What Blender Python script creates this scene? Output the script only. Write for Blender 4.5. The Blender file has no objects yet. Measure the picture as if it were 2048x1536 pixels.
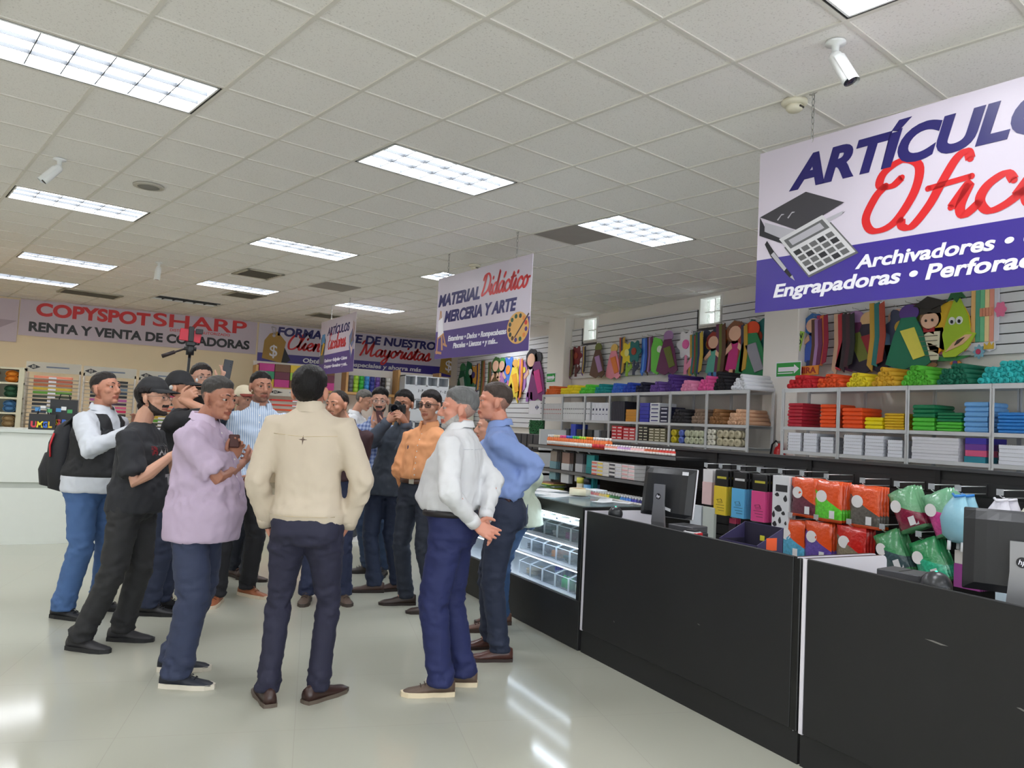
import bpy, bmesh, math, random
from math import pi, sin, cos, radians as R, sqrt, atan2, hypot
from mathutils import Vector as V, Matrix, noise
random.seed(7)
S = bpy.context.scene
COL = S.collection
# ---------------------------------------------------------------- camera
EYE = 1.53            # camera height
CEIL = 3.53           # ceiling height
cd = bpy.data.cameras.new('camera'); cam = bpy.data.objects.new('camera', cd); COL.objects.link(cam)
YAW, PITCH, ROLL = 0.476359, 0.052837, 0.049225
fw = V((sin(YAW)*cos(PITCH), cos(YAW)*cos(PITCH), sin(PITCH)))
rt = V((cos(YAW), -sin(YAW), 0)); up = rt.cross(fw)
r2 = rt*cos(ROLL)+up*sin(ROLL); u2 = -rt*sin(ROLL)+up*cos(ROLL)
M = Matrix((r2, u2, -fw)).transposed().to_4x4(); M.translation = (0, 0, EYE)
cam.matrix_world = M
cd.sensor_width = 36; cd.lens = 36*1559.7/2048; cd.clip_start = .05; cd.clip_end = 100
S.camera = cam
# ---------------------------------------------------------------- world, light, exposure
w = bpy.data.worlds.new('world'); S.world = w; w.use_nodes = True
bg = w.node_tree.nodes['Background']; bg.inputs[0].default_value = (.86, .93, 1, 1); bg.inputs[1].default_value = 2.5
S.view_settings.view_transform = 'Standard'; S.view_settings.look = 'None'
S.view_settings.exposure = 0.8; S.view_settings.gamma = 1; S.view_settings.use_curve_mapping = False
PANEL = 10.5           # strength of the lit ceiling panels
S.cycles.use_denoising = True; S.cycles.max_bounces = 8; S.cycles.diffuse_bounces = 4
S.cycles.glossy_bounces = 4; S.cycles.transparent_max_bounces = 12; S.cycles.transmission_bounces = 6
S.cycles.caustics_reflective = False; S.cycles.caustics_refractive = False; S.cycles.sample_clamp_indirect = 6
# ---------------------------------------------------------------- materials
def lin(c):
    c = c/255.0
    return c/12.92 if c <= .04045 else ((c+.055)/1.055)**2.4
def rgb(c): return (lin(c[0]), lin(c[1]), lin(c[2]), 1)
MC = {}
def mat(c, rough=.6, metal=0, var=.06, scale=12, bump=0, bscale=60, emit=0, alpha=1, trans=0, spec=.5, stretch=None, coat=0):
    key = (tuple(c), rough, metal, var, scale, bump, bscale, emit, alpha, trans, spec, stretch, coat)
    if key in MC: return MC[key]
    m = bpy.data.materials.new('m%03d' % len(MC)); m.use_nodes = True; MC[key] = m
    nt = m.node_tree; n = nt.nodes; b = n['Principled BSDF']
    b.inputs['Roughness'].default_value = rough; b.inputs['Metallic'].default_value = metal
    b.inputs['Specular IOR Level'].default_value = spec
    col = rgb(c); b.inputs['Base Color'].default_value = col
    if coat: b.inputs['Coat Weight'].default_value = coat; b.inputs['Coat Roughness'].default_value = .12
    if trans: b.inputs['Transmission Weight'].default_value = trans; b.inputs['IOR'].default_value = 1.3
    if alpha < 1: b.inputs['Alpha'].default_value = alpha
    if emit: b.inputs['Emission Color'].default_value = col; b.inputs['Emission Strength'].default_value = emit
    tc = None
    def coords(sc):
        nonlocal tc
        if tc is None: tc = n.new('ShaderNodeTexCoord')
        mp = n.new('ShaderNodeMapping'); nt.links.new(tc.outputs['Object'], mp.inputs[0])
        if stretch: mp.inputs['Scale'].default_value = stretch
        nz = n.new('ShaderNodeTexNoise'); nz.inputs['Scale'].default_value = sc; nz.inputs['Detail'].default_value = 4
        nt.links.new(mp.outputs[0], nz.inputs[0]); return nz
    if var:
        nz = coords(scale); mx = n.new('ShaderNodeMix'); mx.data_type = 'RGBA'
        mx.inputs[6].default_value = tuple(max(0, x*(1-var)) for x in col[:3])+(1,)
        mx.inputs[7].default_value = tuple(min(1, x*(1+var)) for x in col[:3])+(1,)
        nt.links.new(nz.outputs[0], mx.inputs[0]); nt.links.new(mx.outputs[2], b.inputs['Base Color'])
    if bump:
        nz = coords(bscale); bp = n.new('ShaderNodeBump'); bp.inputs['Strength'].default_value = bump; bp.inputs['Distance'].default_value = .01
        nt.links.new(nz.outputs[0], bp.inputs['Height']); nt.links.new(bp.outputs[0], b.inputs['Normal'])
    return m
def nodes(m): return m.node_tree.nodes, m.node_tree.links, m.node_tree.nodes['Principled BSDF']
# ---------------------------------------------------------------- mesh helpers
class MB:
    def __init__(s): s.v = []; s.f = []; s.mi = []; s.sm = []
    def add(s, vs, fs, mi=0, smooth=False, T=None):
        o = len(s.v)
        s.v += [tuple(T @ V(p)) if T is not None else tuple(p) for p in vs]
        for f in fs: s.f.append([o+i for i in f]); s.mi.append(mi); s.sm.append(smooth)
        return s
    def box(s, x0, x1, y0, y1, z0, z1, mi=0, T=None, bev=0):
        if bev:
            b = bev
            vs = []; fs = []
            # chamfered box: three rectangles per axis
            X, Y, Z = (x0, x1), (y0, y1), (z0, z1)
            idx = {}
            def vid(p):
                if p not in idx: idx[p] = len(vs); vs.append(p)
                return idx[p]
            def c(ax, sx, sy, sz):
                p = [X[sx], Y[sy], Z[sz]]; sg = (sx, sy, sz)
                for k in range(3):
                    if k != ax: p[k] += b if sg[k] == 0 else -b
                return vid(tuple(p))
            for ax in range(3):
                for sd in (0, 1):
                    q = []
                    for a, d in ((0, 0), (1, 0), (1, 1), (0, 1)):
                        sg = [0, 0, 0]; sg[ax] = sd; sg[(ax+1) % 3] = a; sg[(ax+2) % 3] = d; q.append(c(ax, *sg))
                    fs.append(q if sd else q[::-1])
            for ax in range(3):
                a1, a2 = (ax+1) % 3, (ax+2) % 3
                for i in (0, 1):
                    for j in (0, 1):
                        q = []
                        for ff, e in ((a1, 0), (a1, 1), (a2, 1), (a2, 0)):
                            sg = [0, 0, 0]; sg[ax] = e; sg[a1] = i; sg[a2] = j; q.append(c(ff, *sg))
                        fs.append(q)
            for sx in (0, 1):
                for sy in (0, 1):
                    for sz in (0, 1): fs.append([c(0, sx, sy, sz), c(1, sx, sy, sz), c(2, sx, sy, sz)])
            return s.add(vs, fs, mi, False, T)
        vs = [(x, y, z) for z in (z0, z1) for y in (y0, y1) for x in (x0, x1)]
        return s.add(vs, [(0, 2, 3, 1), (4, 5, 7, 6), (0, 1, 5, 4), (2, 6, 7, 3), (0, 4, 6, 2), (1, 3, 7, 5)], mi, False, T)
    def loft(s, rings, mi=0, smooth=True, caps=True, closed=True, T=None):
        n = len(rings[0]); vs = [p for r in rings for p in r]; fs = []
        for i in range(len(rings)-1):
            for j in range(n if closed else n-1):
                k = (j+1) % n; fs.append((i*n+j, i*n+k, (i+1)*n+k, (i+1)*n+j))
        if caps: fs.append(tuple(range(n))[::-1]); fs.append(tuple((len(rings)-1)*n+j for j in range(n)))
        return s.add(vs, fs, mi, smooth, T)
    def tube(s, pts, r, n=8, mi=0, smooth=True, T=None, flat=1.0, upv=None):
        pts = [V(p) for p in pts]; rr = r if isinstance(r, (list, tuple)) else [r]*len(pts)
        rings = []; u = None
        for i, p in enumerate(pts):
            d = (pts[min(i+1, len(pts)-1)]-pts[max(i-1, 0)])
            if d.length < 1e-9: d = V((0, 0, 1))
            d.normalize()
            if u is None:
                h = V(upv) if upv is not None else (V((0, 0, 1)) if abs(d.z) < .9 else V((1, 0, 0)))
                u = (h-d*h.dot(d)).normalized()
            else: u = (u-d*u.dot(d)).normalized()
            w_ = d.cross(u)
            rings.append([p+u*(rr[i]*flat*cos(2*pi*k/n))+w_*(rr[i]*sin(2*pi*k/n)) for k in range(n)])
        return s.loft(rings, mi, smooth, True, True, T)
    def cyl(s, p, q, r, n=16, mi=0, smooth=True, r2=None, T=None): return s.tube([p, q], [r, r if r2 is None else r2], n, mi, smooth, T)
    def ell(s, c, r, n=14, m=8, mi=0, T=None, rot=None):
        c = V(c); vs = []; fs = []
        for i in range(m+1):
            t = pi*i/m
            for j in range(n):
                a = 2*pi*j/n; p = V((r[0]*sin(t)*cos(a), r[1]*sin(t)*sin(a), r[2]*cos(t)))
                if rot is not None: p = rot @ p
                vs.append(c+p)
        for i in range(m):
            for j in range(n):
                k = (j+1) % n; a, b, c2, d = i*n+j, (i+1)*n+j, (i+1)*n+k, i*n+k
                if i == 0: fs.append((a, b, c2))
                elif i == m-1: fs.append((a, b, d))
                else: fs.append((a, b, c2, d))
        return s.add(vs, fs, mi, True, T)
    def lathe(s, prof, n=20, mi=0, T=None, smooth=True):
        return s.loft([[(r*cos(2*pi*k/n), r*sin(2*pi*k/n), z) for k in range(n)] for r, z in prof], mi, smooth, True, True, T)
    def prism(s, pts, z0, z1, mi=0, T=None, side=None):
        n = len(pts); vs = [(x, y, z0) for x, y in pts]+[(x, y, z1) for x, y in pts]
        s.add(vs, [tuple(range(n))[::-1], tuple(range(n, 2*n))], mi, False, T)
        return s.add(vs, [(i, (i+1) % n, n+(i+1) % n, n+i) for i in range(n)], mi if side is None else side, False, T)
    def build(s, name, mats, parent=None, loc=None, **props):
        me = bpy.data.meshes.new(name); me.from_pydata(s.v, [], s.f)
        for m in (mats if isinstance(mats, (list, tuple)) else [mats]): me.materials.append(m)
        me.polygons.foreach_set('material_index', s.mi); me.polygons.foreach_set('use_smooth', s.sm)
        me.validate(); me.update()
        bm = bmesh.new(); bm.from_mesh(me); bmesh.ops.recalc_face_normals(bm, faces=bm.faces); bm.to_mesh(me); bm.free()
        return link(name, me, parent, loc, **props)
def link(name, me, parent=None, loc=None, **props):
    o = bpy.data.objects.new(name, me); COL.objects.link(o)
    if parent is not None: o.parent = parent
    if loc is not None: o.location = loc
    for k, v in props.items(): o[k] = v
    return o
def thing(name, label, cat, loc=(0, 0, 0), rz=0, group=None):
    o = bpy.data.objects.new(name, None); COL.objects.link(o); o.empty_display_size = .05
    o.location = loc; o.rotation_euler = (0, 0, rz); return tag(o, label, cat, group)
def tag(o, label, cat, group=None):
    o['label'] = label; o['category'] = cat
    if group: o['group'] = group
    return o
def struct(name, mb, m, parent=None):
    o = mb.build(name, m, parent)
    if parent is None: o['kind'] = 'structure'
    return o
def dup(src, loc=None, rz=None, label=None, group=None, name=None):
    r = src.copy(); COL.objects.link(r)
    if name: r.name = name
    if loc is not None: r.location = loc
    if rz is not None: r.rotation_euler = (0, 0, rz)
    if label: r['label'] = label
    if group: r['group'] = group
    for ch in list(src.children):
        c = ch.copy(); COL.objects.link(c); c.parent = r
        for g in list(ch.children):
            d = g.copy(); COL.objects.link(d); d.parent = c
    return r
def frame(o, xd, yd):
    xd = V(xd).normalized(); yd = V(yd).normalized(); zd = xd.cross(yd)
    m = Matrix((xd, yd, zd)).transposed().to_4x4(); m.translation = V(o); return m
# ---------------------------------------------------------------- lettering
def text(s, size, m, T, parent, name='lettering', bold=.02, shear=0, xs=1, align='LEFT', depth=.0015, spacing=1, width=None):
    """real letters as a thin mesh; T maps the (x right, y up) text plane into the parent's space"""
    cu = bpy.data.curves.new(name, 'FONT'); cu.body = s; cu.size = size; cu.offset = bold*size; cu.shear = shear
    cu.align_x = align; cu.extrude = depth; cu.resolution_u = 5 if size > .09 else 3; cu.space_character = spacing
    ob = bpy.data.objects.new(name, cu); COL.objects.link(ob)
    bpy.context.view_layer.update()
    me = bpy.data.meshes.new_from_object(ob.evaluated_get(bpy.context.evaluated_depsgraph_get()))
    bpy.data.objects.remove(ob); bpy.data.curves.remove(cu)
    if width and len(me.vertices):
        x0 = min(v.co.x for v in me.vertices); x1 = max(v.co.x for v in me.vertices)
        k = width/(x1-x0)
        for v in me.vertices: v.co.x = (v.co.x-x0)*k
    for v in me.vertices: v.co = T @ V((v.co.x*xs, v.co.y, v.co.z+depth))
    me.materials.clear(); me.materials.append(m)
    o = link(name, me, parent); return o
SCR = {  # pen strokes of a joined hand-lettered script: x-height 1
 'a': (1.15, [[(.85, .8), (.5, 1), (.15, .7), (.1, .3), (.35, 0), (.7, .3), (.9, .95), (.85, .3), (1, 0), (1.3, .3)]]),
 'c': (1.0, [[(.85, .75), (.6, 1), (.2, .75), (.1, .35), (.4, 0), (.8, .1), (1.15, .4)]]),
 'd': (1.2, [[(.85, .8), (.5, 1), (.15, .7), (.1, .3), (.35, 0), (.7, .3), (1, 2.1), (.85, .4), (1, 0), (1.3, .3)]]),
 'e': (.95, [[(.05, .35), (.55, .5), (.72, .8), (.5, 1), (.15, .65), (.15, .25), (.45, 0), (.8, .1), (1.1, .4)]]),
 'f': (.95, [[(-.45, .2), (-.35, -.02), (-.05, -.05), (.3, .5), (.5, 1.1), (.75, 1.75), (1, 1.9), (1.15, 1.65)], [(.15, 1.02), (1.3, 1.12)]]),
 'i': (.65, [[(0, .3), (.35, .95), (.25, .3), (.42, 0), (.75, .3)], [(.42, 1.42), (.5, 1.6)]]),
 'ı': (.65, [[(0, .3), (.35, .95), (.25, .3), (.42, 0), (.75, .3)]]),
 'l': (.65, [[(0, .3), (.45, 1.5), (.5, 2.1), (.28, 2), (.18, .6), (.35, 0), (.75, .3)]]),
 'n': (1.1, [[(0, .4), (.2, 1), (.15, 0)], [(.15, .2), (.45, .9), (.72, .95), (.68, .3), (.85, 0), (1.2, .3)]]),
 'o': (1.0, [[(.6, 1), (.2, .8), (.1, .35), (.4, 0), (.75, .25), (.8, .7), (.5, 1), (.75, .8), (1.15, .85)]]),
 'r': (.9, [[(0, .4), (.25, 1.12), (.4, .88), (.7, .95), (.6, .3), (.75, 0), (1.05, .3)]]),
 's': (.85, [[(0, .2), (.45, 1.1), (.6, .6), (.65, .2), (.35, -.02), (.1, .15)], [(.4, 0), (.7, .05), (1, .35)]]),
 't': (.7, [[(0, .3), (.45, 1.6), (.3, .4), (.45, 0), (.8, .3)], [(.05, 1.15), (.85, 1.2)]]),
 'y': (1.1, [[(.05, .8), (.2, 1), (.2, .4), (.45, .05), (.75, .4), (.9, 1), (.75, -.5), (.4, -1), (.1, -.8), (.5, -.2), (1.2, .35)]]),
 'O': (1.75, [[(1.0, 1.55), (.75, 1.35), (.35, 1.45), (.4, 1.85), (.9, 2.1), (1.45, 1.8), (1.5, 1), (1.1, .15), (.5, 0), (.15, .45), (.3, 1.1), (.55, 1.4)]]),
 'D': (1.5, [[(.5, 2.0), (.35, .9), (.1, .1), (.5, .1), (1.2, .5), (1.4, 1.4), (.9, 2), (.2, 1.9), (0, 1.5)]]),
 'E': (1.3, [[(1.2, 1.8), (.9, 2.1), (.5, 1.85), (.6, 1.3), (.9, 1.15), (.4, 1.05), (.15, .5), (.5, 0), (1.1, .2), (1.35, .5)]]),
 'M': (2.2, [[(-.1, 1.6), (.1, 2), (.4, 2), (.3, .8), (.1, 0)], [(.4, 2), (.75, .7), (.95, .3), (1.5, 1.8), (1.6, 2.0), (1.5, .8), (1.65, 0), (2.2, .35)]]),
 'C': (1.4, [[(1.35, 1.6), (1.1, 2.05), (.5, 1.8), (.1, .9), (.3, .1), (.9, .05), (1.45, .5)]]),
}
ACC = {'á': ('a', [[(.75, 1.35), (.95, 1.75)]])}
def crom(P, k=6):
    P = [P[0]]+list(P)+[P[-1]]; out = []
    for i in range(1, len(P)-2):
        a, b, c, d = P[i-1:i+3]
        for t in range(k):
            t /= k
            out.append(tuple(.5*(2*b[q]+(c[q]-a[q])*t+(2*a[q]-5*b[q]+4*c[q]-d[q])*t*t+(3*b[q]-a[q]-3*c[q]+d[q])*t**3) for q in range(len(b))))
    out.append(tuple(P[-2])); return out
def script(s, xh, m, T, parent, name='script_lettering', wt=.2, shear=.28, xs=1, width=None):
    mb = MB(); x = 0; strokes = []
    for ch in s:
        extra = []
        if ch in ACC: ch, extra = ACC[ch]
        adv, st = SCR[ch]
        for k in st+extra: strokes.append([((p[0]+x), p[1]) for p in k])
        x += adv
    kx = (width/(x*xh)) if width else xs
    lay = 0
    for k in strokes:
        pts = crom(k) if len(k) > 2 else k
        q = [V(((p[0]+p[1]*shear)*xh*kx, p[1]*xh)) for p in pts]
        n = len(q); L = []; Rr = []
        for i, p in enumerate(q):
            d = q[min(i+1, n-1)]-q[max(i-1, 0)]
            if d.length < 1e-9: d = V((1, 0))
            d.normalize(); nn = V((-d.y, d.x))
            h = xh*wt*.5*(.72+.5*abs(d.y))
            L.append(p+nn*h); Rr.append(p-nn*h)
        vs = []; fs = []; z = .0015
        for a, b in zip(L, Rr): vs += [(a.x, a.y, z), (b.x, b.y, z)]
        for i in range(n-1): fs.append((2*i, 2*i+1, 2*i+3, 2*i+2))
        mb.add(vs, fs, 0, False, T)
        for p in (q[0], q[-1]):
            h = xh*wt*.42; mb.add([T @ V((p.x+h*cos(a*pi/5), p.y+h*sin(a*pi/5), z)) for a in range(10)], [tuple(range(10))])
    return mb.build(name, m, parent)
def chain(mb, p, q, link_=.035, r=.0028):
    p = V(p); q = V(q); n = max(2, int((q-p).length/link_)); d = (q-p)/n
    for i in range(n):
        c = p+d*(i+.5); ax = V((1, 0, 0)) if i % 2 else V((0, 1, 0)); h = d.normalized()*link_*.62
        pts = [c+h*cos(t*pi/4)+ax*.009*sin(t*pi/4) for t in range(9)]
        mb.tube(pts, r, 5)
# ================================================================ room shell
PI2 = pi/2
def tile_floor():
    m = mat((182, 184, 170), .1, 0, .03, 1.2, spec=.24); n, l, b = nodes(m)
    tc = n.new('ShaderNodeTexCoord'); mp = n.new('ShaderNodeMapping'); mp.inputs['Rotation'].default_value = (0, 0, R(13.2))
    br = n.new('ShaderNodeTexBrick'); br.offset = 0; br.inputs['Scale'].default_value = 1
    br.inputs['Brick Width'].default_value = .8; br.inputs['Row Height'].default_value = .8; br.inputs['Mortar Size'].default_value = .0018
    l.new(tc.outputs['Object'], mp.inputs[0]); l.new(mp.outputs[0], br.inputs[0])
    br.inputs['Color1'].default_value = rgb((178, 177, 163)); br.inputs['Color2'].default_value = rgb((176, 176, 162)); br.inputs['Mortar'].default_value = rgb((168, 167, 154))
    l.new(br.outputs[0], b.inputs['Base Color']); return m
struct('floor', MB().box(-6, 7.7, -5, 18.1, -.1, 0), tile_floor())
WALL = mat((236, 231, 224), .8, 0, .03, 3, .03, 200)
WARM = mat((248, 230, 198), .8, 0, .03, 3, .03, 200)
struct('wall_back', MB().box(-6, 7.7, 17.9, 18.1, 0, 3.6), WARM)
struct('wall_left', MB().box(-6.2, -6, -5, 18.1, 0, 3.6), WALL)
fr = MB(); fr.box(-6, 7.7, -5.2, -5, 2.6, 3.6)
for x in (-6, -2.6, .8, 4.2, 7.4): fr.box(x, x+.3, -5.2, -5, 0, 2.6)
struct('wall_front', fr, WALL)
# right wall with three small glass-block windows cut through it
wins = [(11.35, 11.8), (8.25, 8.72), (-1.6, -1.1)]
rw = MB(); y0 = -5.0
for a, b_ in sorted(wins):
    rw.box(7.5, 7.7, y0, a, 0, 3.6); rw.box(7.5, 7.7, a, b_, 0, 3.08); rw.box(7.5, 7.7, a, b_, 3.5, 3.6); y0 = b_
rw.box(7.5, 7.7, y0, 18.1, 0, 3.6)
struct('wall_right', rw, WALL)
GLB = mat((232, 242, 234), .15, 0, .05, 30, .6, 25, alpha=.3)
for i, (a, b_) in enumerate(sorted(wins)):
    g = MB(); hh = .21; ww = (b_-a)/2; e = .03
    for r_ in (0, 1):
        for c in (0, 1): g.box(7.585, 7.665, a+c*ww+(.006 if c else e), a+(c+1)*ww-(e if c else .006), 3.08+r_*hh+(.006 if r_ else e), 3.08+(r_+1)*hh-(.022 if r_ else .006), bev=.012)
    o = struct('window_%d' % (i+1), g, GLB)
    q = MB()
    q.box(7.56, 7.67, a+ww-.006, a+ww+.006, 3.08, 3.5); q.box(7.56, 7.67, a, b_, 3.08+hh-.006, 3.08+hh+.006)
    q.box(7.47, 7.67, a+.002, a+.03, 3.082, 3.498); q.box(7.47, 7.67, b_-.03, b_-.002, 3.082, 3.498); q.box(7.47, 7.67, a+.03, b_-.03, 3.082, 3.105); q.box(7.47, 7.67, a+.03, b_-.03, 3.48, 3.498)
    q.build('mortar_frame', mat((238, 238, 232), .7), o)
# columns standing out of the right wall
struct('column_1', MB().box(7.3, 7.5, 12.15, 12.75, 0, 3.6, bev=.01), WALL)
struct('column_2', MB().box(7.3, 7.5, 6.72, 7.28, 0, 3.6, bev=.01), WALL)
# slatwall sheets on the right wall: real grooves between horizontal boards
SLW = mat((222, 222, 224), .45, 0, .02, 5); GRV = mat((60, 58, 58), .6)
def slatwall(i, a, b_, z0, z1):
    m_ = MB()
    p = .098; z = z0
    holes = [(p0, p1) for p0, p1 in wins if p0 > a-1e-3 and p1 < b_+1e-3]
    zc = min(z1, 3.05); m_.box(7.475, 7.499, a, b_, z0, zc, 1); s0 = a
    if z1 > zc:
        for h0, h1 in sorted(holes)+[(b_+.03, b_+.03)]: m_.box(7.475, 7.499, s0, h0-.03, zc, z1, 1); s0 = h1+.03
    while z < z1-.01:
        t = min(z+p-.012, z1)
        segs = [(a, b_)]
        if t > 3.05:
            segs = []; s0 = a
            for h0, h1 in sorted(holes): segs.append((s0, h0-.03)); s0 = h1+.03
            segs.append((s0, b_))
        for s0, s1 in segs:
            n = max(1, int((s1-s0)/2.44+.5))
            for k in range(n): m_.box(7.455, 7.476, s0+(s1-s0)*k/n+.003, s0+(s1-s0)*(k+1)/n-.003, z, t)
        z += p
    o = m_.build('trim_%d' % i, [SLW, GRV]); o['kind'] = 'structure'; o['label'] = 'white slatwall sheet on the right wall'
slatwall(1, 12.75, 17.4, 1.5, 3.3); slatwall(2, 7.28, 12.15, 2.43, 3.33); slatwall(3, 1.5, 6.72, 2.43, 3.33)
# ---------------------------------------------------------------- ceiling: tiles on a T-bar grid, turned 13 degrees to the walls
GA = R(13.194); GT = .6096; GTX, GTY = -2.27167, -2.38529
def grid(i, j, z=CEIL):
    x, y = i*GT-GTX, j*GT-GTY
    return V((cos(GA)*x-sin(GA)*y, sin(GA)*x+cos(GA)*y, z))
def ceil_tiles():
    m = mat((206, 203, 197), .9, 0, .02, 2); n, l, b = nodes(m)
    tc = n.new('ShaderNodeTexCoord'); nz = n.new('ShaderNodeTexNoise'); nz.inputs['Scale'].default_value = 95; nz.inputs['Detail'].default_value = 6
    l.new(tc.outputs['Object'], nz.inputs[0]); rp = n.new('ShaderNodeValToRGB')
    rp.color_ramp.elements[0].position = .34; rp.color_ramp.elements[0].color = rgb((222, 218, 214)); rp.color_ramp.elements[1].position = .42; rp.color_ramp.elements[1].color = rgb((243, 240, 236))
    l.new(nz.outputs[0], rp.inputs[0]); l.new(rp.outputs[0], b.inputs['Base Color'])
    bp = n.new('ShaderNodeBump'); bp.inputs['Strength'].default_value = .12; bp.inputs['Distance'].default_value = .004; l.new(nz.outputs[0], bp.inputs['Height']); l.new(bp.outputs[0], b.inputs['Normal'])
    return m
TBAR = mat((224, 220, 212), .5, 0, .02)
TG = Matrix.Translation(V((0, 0, 0))) @ Matrix.Rotation(GA, 4, 'Z')
ORG = grid(0, 0, 0); TGG = Matrix.Translation(ORG) @ Matrix.Rotation(GA, 4, 'Z')
def inroom(i, j):
    p = grid(i+.5, j+.5); return -6.6 < p.x < 8.3 and -5.6 < p.y < 18.7
PAN = {}      # light fixtures: lower-left grid corner (i, j); 2 x 1 tiles
lights = []
for j, off in ((-2, 0), (4, 1), (10, 2), (16, 3), (-8, -1), (22, 4)):
    for k in range(-5, 6):
        i = off+4*k
        if all(inroom(i+q, j) for q in (0, 1)):
            p = grid(i+1, j+.5)
            if -5.2 < p.x < 6.6 and -4.2 < p.y < 17.3: lights.append((i, j))
lights = [(i-1, j-2) if j == 22 else ((i, j)) for i, j in lights]
holes = {(i+q, j) for i, j in lights for q in (0, 1)}
cl = MB()
for i in range(-24, 30):
    for j in range(-20, 40):
        if not inroom(i, j) or (i, j) in holes: continue
        x, y = i*GT, j*GT
        cl.box(x, x+GT, y, y+GT, CEIL+.004, CEIL+.02, 0, TGG)
for i in range(-24, 31):
    js = [j for j in range(-20, 40) if inroom(i, j) or inroom(i-1, j)]
    run = None
    for j in range(min(js), max(js)+2) if js else ():
        on = j <= max(js) and not ((i, j) in holes and (i-1, j) in holes and any((a, j) == (i-1, j) for a, b_ in lights if b_ == j))
        if on and run is None: run = j
        if not on and run is not None: cl.box(i*GT-.012, i*GT+.012, run*GT, j*GT, CEIL-.004, CEIL+.03, 1, TGG); run = None
for j in range(-20, 41):
    is_ = [i for i in range(-24, 30) if inroom(i, j) or inroom(i, j-1)]
    if not is_: continue
    lit = sorted(i for i, jj in lights if False)
    cl.box(min(is_)*GT, (max(is_)+1)*GT, j*GT-.012, j*GT+.012, CEIL-.003, CEIL+.03, 1, TGG)
co = struct('ceiling', cl, [ceil_tiles(), TBAR])
struct('roof', MB().box(-6.6, 8.3, -5.6, 18.6, CEIL+.16, CEIL+.2), WALL)
# ---------------------------------------------------------------- recessed fluorescent fixtures
DIF = mat((246, 249, 255), .5, 0, 0, emit=PANEL); WHT = mat((240, 242, 242), .35, 0, .02); BLK = mat((38, 38, 36), .6)
DIW = mat((255, 214, 150), .5, 0, 0, emit=PANEL*.8); DIM = mat((205, 196, 178), .6, 0, .03)
def make_light(on=True):
    t = thing('ceiling_light', 'lit', 'light')
    L, W = GT*2, GT; g = .014
    h = MB()    # housing in its cut-out, open below
    for a in ((-L/2+g, L/2-g, -W/2+g, -W/2+g+.006), (-L/2+g, L/2-g, W/2-g-.006, W/2-g), (-L/2+g, -L/2+g+.006, -W/2+g, W/2-g), (L/2-g-.006, L/2-g, -W/2+g, W/2-g)): h.box(*a, -.002, .09)
    h.box(-L/2+g, L/2-g, -W/2+g, W/2-g, .09, .1)
    h.build('housing', BLK, t)
    f_ = MB(); e = .026
    for a in ((-L/2+e, L/2-e, -W/2+e, -W/2+e+.012), (-L/2+e, L/2-e, W/2-e-.012, W/2-e), (-L/2+e, -L/2+e+.012, -W/2+e, W/2-e), (L/2-e-.012, L/2-e, -W/2+e, W/2-e)): f_.box(*a, -.004, .03)
    f_.build('door_frame', WHT, t)
    lv = MB(); x0, x1, y0_, y1 = -L/2+e+.012, L/2-e-.012, -W/2+e+.012, W/2-e-.012
    for k in range(1, 6): x = x0+(x1-x0)*k/6; lv.box(x-.003, x+.003, y0_, y1, .002, .026)
    for k in range(1, 3): y = y0_+(y1-y0_)*k/3; lv.box(x0, x1, y-.003, y+.003, .002, .026)
    lv.build('louver', mat((64, 68, 72), .6, 0, .02), t)
    MB().box(x0, x1, y0_, y1, .03, .034).build('diffuser', DIF if on else DIM, t)
    return t
LP = None
vp = {(-3, 4): 'large ceiling light cut by the left edge of the photo', (1, 4): 'large lit ceiling light over the men, row nearest the middle', (5, 4): 'lit ceiling light right of the hanging art-supplies sign',
      (0, -2): 'lit ceiling light cut by the top edge above the camera', (-2, 10): 'lit ceiling light left of the round ceiling speaker', (2, 10): 'lit ceiling light just left of the photo middle, second row', (6, 10): 'lit ceiling light half hidden behind the hanging art-supplies sign',
      (10, 10): 'lit ceiling light nearest the glass block windows', (-1, 16): 'lit ceiling light above the copier banner, left part', (3, 16): 'lit ceiling light above the right end of the copier banner', (7, 16): 'lit ceiling light behind the small hanging school-supplies sign'}
prot = make_light()
warm = None
for k, (i, j) in enumerate(lights):
    o = prot if k == 0 else dup(prot)
    if j >= 16 and i <= -4 or (i, j) == (3, 20):
        for ch in o.children:
            if ch.name.startswith('diffuser'): ch.data = ch.data.copy(); ch.data.materials.clear(); ch.data.materials.append(DIM if i == 3 else DIW)
    p = grid(i+1, j+.5, CEIL); o.location = p; o.rotation_euler = (0, 0, GA); o['group'] = 'recessed ceiling lights'
    o['label'] = 'unlit ceiling light in front of the copier banner' if (i, j) == (3, 20) else vp.get((i, j), 'lit ceiling light over grid bay %d across and %d deep' % (i+30, j+30))
# ---------------------------------------------------------------- other things on the ceiling
def on_grid(name, label, cat, i, j, group=None): return thing(name, label, cat, grid(i, j), GA, group)
def vent(i, j, label, w=.9, d=1.0):
    t = on_grid('air_vent', label, 'vent', i, j, 'ceiling air vents'); a, b_ = GT*w/2, GT*d/2
    q = MB()
    for x in ((-a, a, -b_, -b_+.05), (-a, a, b_-.05, b_), (-a, -a+.05, -b_, b_), (a-.05, a, -b_, b_)): q.box(*x, -.014, 0)
    q.build('frame', mat((190, 184, 168), .5), t)
    MB().box(-a+.05, a-.05, -b_+.05, b_-.05, -.004, -.001).build('duct', mat((70, 64, 56), .8), t)
    for k in range(7):
        y = -b_+.09+k*(2*b_-.18)/6
        T = Matrix.Translation((0, y, -.01)) @ Matrix.Rotation(R(35), 4, 'X')
        MB().box(-a+.05, a-.05, -.022, .022, -.001, .001, 0, T).build('louver_blade', mat((176, 168, 150), .5), t)
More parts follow.
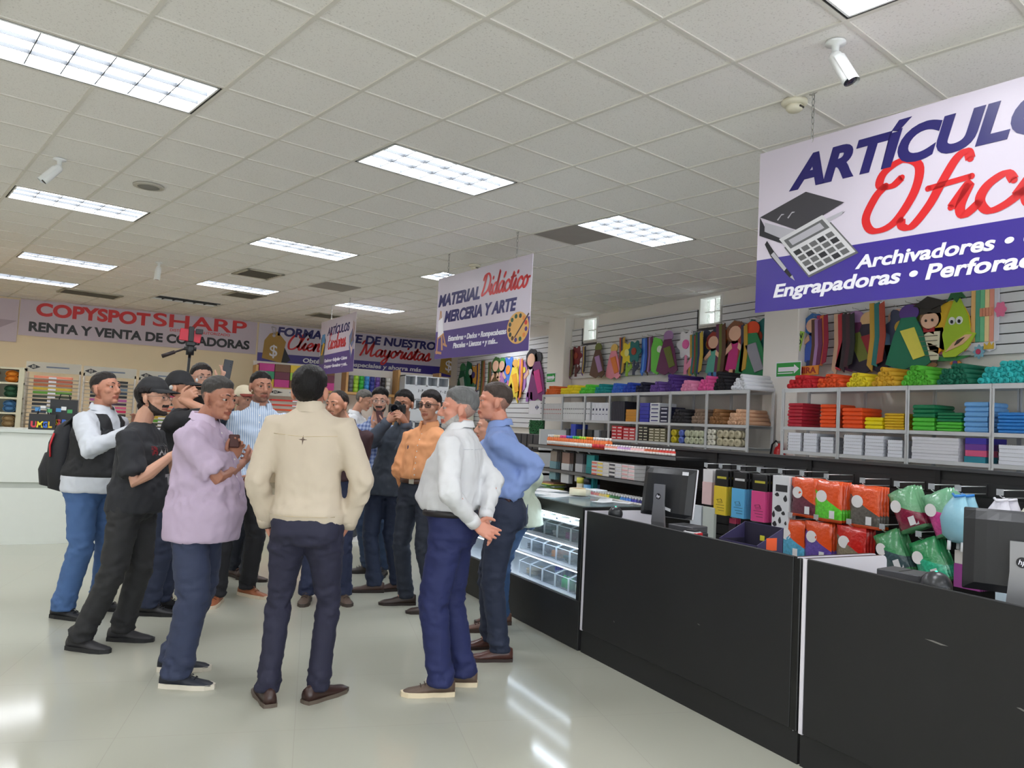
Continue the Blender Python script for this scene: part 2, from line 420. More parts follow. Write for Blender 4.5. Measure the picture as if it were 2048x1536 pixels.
vent(3.5, 14, 'slotted air vent in the ceiling between two lit lights')
vent(4.6, 17.6, 'thin air vent behind the light over the copier banner')
vent(1.6, 21.8, 'dark air vent close to the copier banner top', 1.6)
vent(8, 19.4, 'small air vent behind the school-supplies sign')
for i, j, lb in ((5.5, 5.45, 'stained grey ceiling panel beside the lit light left of the office sign'), (5.5, 14, 'grey ceiling panel above the school-supplies sign')):
    o = MB().box(-.3, .3, -.3, .3, -.006, .001).build('ceiling_panel', mat((158, 152, 146), .8, 0, .08, 6), None, grid(i, j)); o.rotation_euler = (0, 0, GA); tag(o, lb, 'panel')
t = on_grid('ceiling_speaker', 'round grey speaker grille in the ceiling above the left side', 'speaker', -.52, 8.36)
MB().lathe([(.13, 0), (.13, -.012), (.115, -.016)], 28).build('rim', mat((185, 180, 168), .5), t)
MB().lathe([(.115, -.014), (.06, -.019), (.001, -.02)], 28).build('grille', mat((150, 148, 142), .7, bump=.8, bscale=400), t)
def detector(i, j, label):
    t = on_grid('smoke_detector', label, 'smoke detector', i, j, 'smoke detectors')
    MB().lathe([(.075, 0), (.075, -.018), (.066, -.026), (.05, -.03)], 24).build('base', mat((226, 220, 200), .5), t)
    q = MB(); q.lathe([(.05, -.028), (.048, -.05), (.036, -.062), (.001, -.064)], 24); q.build('head', mat((228, 222, 202), .5), t)
    MB().box(-.02, .02, -.052, -.044, -.05, -.04).build('slot', mat((60, 56, 50), .6), t)
detector(3.08, .04, 'cream smoke detector beside the chain of the office sign')
detector(6, 8.85, 'cream smoke detector behind the art-supplies sign')
def bullet(p, label, rz, tilt):
    t = thing('security_camera', label, 'security camera', p, rz, 'bullet cameras')
    MB().lathe([(.05, 0), (.05, -.012), (.02, -.018), (.016, -.06)], 18).build('mount', WHT, t)
    T = Matrix.Translation((0, 0, -.075)) @ Matrix.Rotation(tilt, 4, 'X')
    MB().lathe([(.001, .02), (.02, .02), (.034, 0), (.038, -.15), (.036, -.165)], 20, 0, T).build('body', WHT, t)
    q = MB(); q.lathe([(.034, -.16), (.034, -.168), (.012, -.172), (.001, -.172)], 20, 0, T); q.build('lens', mat((25, 28, 40), .1), t)
    q = MB(); q.add([T @ V((.042*cos(a*pi/8), .042*sin(a*pi/8), z)) for z in (-.02, -.18) for a in range(9)], [(a, a+1, a+10, a+9) for a in range(8)], 0, True); q.build('sun_shield', WHT, t)
bullet(grid(2.26, -.79), 'white security camera hanging above the office sign', R(200), R(28))
bullet(grid(1.46, 14.64), 'small white security camera far back above the copier banner', R(150), R(8))
bullet(grid(-1.7, 8.0)+V((-.03, 0, -.0)), 'security camera cut by the left edge of the photo', R(90), R(40))
# ================================================================ hanging signs and wall banners
LIL = mat((206, 192, 206), .35, 0, .015, 2); LILW = mat((212, 203, 217), .35, 0, .01, 2)
BLU = mat((58, 42, 140), .3, 0, .02); NAVY = mat((34, 28, 102), .35, 0, .02); RED = mat((214, 34, 38), .35, 0, .02); PUR = mat((82, 64, 132), .35, 0, .02)
LET = mat((238, 236, 244), .4, 0, .01); INK = mat((24, 22, 28), .4, 0, .02); GOLDT = mat((176, 138, 66), .5, 0, .05)
CHR = mat((170, 168, 165), .35, .8, .05)
def flat(pts, m, T, parent, name, z=.001):
    mb = MB(); mb.add([T @ V((x, y, z)) for x, y in pts], [tuple(range(len(pts)))]); return mb.build(name, m, parent)
def circ(cx, cy, rx, ry=None, n=24, a0=0): return [(cx+rx*cos(a0+2*pi*k/n), cy+(ry or rx)*sin(a0+2*pi*k/n)) for k in range(n)]
def hang_sign(P0, th, s0, label, w=2.0, z0=2.28, h=.98, chains=(.35, 1.69)):
    d = V((cos(R(th)), sin(R(th)), 0)); L = V((P0[0], P0[1], 0))+d*s0
    t = thing('hanging_sign', label, 'sign', (L.x, L.y, z0), 0, 'printed signs hanging from the ceiling')
    xd = -d; T = frame((0, 0, 0), xd, (0, 0, 1))
    MB().box(0, w, 0, h, -.005, 0, 0, T).build('board', LILW, t)
    for cx in chains:
        c = MB(); p = T @ V((cx, h-.02, -.0025)); chain(c, p, p+V((0, 0, CEIL-z0-h+.02)))
        q = p+V((0, 0, CEIL-z0-h+.02)); c.tube([q+V((0, -.03, 0)), q+V((0, 0, -.012)), q+V((0, .03, 0))], .003, 6); c.build('chain', CHR, t)
    return t, T
# --- office supplies sign
t, T = hang_sign((3.49, 3.16), 99, .345, 'big hanging sign for office supplies cut by the right edge')
flat([(0, 0), (2, 0), (2, .315), (0, .32)], BLU, T, t, 'blue_band')
TT = lambda x, y, z=0: T @ Matrix.Translation((x, y, z))
text('ARTÍCULOS', .25, NAVY, TT(.21, .712), t, bold=.045, shear=.27, width=1.56)
script('Ofıcina', .165, RED, TT(.645, .375, .001), t, wt=.235, width=1.26, shear=.22)
text('Archivadores • Carpetas', .098, LET, TT(.635, .185, .001), t, bold=.03, shear=.2, width=1.27)
text('Engrapadoras • Perforadoras', .105, LET, TT(.126, .082, .001), t, bold=.03, shear=.2, width=1.62)
G1 = mat((62, 60, 66), .5); G2 = mat((40, 40, 46), .5); G3 = mat((178, 176, 184), .5); G4 = mat((206, 205, 208), .5); G5 = mat((98, 98, 100), .5)
bp = MB()
def pl(mb, pts, z, mi=0): mb.add([T @ V((x, y, z)) for x, y in pts], [tuple(range(len(pts)))], mi)
pl(bp, [(.014, .583), (.05, .52), (.245, .40), (.235, .37), (.014, .47)], .002, 1)
pl(bp, [(.05, .545), (.285, .45), (.56, .52), (.55, .50), (.285, .41), (.23, .395), (.05, .49)], .0023, 2)
pl(bp, [(.014, .583), (.322, .676), (.562, .565), (.283, .455)], .0026, 0)
pl(bp, [(.555, .505), (.57, .515), (.36, .435), (.35, .43)], .0021, 1)
for x in (.135, .205): pl(bp, [(x, .545), (x+.03, .575), (x+.05, .572), (x+.045, .568), (x+.03, .567), (x+.008, .54)], .0029, 2)
bp.build('folder_picture', [G1, G2, G3], t)
bp = MB()
c0, cu_, cv_ = V((.357, .186)), V((.278, .093)), V((-.159, .188))
def cq(u0, u1, v0, v1, z, mi): pl(bp, [tuple(c0+cu_*u+cv_*v) for u, v in ((u0, v0), (u1, v0), (u1, v1), (u0, v1))], z, mi)
cq(-.03, 1.03, -.06, 1.0, .0028, 1); cq(0, 1, 0, 1.28, .003, 0); cq(.06, .94, .88, 1.18, .0033, 1); cq(.14, .86, .94, 1.12, .0036, 2)
for a in range(5):
    for b_ in range(4): cq(.06+a*.18, .2+a*.18, .06+b_*.19, .2+b_*.19, .0036, 1 if (a+b_) % 3 else 3)
bp.build('calculator_picture', [G4, G5, G3, G2], t)
bp = MB(); pl(bp, [(.055, .41), (.07, .43), (.12, .36), (.25, .195), (.235, .185), (.1, .33)], .0028, 0); pl(bp, [(.1, .34), (.12, .355), (.21, .245), (.195, .23)], .0031, 1); pl(bp, [(.235, .19), (.25, .2), (.268, .165)], .0031, 1)
bp.build('pen_picture', [INK, G3], t)
# --- teaching material and art sign
t, T = hang_sign((3.65, 7.06), 96, 1.745, 'hanging sign for teaching material and art with painted palette', chains=(.23, 1.7))
flat([(0, 0), (2, 0), (2, .345), (0, .33)], PUR, T, t, 'purple_band')
text('MATERIAL', .19, NAVY, TT(.03, .635), t, bold=.042, shear=.22, width=.97)
script('Didáctico', .115, RED, TT(1.03, .655, .001), t, wt=.26, width=.9)
text('MERCERIA Y ARTE', .18, NAVY, TT(.2, .435), t, bold=.042, shear=.22, width=1.55)
text('Estambres • Dados • Rompecabezas', .085, LET, TT(.32, .2, .001), t, bold=.03, shear=.2, width=1.26)
text('Pinceles • Lienzos • y más...', .085, LET, TT(.45, .11, .001), t, bold=.03, shear=.2, width=.97)
bp = MB(); pl(bp, circ(1.79, .245, .2, .165, 32), .002, 0)
for k, (a, ci) in enumerate([(75, 1), (105, 2), (135, 2), (160, 1), (185, 3), (210, 1), (235, 3), (260, 4), (290, 2), (320, 5), (350, 4), (20, 6), (48, 5)]):
    pl(bp, circ(1.79+.155*cos(R(a)), .245+.125*sin(R(a)), .026, .024, 14), .0024, ci)
pl(bp, [(1.73, .15), (1.75, .145), (1.99, .37), (1.975, .385)], .0028, 7)
bp.build('palette_picture', [mat((226, 176, 104), .5)]+[mat(c, .5) for c in ((58, 72, 66), (46, 92, 70), (98, 70, 50), (84, 60, 130), (228, 140, 70), (214, 70, 50), (70, 52, 60))], t)
bp = MB(); pl(bp, [(.03, .06), (.06, .06), (.1, .58), (.085, .585)], .002, 0); pl(bp, [(.16, .1), (.2, .1), (.12, .58), (.1, .57)], .0021, 0); pl(bp, [(.02, .07), (.17, .05), (.17, .08), (.02, .1)], .0022, 0)
pl(bp, [(.2, .16), (.3, .13), (.3, .155), (.2, .19)], .0022, 0); pl(bp, [(.25, .15), (.28, .15), (.2, .3), (.18, .29)], .0021, 0); pl(bp, [(.06, .25), (.2, .3), (.16, .5), (.05, .46)], .0026, 1); pl(bp, [(.045, .25), (.21, .31), (.21, .29), (.05, .23)], .0028, 0)
bp.build('easel_picture', [mat((196, 146, 104), .5), LET], t)
# --- school supplies sign
t, T = hang_sign((3.49, 12.9), 92.5, 1.565, 'small far hanging sign for school supplies, nearly edge on', chains=(.6, 1.61))
flat([(0, 0), (2, 0), (2, .37), (0, .35)], PUR, T, t, 'purple_band')
text('ARTÍCULOS', .2, NAVY, TT(.43, .7), t, bold=.028, shear=.22, width=1.26)
script('Escolares', .13, RED, TT(.5, .45, .001), t, wt=.25, width=1.0)
text('Cuadernos • Bolígrafos • Colores', .08, LET, TT(.35, .22, .001), t, bold=.03, shear=.2, width=1.3)
text('Compases • Borradores • y más...', .08, LET, TT(.35, .115, .001), t, bold=.03, shear=.2, width=1.33)
bp = MB(); pl(bp, [(.05, .4), (.3, .35), (.36, .62), (.25, .75), (.06, .68)], .002, 0); pl(bp, [(.08, .55), (.3, .58), (.3, .74), (.12, .74)], .0024, 1); pl(bp, [(.1, .36), (.18, .36), (.3, .55), (.2, .6)], .0026, 2); pl(bp, [(.06, .2), (.3, .2), (.3, .38), (.06, .4)], .0022, 3)
bp.build('backpack_picture', [mat((70, 74, 84), .5), mat((86, 150, 206), .5), mat((222, 176, 40), .5), mat((96, 98, 104), .5)], t)
bp = MB(); pl(bp, [(1.7, .6), (1.85, .72), (1.98, .5), (1.85, .2), (1.72, .4)], .002, 0); pl(bp, [(1.72, .5), (1.86, .28), (1.97, .5), (1.86, .4)], .0024, 1); pl(bp, [(1.9, .5), (1.93, .5), (1.96, .82), (1.94, .82)], .0024, 2); pl(bp, [(1.83, .5), (1.87, .5), (1.9, .84), (1.88, .84)], .0025, 2); pl(bp, [(1.74, .44), (1.84, .5), (1.8, .58)], .0026, 3)
bp.build('notebook_picture', [mat((112, 124, 168), .5), mat((222, 196, 190), .5), mat((140, 92, 60), .5), mat((120, 122, 88), .5)], t)
# --- banners along the back wall
def banner(x0, x1, z0, z1, label, m):
    t = thing('wall_banner', label, 'banner', (x0, 17.885, z0), 0, 'long banners at the top of the back wall')
    MB().box(0, x1-x0, -.012, .012, 0, z1-z0).build('sheet', m, t)
    return t, frame((0, -.013, 0), (1, 0, 0), (0, 0, 1))
t, T = banner(-1.64, 2.82, 2.815, 3.525, 'lilac copier banner with red and black capitals', LIL)
text('COPYSPOT', .34, RED, TT(.27, .42), t, bold=.042, width=2.04)
text('SHARP', .38, RED, TT(2.36, .43), t, bold=.02, width=1.88)
text('RENTA Y VENTA DE COPIADORAS', .25, INK, TT(.17, .1), t, bold=.042, width=4.15)
text('DISTRIBUIDOR AUTORIZADO', .08, RED, TT(2.7, .34), t, bold=.01, width=1.2)
t, T = banner(2.86, 7.78, 2.645, 3.52, 'banner for wholesale customers with two price tags', LILW)
flat([(0, 0), (4.92, 0), (4.92, .24), (0, .22)], BLU, T, t, 'blue_band')
text('FORMA PARTE DE NUESTROS', .26, NAVY, TT(.4, .64), t, bold=.042, shear=.12, width=3.95)
script('Clientes', .17, RED, TT(.62, .35, .001), t, wt=.24, width=1.15)
script('Mayoristas', .17, RED, TT(2.3, .35, .001), t, wt=.24, width=1.75)
text('Obtén precios especiales y ahorra más', .14, LET, TT(1.0, .075, .001), t, bold=.03, shear=.12, width=2.85)
for q, x in enumerate((.1, 4.33)):
    mb = MB(); pl(mb, [(x+.3, .72), (x+.62, .1), (x+.5, -.01+.01), (x+.28, .08)], .002, 1)
    pl(mb, [(x, .1), (x+.42, .02), (x+.5, .5), (x+.3, .72), (x+.14, .66), (x+.03, .5)], .003, 0); pl(mb, circ(x+.23, .62, .035), .0034, 2)
    for a, b_ in (((.23, .64), (.17, .82)), ((.17, .82), (.26, .8)), ((.26, .8), (.25, .66))): mb.tube([T @ V((x+a[0], a[1], .004)), T @ V((x+b_[0], b_[1], .004))], .014, 6, 2)
    mb.build('price_tag_picture', [GOLDT, INK, mat((196, 190, 196), .5)], t)
    text('$', .36, LET, TT(x+.14, .16, .004), t, bold=.01)
t, T = banner(-4.6, -1.66, 2.67, 3.5, 'lilac banner with a grey triangle at the left edge', LIL)
flat([(1.6, .83*.55), (2.93, .83*.5), (2.2, 0), (1.0, 0)], mat((176, 160, 176), .4), T, t, 'triangle')
# ================================================================ counters
CBLK = mat((37, 37, 38), .42, 0, .1, 5, .04, 300, spec=.35); CWHT = mat((226, 222, 230), .4, 0, .02); EDG = mat((20, 20, 20), .35, 0, .02)
def counter(y0, y1, label, scuffs=()):
    X0, X1, H = 2.985, 3.555, .967
    t = thing('sales_counter', label, 'counter', (X0, y0, 0), 0, 'black sales counters'); L = y1-y0
    MB().box(.0, .018, .045, L-.022, .155, H, bev=.003).build('front_panel', CBLK, t)
    MB().box(.012, .03, .0, L, 0, .152).build('plinth', CBLK, t)
    MB().box(-.001, .02, .0, .04, .152, H-.004, bev=.004).build('corner_post', EDG, t)
    sp = MB(); b_ = .03; pr = [(.0, .15), (X1-X0, .15)]+[(X1-X0-b_+b_*cos(a*pi/10), H-b_+b_*sin(a*pi/10)) for a in range(6)]+[(0, H)]
    Tm = Matrix(((1, 0, 0, 0), (0, 0, -1, L), (0, 1, 0, 0), (0, 0, 0, 1))); sp.prism(pr, 0, .02, 0, Tm, 1)
    sp.box(-.002, .001, L-.02, L, .152, H)
    sp.build('side_panel', [CWHT, EDG], t)
    MB().box(-.003, .0, L-.022, L-.004, .155, H-.006).build('white_edge', CWHT, t)
    MB().box(.018, X1-X0-.02, .04, L-.022, .79, .81).build('worktop', mat((46, 46, 48), .4), t)
    sp = MB(); sp.prism(pr, 0, .02, 0, Matrix(((1, 0, 0, 0), (0, 0, -1, .04), (0, 1, 0, 0), (0, 0, 0, 1))), 1); sp.build('side_panel', [CWHT, EDG], t)
    MB().box(.3, .318, .04, L-.022, .1, .79).build('back_board', CBLK, t)
    if scuffs:
        m_ = MB()
        for y, z, w_, h_ in scuffs: m_.add([(-.0006, y-w_, z), (-.0006, y-w_*.4, z-h_*.6), (-.0006, y+w_, z+h_*.5), (-.0006, y+w_*.3, z+h_)], [(0, 1, 2, 3)])
        m_.build('scuff_mark', mat((120, 118, 114), .6), t)
    return t
counter(2.69, 4.585, 'black sales counter beside the glass showcase', [(.7, .48, .012, .004), (1.5, .3, .006, .008)])
counter(.72, 2.675, 'black sales counter cut by the right edge with scuff marks', [(1.28, .75, .05, .006), (.95, .6, .02, .006)])
# ---------------------------------------------------------------- glass showcase with plastic bins
SC0, SC1, SX0, SX1, SH = 4.61, 7.6, 2.985, 3.53, .985
t = thing('glass_showcase', 'black framed glass showcase full of clear plastic bins', 'showcase', (SX0, SC0, 0))
L = SC1-SC0; D = SX1-SX0
MB().box(0, D, 0, L, 0, .335, bev=.004).build('base', CBLK, t)
f_ = MB(); f_.box(0, D, 0, .05, .335, .9, bev=.004); f_.box(0, .05, L-.05, L, .335, .9); f_.box(D-.03, D, L-.05, L, .335, .9); f_.build('frame', EDG, t)
f_ = MB(); f_.box(-.005, .04, -.005, L+.005, .9, SH); f_.box(D-.04, D+.005, -.005, L+.005, .9, SH); f_.box(.04, D-.04, -.005, .04, .9, SH); f_.box(.04, D-.04, L-.04, L+.005, .9, SH); f_.build('top_frame', EDG, t)
GLS = mat((200, 214, 216), .04, 0, 0, alpha=.06, spec=.5); GLT = mat((140, 165, 165), .04, 0, 0, alpha=.3, spec=.7)
MB().box(.003, .008, .05, L-.05, .34, .9).build('front_glass', GLS, t)
MB().box(.0, D, .0, L, SH, SH+.006).build('glass_top', GLT, t)
SHW = mat((224, 230, 236), .4, 0, .02)
MB().box(D-.02, D-.005, .05, L-.05, .335, .9).build('back_board', SHW, t)
for z in (.338, .535, .70, .845): MB().box(.02, D-.02, .05, L-.05, z-.008, z).build('shelf', SHW, t)
MB().box(.045, .06, .06, L-.06, .885, .9).build('light_strip', mat((226, 240, 255), .5, 0, 0, emit=20), t)
for z in (.52, .685): MB().box(.03, .036, .06, L-.06, z-.006, z-.001).build('light_strip', mat((226, 240, 255), .5, 0, 0, emit=9), t)
BIN = mat((206, 222, 232), .08, 0, 0, alpha=.12, spec=.4); RIM = mat((228, 238, 246), .3, 0, .02)
def make_bin(h=.125, w_=.178, d=.3):
    t = thing('plastic_bin', 'x', 'bin')
    a = MB(); a.box(0, .003, -w_/2, w_/2, .004, h*.8); a.box(d-.003, d, -w_/2, w_/2, .004, h); a.box(0, d, -w_/2, -w_/2+.003, .004, h); a.box(0, d, w_/2-.003, w_/2, .004, h); a.box(0, d, -w_/2, w_/2, 0, .003)
    a.build('tub', BIN, t)
    r = MB()
    for y in (-w_/2, w_/2): r.tube([(0, y, .004), (0, y, h*.8), (d*.25, y, h), (d, y, h)], .0035, 6)
    r.tube([(0, -w_/2, h*.8), (0, w_/2, h*.8)], .0035, 6); r.tube([(0, -w_/2, .004), (0, w_/2, .004)], .003, 6)
    r.build('rim', RIM, t); return t
bin0 = make_bin(); first = True
CON = [('green erasers', (40, 140, 116)), ('white clips', (225, 225, 222)), ('purple folded sheets', (176, 84, 150)), ('cream pads', (214, 196, 160)), ('black staplers', (34, 36, 40)), ('orange sheets', (238, 150, 30)), ('dark green blades', (52, 78, 76)),
       ('orange cards', (240, 148, 34)), ('grey ink pads', (70, 76, 86)), ('blue marker pens', (44, 48, 128)), ('green glue bottles', (40, 170, 100)), ('clear tape spools', (190, 205, 180))]
def contents(kind, c, p, where):
    mb = MB(); rnd = random.Random(hash(kind+where) % 9999 if False else sum(map(ord, kind+where)))
    if 'pens' in kind:
        for k in range(16): x, y = rnd.uniform(.05, .22), rnd.uniform(-.06, .06); mb.tube([(x, y, .006), (x+rnd.uniform(-.03, .03), y+rnd.uniform(-.02, .02), .13)], .006, 6)
    elif 'sheets' in kind or 'cards' in kind or 'pads' in kind:
        for k in range(6): T = Matrix.Translation((.14, 0, .005+k*.007)) @ Matrix.Rotation(rnd.uniform(-.3, .3), 4, 'Z'); mb.box(-.09, .09, -.06, .06, 0, .006, 0, T)
    elif 'bottles' in kind or 'spools' in kind:
        for k in range(5): x, y = .06+.1*(k//3), -.055+.055*(k % 3); mb.lathe([(.001, .004), (.024, .004), (.024, .06), (.01, .075), (.01, .09), (.001, .09)], 12, 0, Matrix.Translation((x, y, 0)))
    else:
        for k in range(14): T = Matrix.Translation((rnd.uniform(.05, .24), rnd.uniform(-.06, .06), .012+.02*(k//7))) @ Matrix.Rotation(rnd.uniform(0, 3), 4, 'Z'); mb.box(-.03, .03, -.014, .014, -.008, .01, 0, T, .003)
    o = mb.build(kind.replace(' ', '_').rstrip('s'), mat(c, .45, 0, .15, 30), None, p); tag(o, '%s lying in a showcase bin, %s' % (kind, where), kind.split()[-1]); o['kind'] = 'stuff'
ROWN = {0: 'second shelf from the top', 1: 'third shelf from the top', 2: 'lowest shelf'}
ORD = ['first', 'second', 'third', 'fourth', 'fifth', 'sixth', 'seventh', 'eighth', 'ninth', 'tenth', 'eleventh', 'twelfth', 'thirteenth', 'fourteenth', 'fifteenth', 'sixteenth', 'seventeenth', 'eighteenth', 'nineteenth', 'twentieth']
for r_, z in enumerate((.70, .535, .338)):
    for k in range(5):
        p = (SX0+.07, SC0+.165+k*.192, z); lb = 'clear plastic bin on the showcase %s, %s from the sales counter' % (ROWN[r_], ORD[k])
        if first: o = bin0; first = False
        else: o = dup(bin0)
        o.location = p; o['label'] = lb; o['group'] = 'plastic bins in the showcase'
        if r_ == 0: ks = (3, 2, 1, 0, 4)
        elif r_ == 1: ks = (7, 6, 5, 4, 8)
        else: ks = (11, 10, 9, 8, 3)
        kd, c = CON[ks[k]]; contents(kd, c, (p[0], p[1], p[2]+.004), '%s, %s from the counter' % (ROWN[r_], ORD[k]))
for k in range(5):   # framed glass trays at the top
    p = (SX0+.06, SC0+.16+k*.192, .845); t = thing('display_tray', 'small white framed tray at the showcase top, %s from the counter' % ORD[k], 'tray', p, 0, 'trays at the showcase top')
    q = MB()
    for a in ((0, .005, -.09, .09, 0, .012), (0, .005, -.09, .09, .04, .05), (0, .3, -.09, -.082, 0, .05), (0, .3, .082, .09, 0, .05)): q.box(*a)
    q.build('tray_frame', RIM, t); MB().box(.01, .29, -.08, .08, .002, .012).build('lining', mat((214, 212, 188), .6, 0, .1), t)
# papers, tape and box lying on the showcase
for k, (x, y, a, w_, h_) in enumerate([(3.2, 5.55, .2, .21, .28), (3.32, 5.35, -.3, .3, .2), (3.12, 5.25, .5, .2, .14), (3.36, 5.75, .1, .21, .28), (3.4, 4.95, .9, .22, .1), (3.4, 4.78, .6, .1, .2), (3.15, 5.8, -.2, .21, .28), (3.3, 4.8, .3, .2, .1)]):
    o = MB().box(-w_/2, w_/2, -h_/2, h_/2, 0, .0015).build('paper_sheet', mat((226, 228, 230), .5, 0, .03), None, (x, y, SH+.0065+k*.0017)); o.rotation_euler = (0, 0, a)
    tag(o, 'white paper sheet lying on the glass showcase top, %s of the scattered sheets' % ORD[k], 'paper', 'papers on the showcase')
t = thing('masking_tape', 'thick cream roll of tape on the showcase papers', 'tape', (3.38, 5.28, SH+.021))
MB().lathe([(.062, .0), (.085, .0), (.085, .05), (.062, .05), (.062, 0)], 32).build('tape_ring', mat((226, 218, 190), .6), t)
MB().lathe([(.058, .001), (.0625, .001), (.0625, .049), (.058, .049), (.058, .001)], 32).build('core', mat((190, 160, 120), .7), t)
t = thing('acrylic_box', 'small clear box on the showcase near the counter corner', 'box', (3.36, 5.02, SH+.021))
MB().box(-.05, .05, -.07, .07, 0, .06, bev=.004).build('tub', BIN, t); MB().box(-.052, .052, -.072, .072, .06, .066).build('lid', RIM, t)
# ---------------------------------------------------------------- things on the sales counters
WT = .812
MBK = mat((30, 31, 34), .4, 0, .05, 20); SIL = mat((150, 150, 153), .35, .6, .03); PLW = mat((222, 222, 226), .35)
def round_badge(t, T, r):
    flat(circ(0, 0, r, n=28), INK, T, t, 'badge', .0006); text('hp', r*1.35, LET, T @ Matrix.Translation((-r*.72, -r*.38, .0008)), t, bold=.01, shear=.25)
def monitor(p, rz, label, mw, mh, front_white, stand_h):
    t = thing('computer_monitor', label, 'monitor', p, rz)       # back of the screen looks along -Y
    T = Matrix.Translation((0, .05, stand_h)) @ Matrix.Rotation(R(-8), 4, 'X')
    q = MB(); n = 10; pr = []
    for k in range(n+1): u = -1+2*k/n; pr.append((u*mw/2, -.045*(1-u*u)**.5*.9-.004))
    rings = [[(x, y*s_, z) for x, y in pr]+[(mw/2, .01, z), (-mw/2, .01, z)] for z, s_ in ((0, .55), (mh*.08, 1), (mh*.86, 1), (mh*.97, .5), (mh, .3))]
    q.loft(rings, 0, False, True, True, T); q.build('back_shell', MBK, t)
    MB().box(-mw/2-.003, mw/2+.003, .008, .026, -.003, mh+.003, 0, T, .004).build('bezel', PLW if front_white else MBK, t)
    MB().box(-mw/2+.014, mw/2-.014, .0262, .027, .03, mh-.012, 0, T).build('screen', mat((70, 90, 120), .15), t)
    a = MB(); w0, w1 = mw*.13, mw*.1
    a.loft([[(-w_, y-.012, z), (w_, y-.012, z), (w_, y+.006, z), (-w_, y+.006, z)] for w_, y, z in ((w0, -.01, .012), (w0*.98, -.03, stand_h*.8), (w1, -.03, stand_h+mh*.3), (w1, -.028, stand_h+mh*.66))], 0, False); a.build('stand_neck', SIL, t)
    b = MB(); b.prism([(-mw*.26, -.1), (mw*.26, -.1), (mw*.24, .1), (-mw*.24, .1)], 0, .012); b.build('stand_base', SIL, t)
    Tb = Matrix.Translation((0, -.044, stand_h+mh*.42)) @ frame((0, 0, 0), (1, 0, 0), (0, 0, 1)); round_badge(t, Tb, mw*.05)
    s_ = MB(); s_.add([T @ V((x, -.0405, z)) for x, z in ((mw*.3, mh*.86), (mw*.42, mh*.86), (mw*.42, mh*.93), (mw*.3, mh*.93))], [(0, 1, 2, 3)]); s_.add([T @ V((x, -.046, z)) for x, z in ((mw*.02, mh*.14), (mw*.16, mh*.1), (mw*.16, mh*.16), (mw*.02, mh*.2))], [(0, 1, 2, 3)]); s_.build('sticker', PLW, t)
    return t
monitor((3.34, 4.2, WT), R(-72), 'black monitor with silver stand on the counter near the showcase', .4, .33, True, .155)
monitor((3.26, 1.83, WT), R(-62), 'black monitor with grey stand cut by the right edge', .42, .33, False, .14)
def ball_scanner(p, label, r):
    t = thing('barcode_scanner', label, 'scanner', p)
    MB().lathe([(.001, 0), (.05, 0), (.052, .012), (.03, .022)], 24).build('foot', MBK, t)
    T = Matrix.Translation((0, 0, r+.014)) @ Matrix.Rotation(R(65), 4, 'X'); q = MB(); q.ell((0, 0, 0), (r, r, r), 28, 16, 0, T); q.build('head', mat((44, 45, 48), .3, 0, .05), t)
    q = MB(); q.lathe([(r*.55, r*.82), (r*.5, r*.9), (.001, r*.92)], 24, 0, Matrix.Translation((0, 0, r+.014)) @ Matrix.Rotation(R(-60), 4, 'X')); q.build('scan_window', mat((20, 20, 26), .08), t)
    q = MB(); q.ell((0, 0, r*2+.013), (.006, .006, .003), 10, 6); q.build('status_light', mat((40, 240, 170), .4, 0, 0, emit=2), t)
ball_scanner((3.13, 4.43, WT+.085), 'round black scanner between the white panel and the monitor', .05)
ball_scanner((3.17, 2.13, WT+.05), 'round black scanner on the right counter beside the printer', .062)
MBX = MB(); 
o = MB().box(-.07, .07, -.045, .045, 0, .085, bev=.004).build('scanner_riser', mat((60, 60, 62), .6), None, (3.13, 4.43, WT)); tag(o, 'dark block under the round scanner by the monitor', 'block')
o = MB().box(-.07, .07, -.045, .045, 0, .05, bev=.004).build('scanner_riser', mat((60, 60, 62), .6), None, (3.17, 2.13, WT)); tag(o, 'dark block under the round scanner on the right counter', 'block')
def printer(p, rz, label, w_, d, h):
    t = thing('receipt_printer', label, 'printer', p, rz)
    MB().box(-w_/2, w_/2, -d/2, d/2, 0, h*.72, bev=.005).build('body', mat((40, 41, 46), .5), t)
    MB().box(-w_/2+.004, w_/2-.004, -d/2+.004, d/2-.004, h*.72, h, bev=.004).build('lid', mat((74, 74, 78), .45), t)
    MB().box(-w_*.35, w_*.35, -.004, .004, h, h+.0015).build('paper_slot', INK, t)
printer((3.3, 3.88, WT), R(10), 'dark receipt printer in front of the first monitor', .16, .2, .145)
printer((3.25, 2.33, WT), R(10), 'dark receipt printer between white panel and scanner', .16, .2, .15)
t = thing('open_box', 'open purple cardboard display box on the counter', 'box', (3.33, 3.37, WT), R(0))
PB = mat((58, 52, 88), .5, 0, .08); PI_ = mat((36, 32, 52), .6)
q = MB(); w_, d = .2, .3
q.box(-w_/2, w_/2, -d/2, d/2, 0, .004); q.box(-w_/2, -w_/2+.004, -d/2, d/2, 0, .12); q.box(w_/2-.004, w_/2, -d/2, d/2, 0, .215)
for y in (-d/2, d/2-.004): q.prism([(-w_/2, 0), (w_/2, 0), (w_/2, .215), (-w_/2, .12)], 0, .004, 0, Matrix(((1, 0, 0, 0), (0, 0, -1, y+.004), (0, 1, 0, 0), (0, 0, 0, 1))))
q.build('tray', PB, t)
q = MB(); q.box(w_/2-.006, w_/2-.0045, -d/2+.005, d/2-.005, .005, .212); q.box(-w_/2+.006, w_/2-.006, d/2-.007, d/2-.005, .006, .12); q.build('dark_lining', PI_, t)
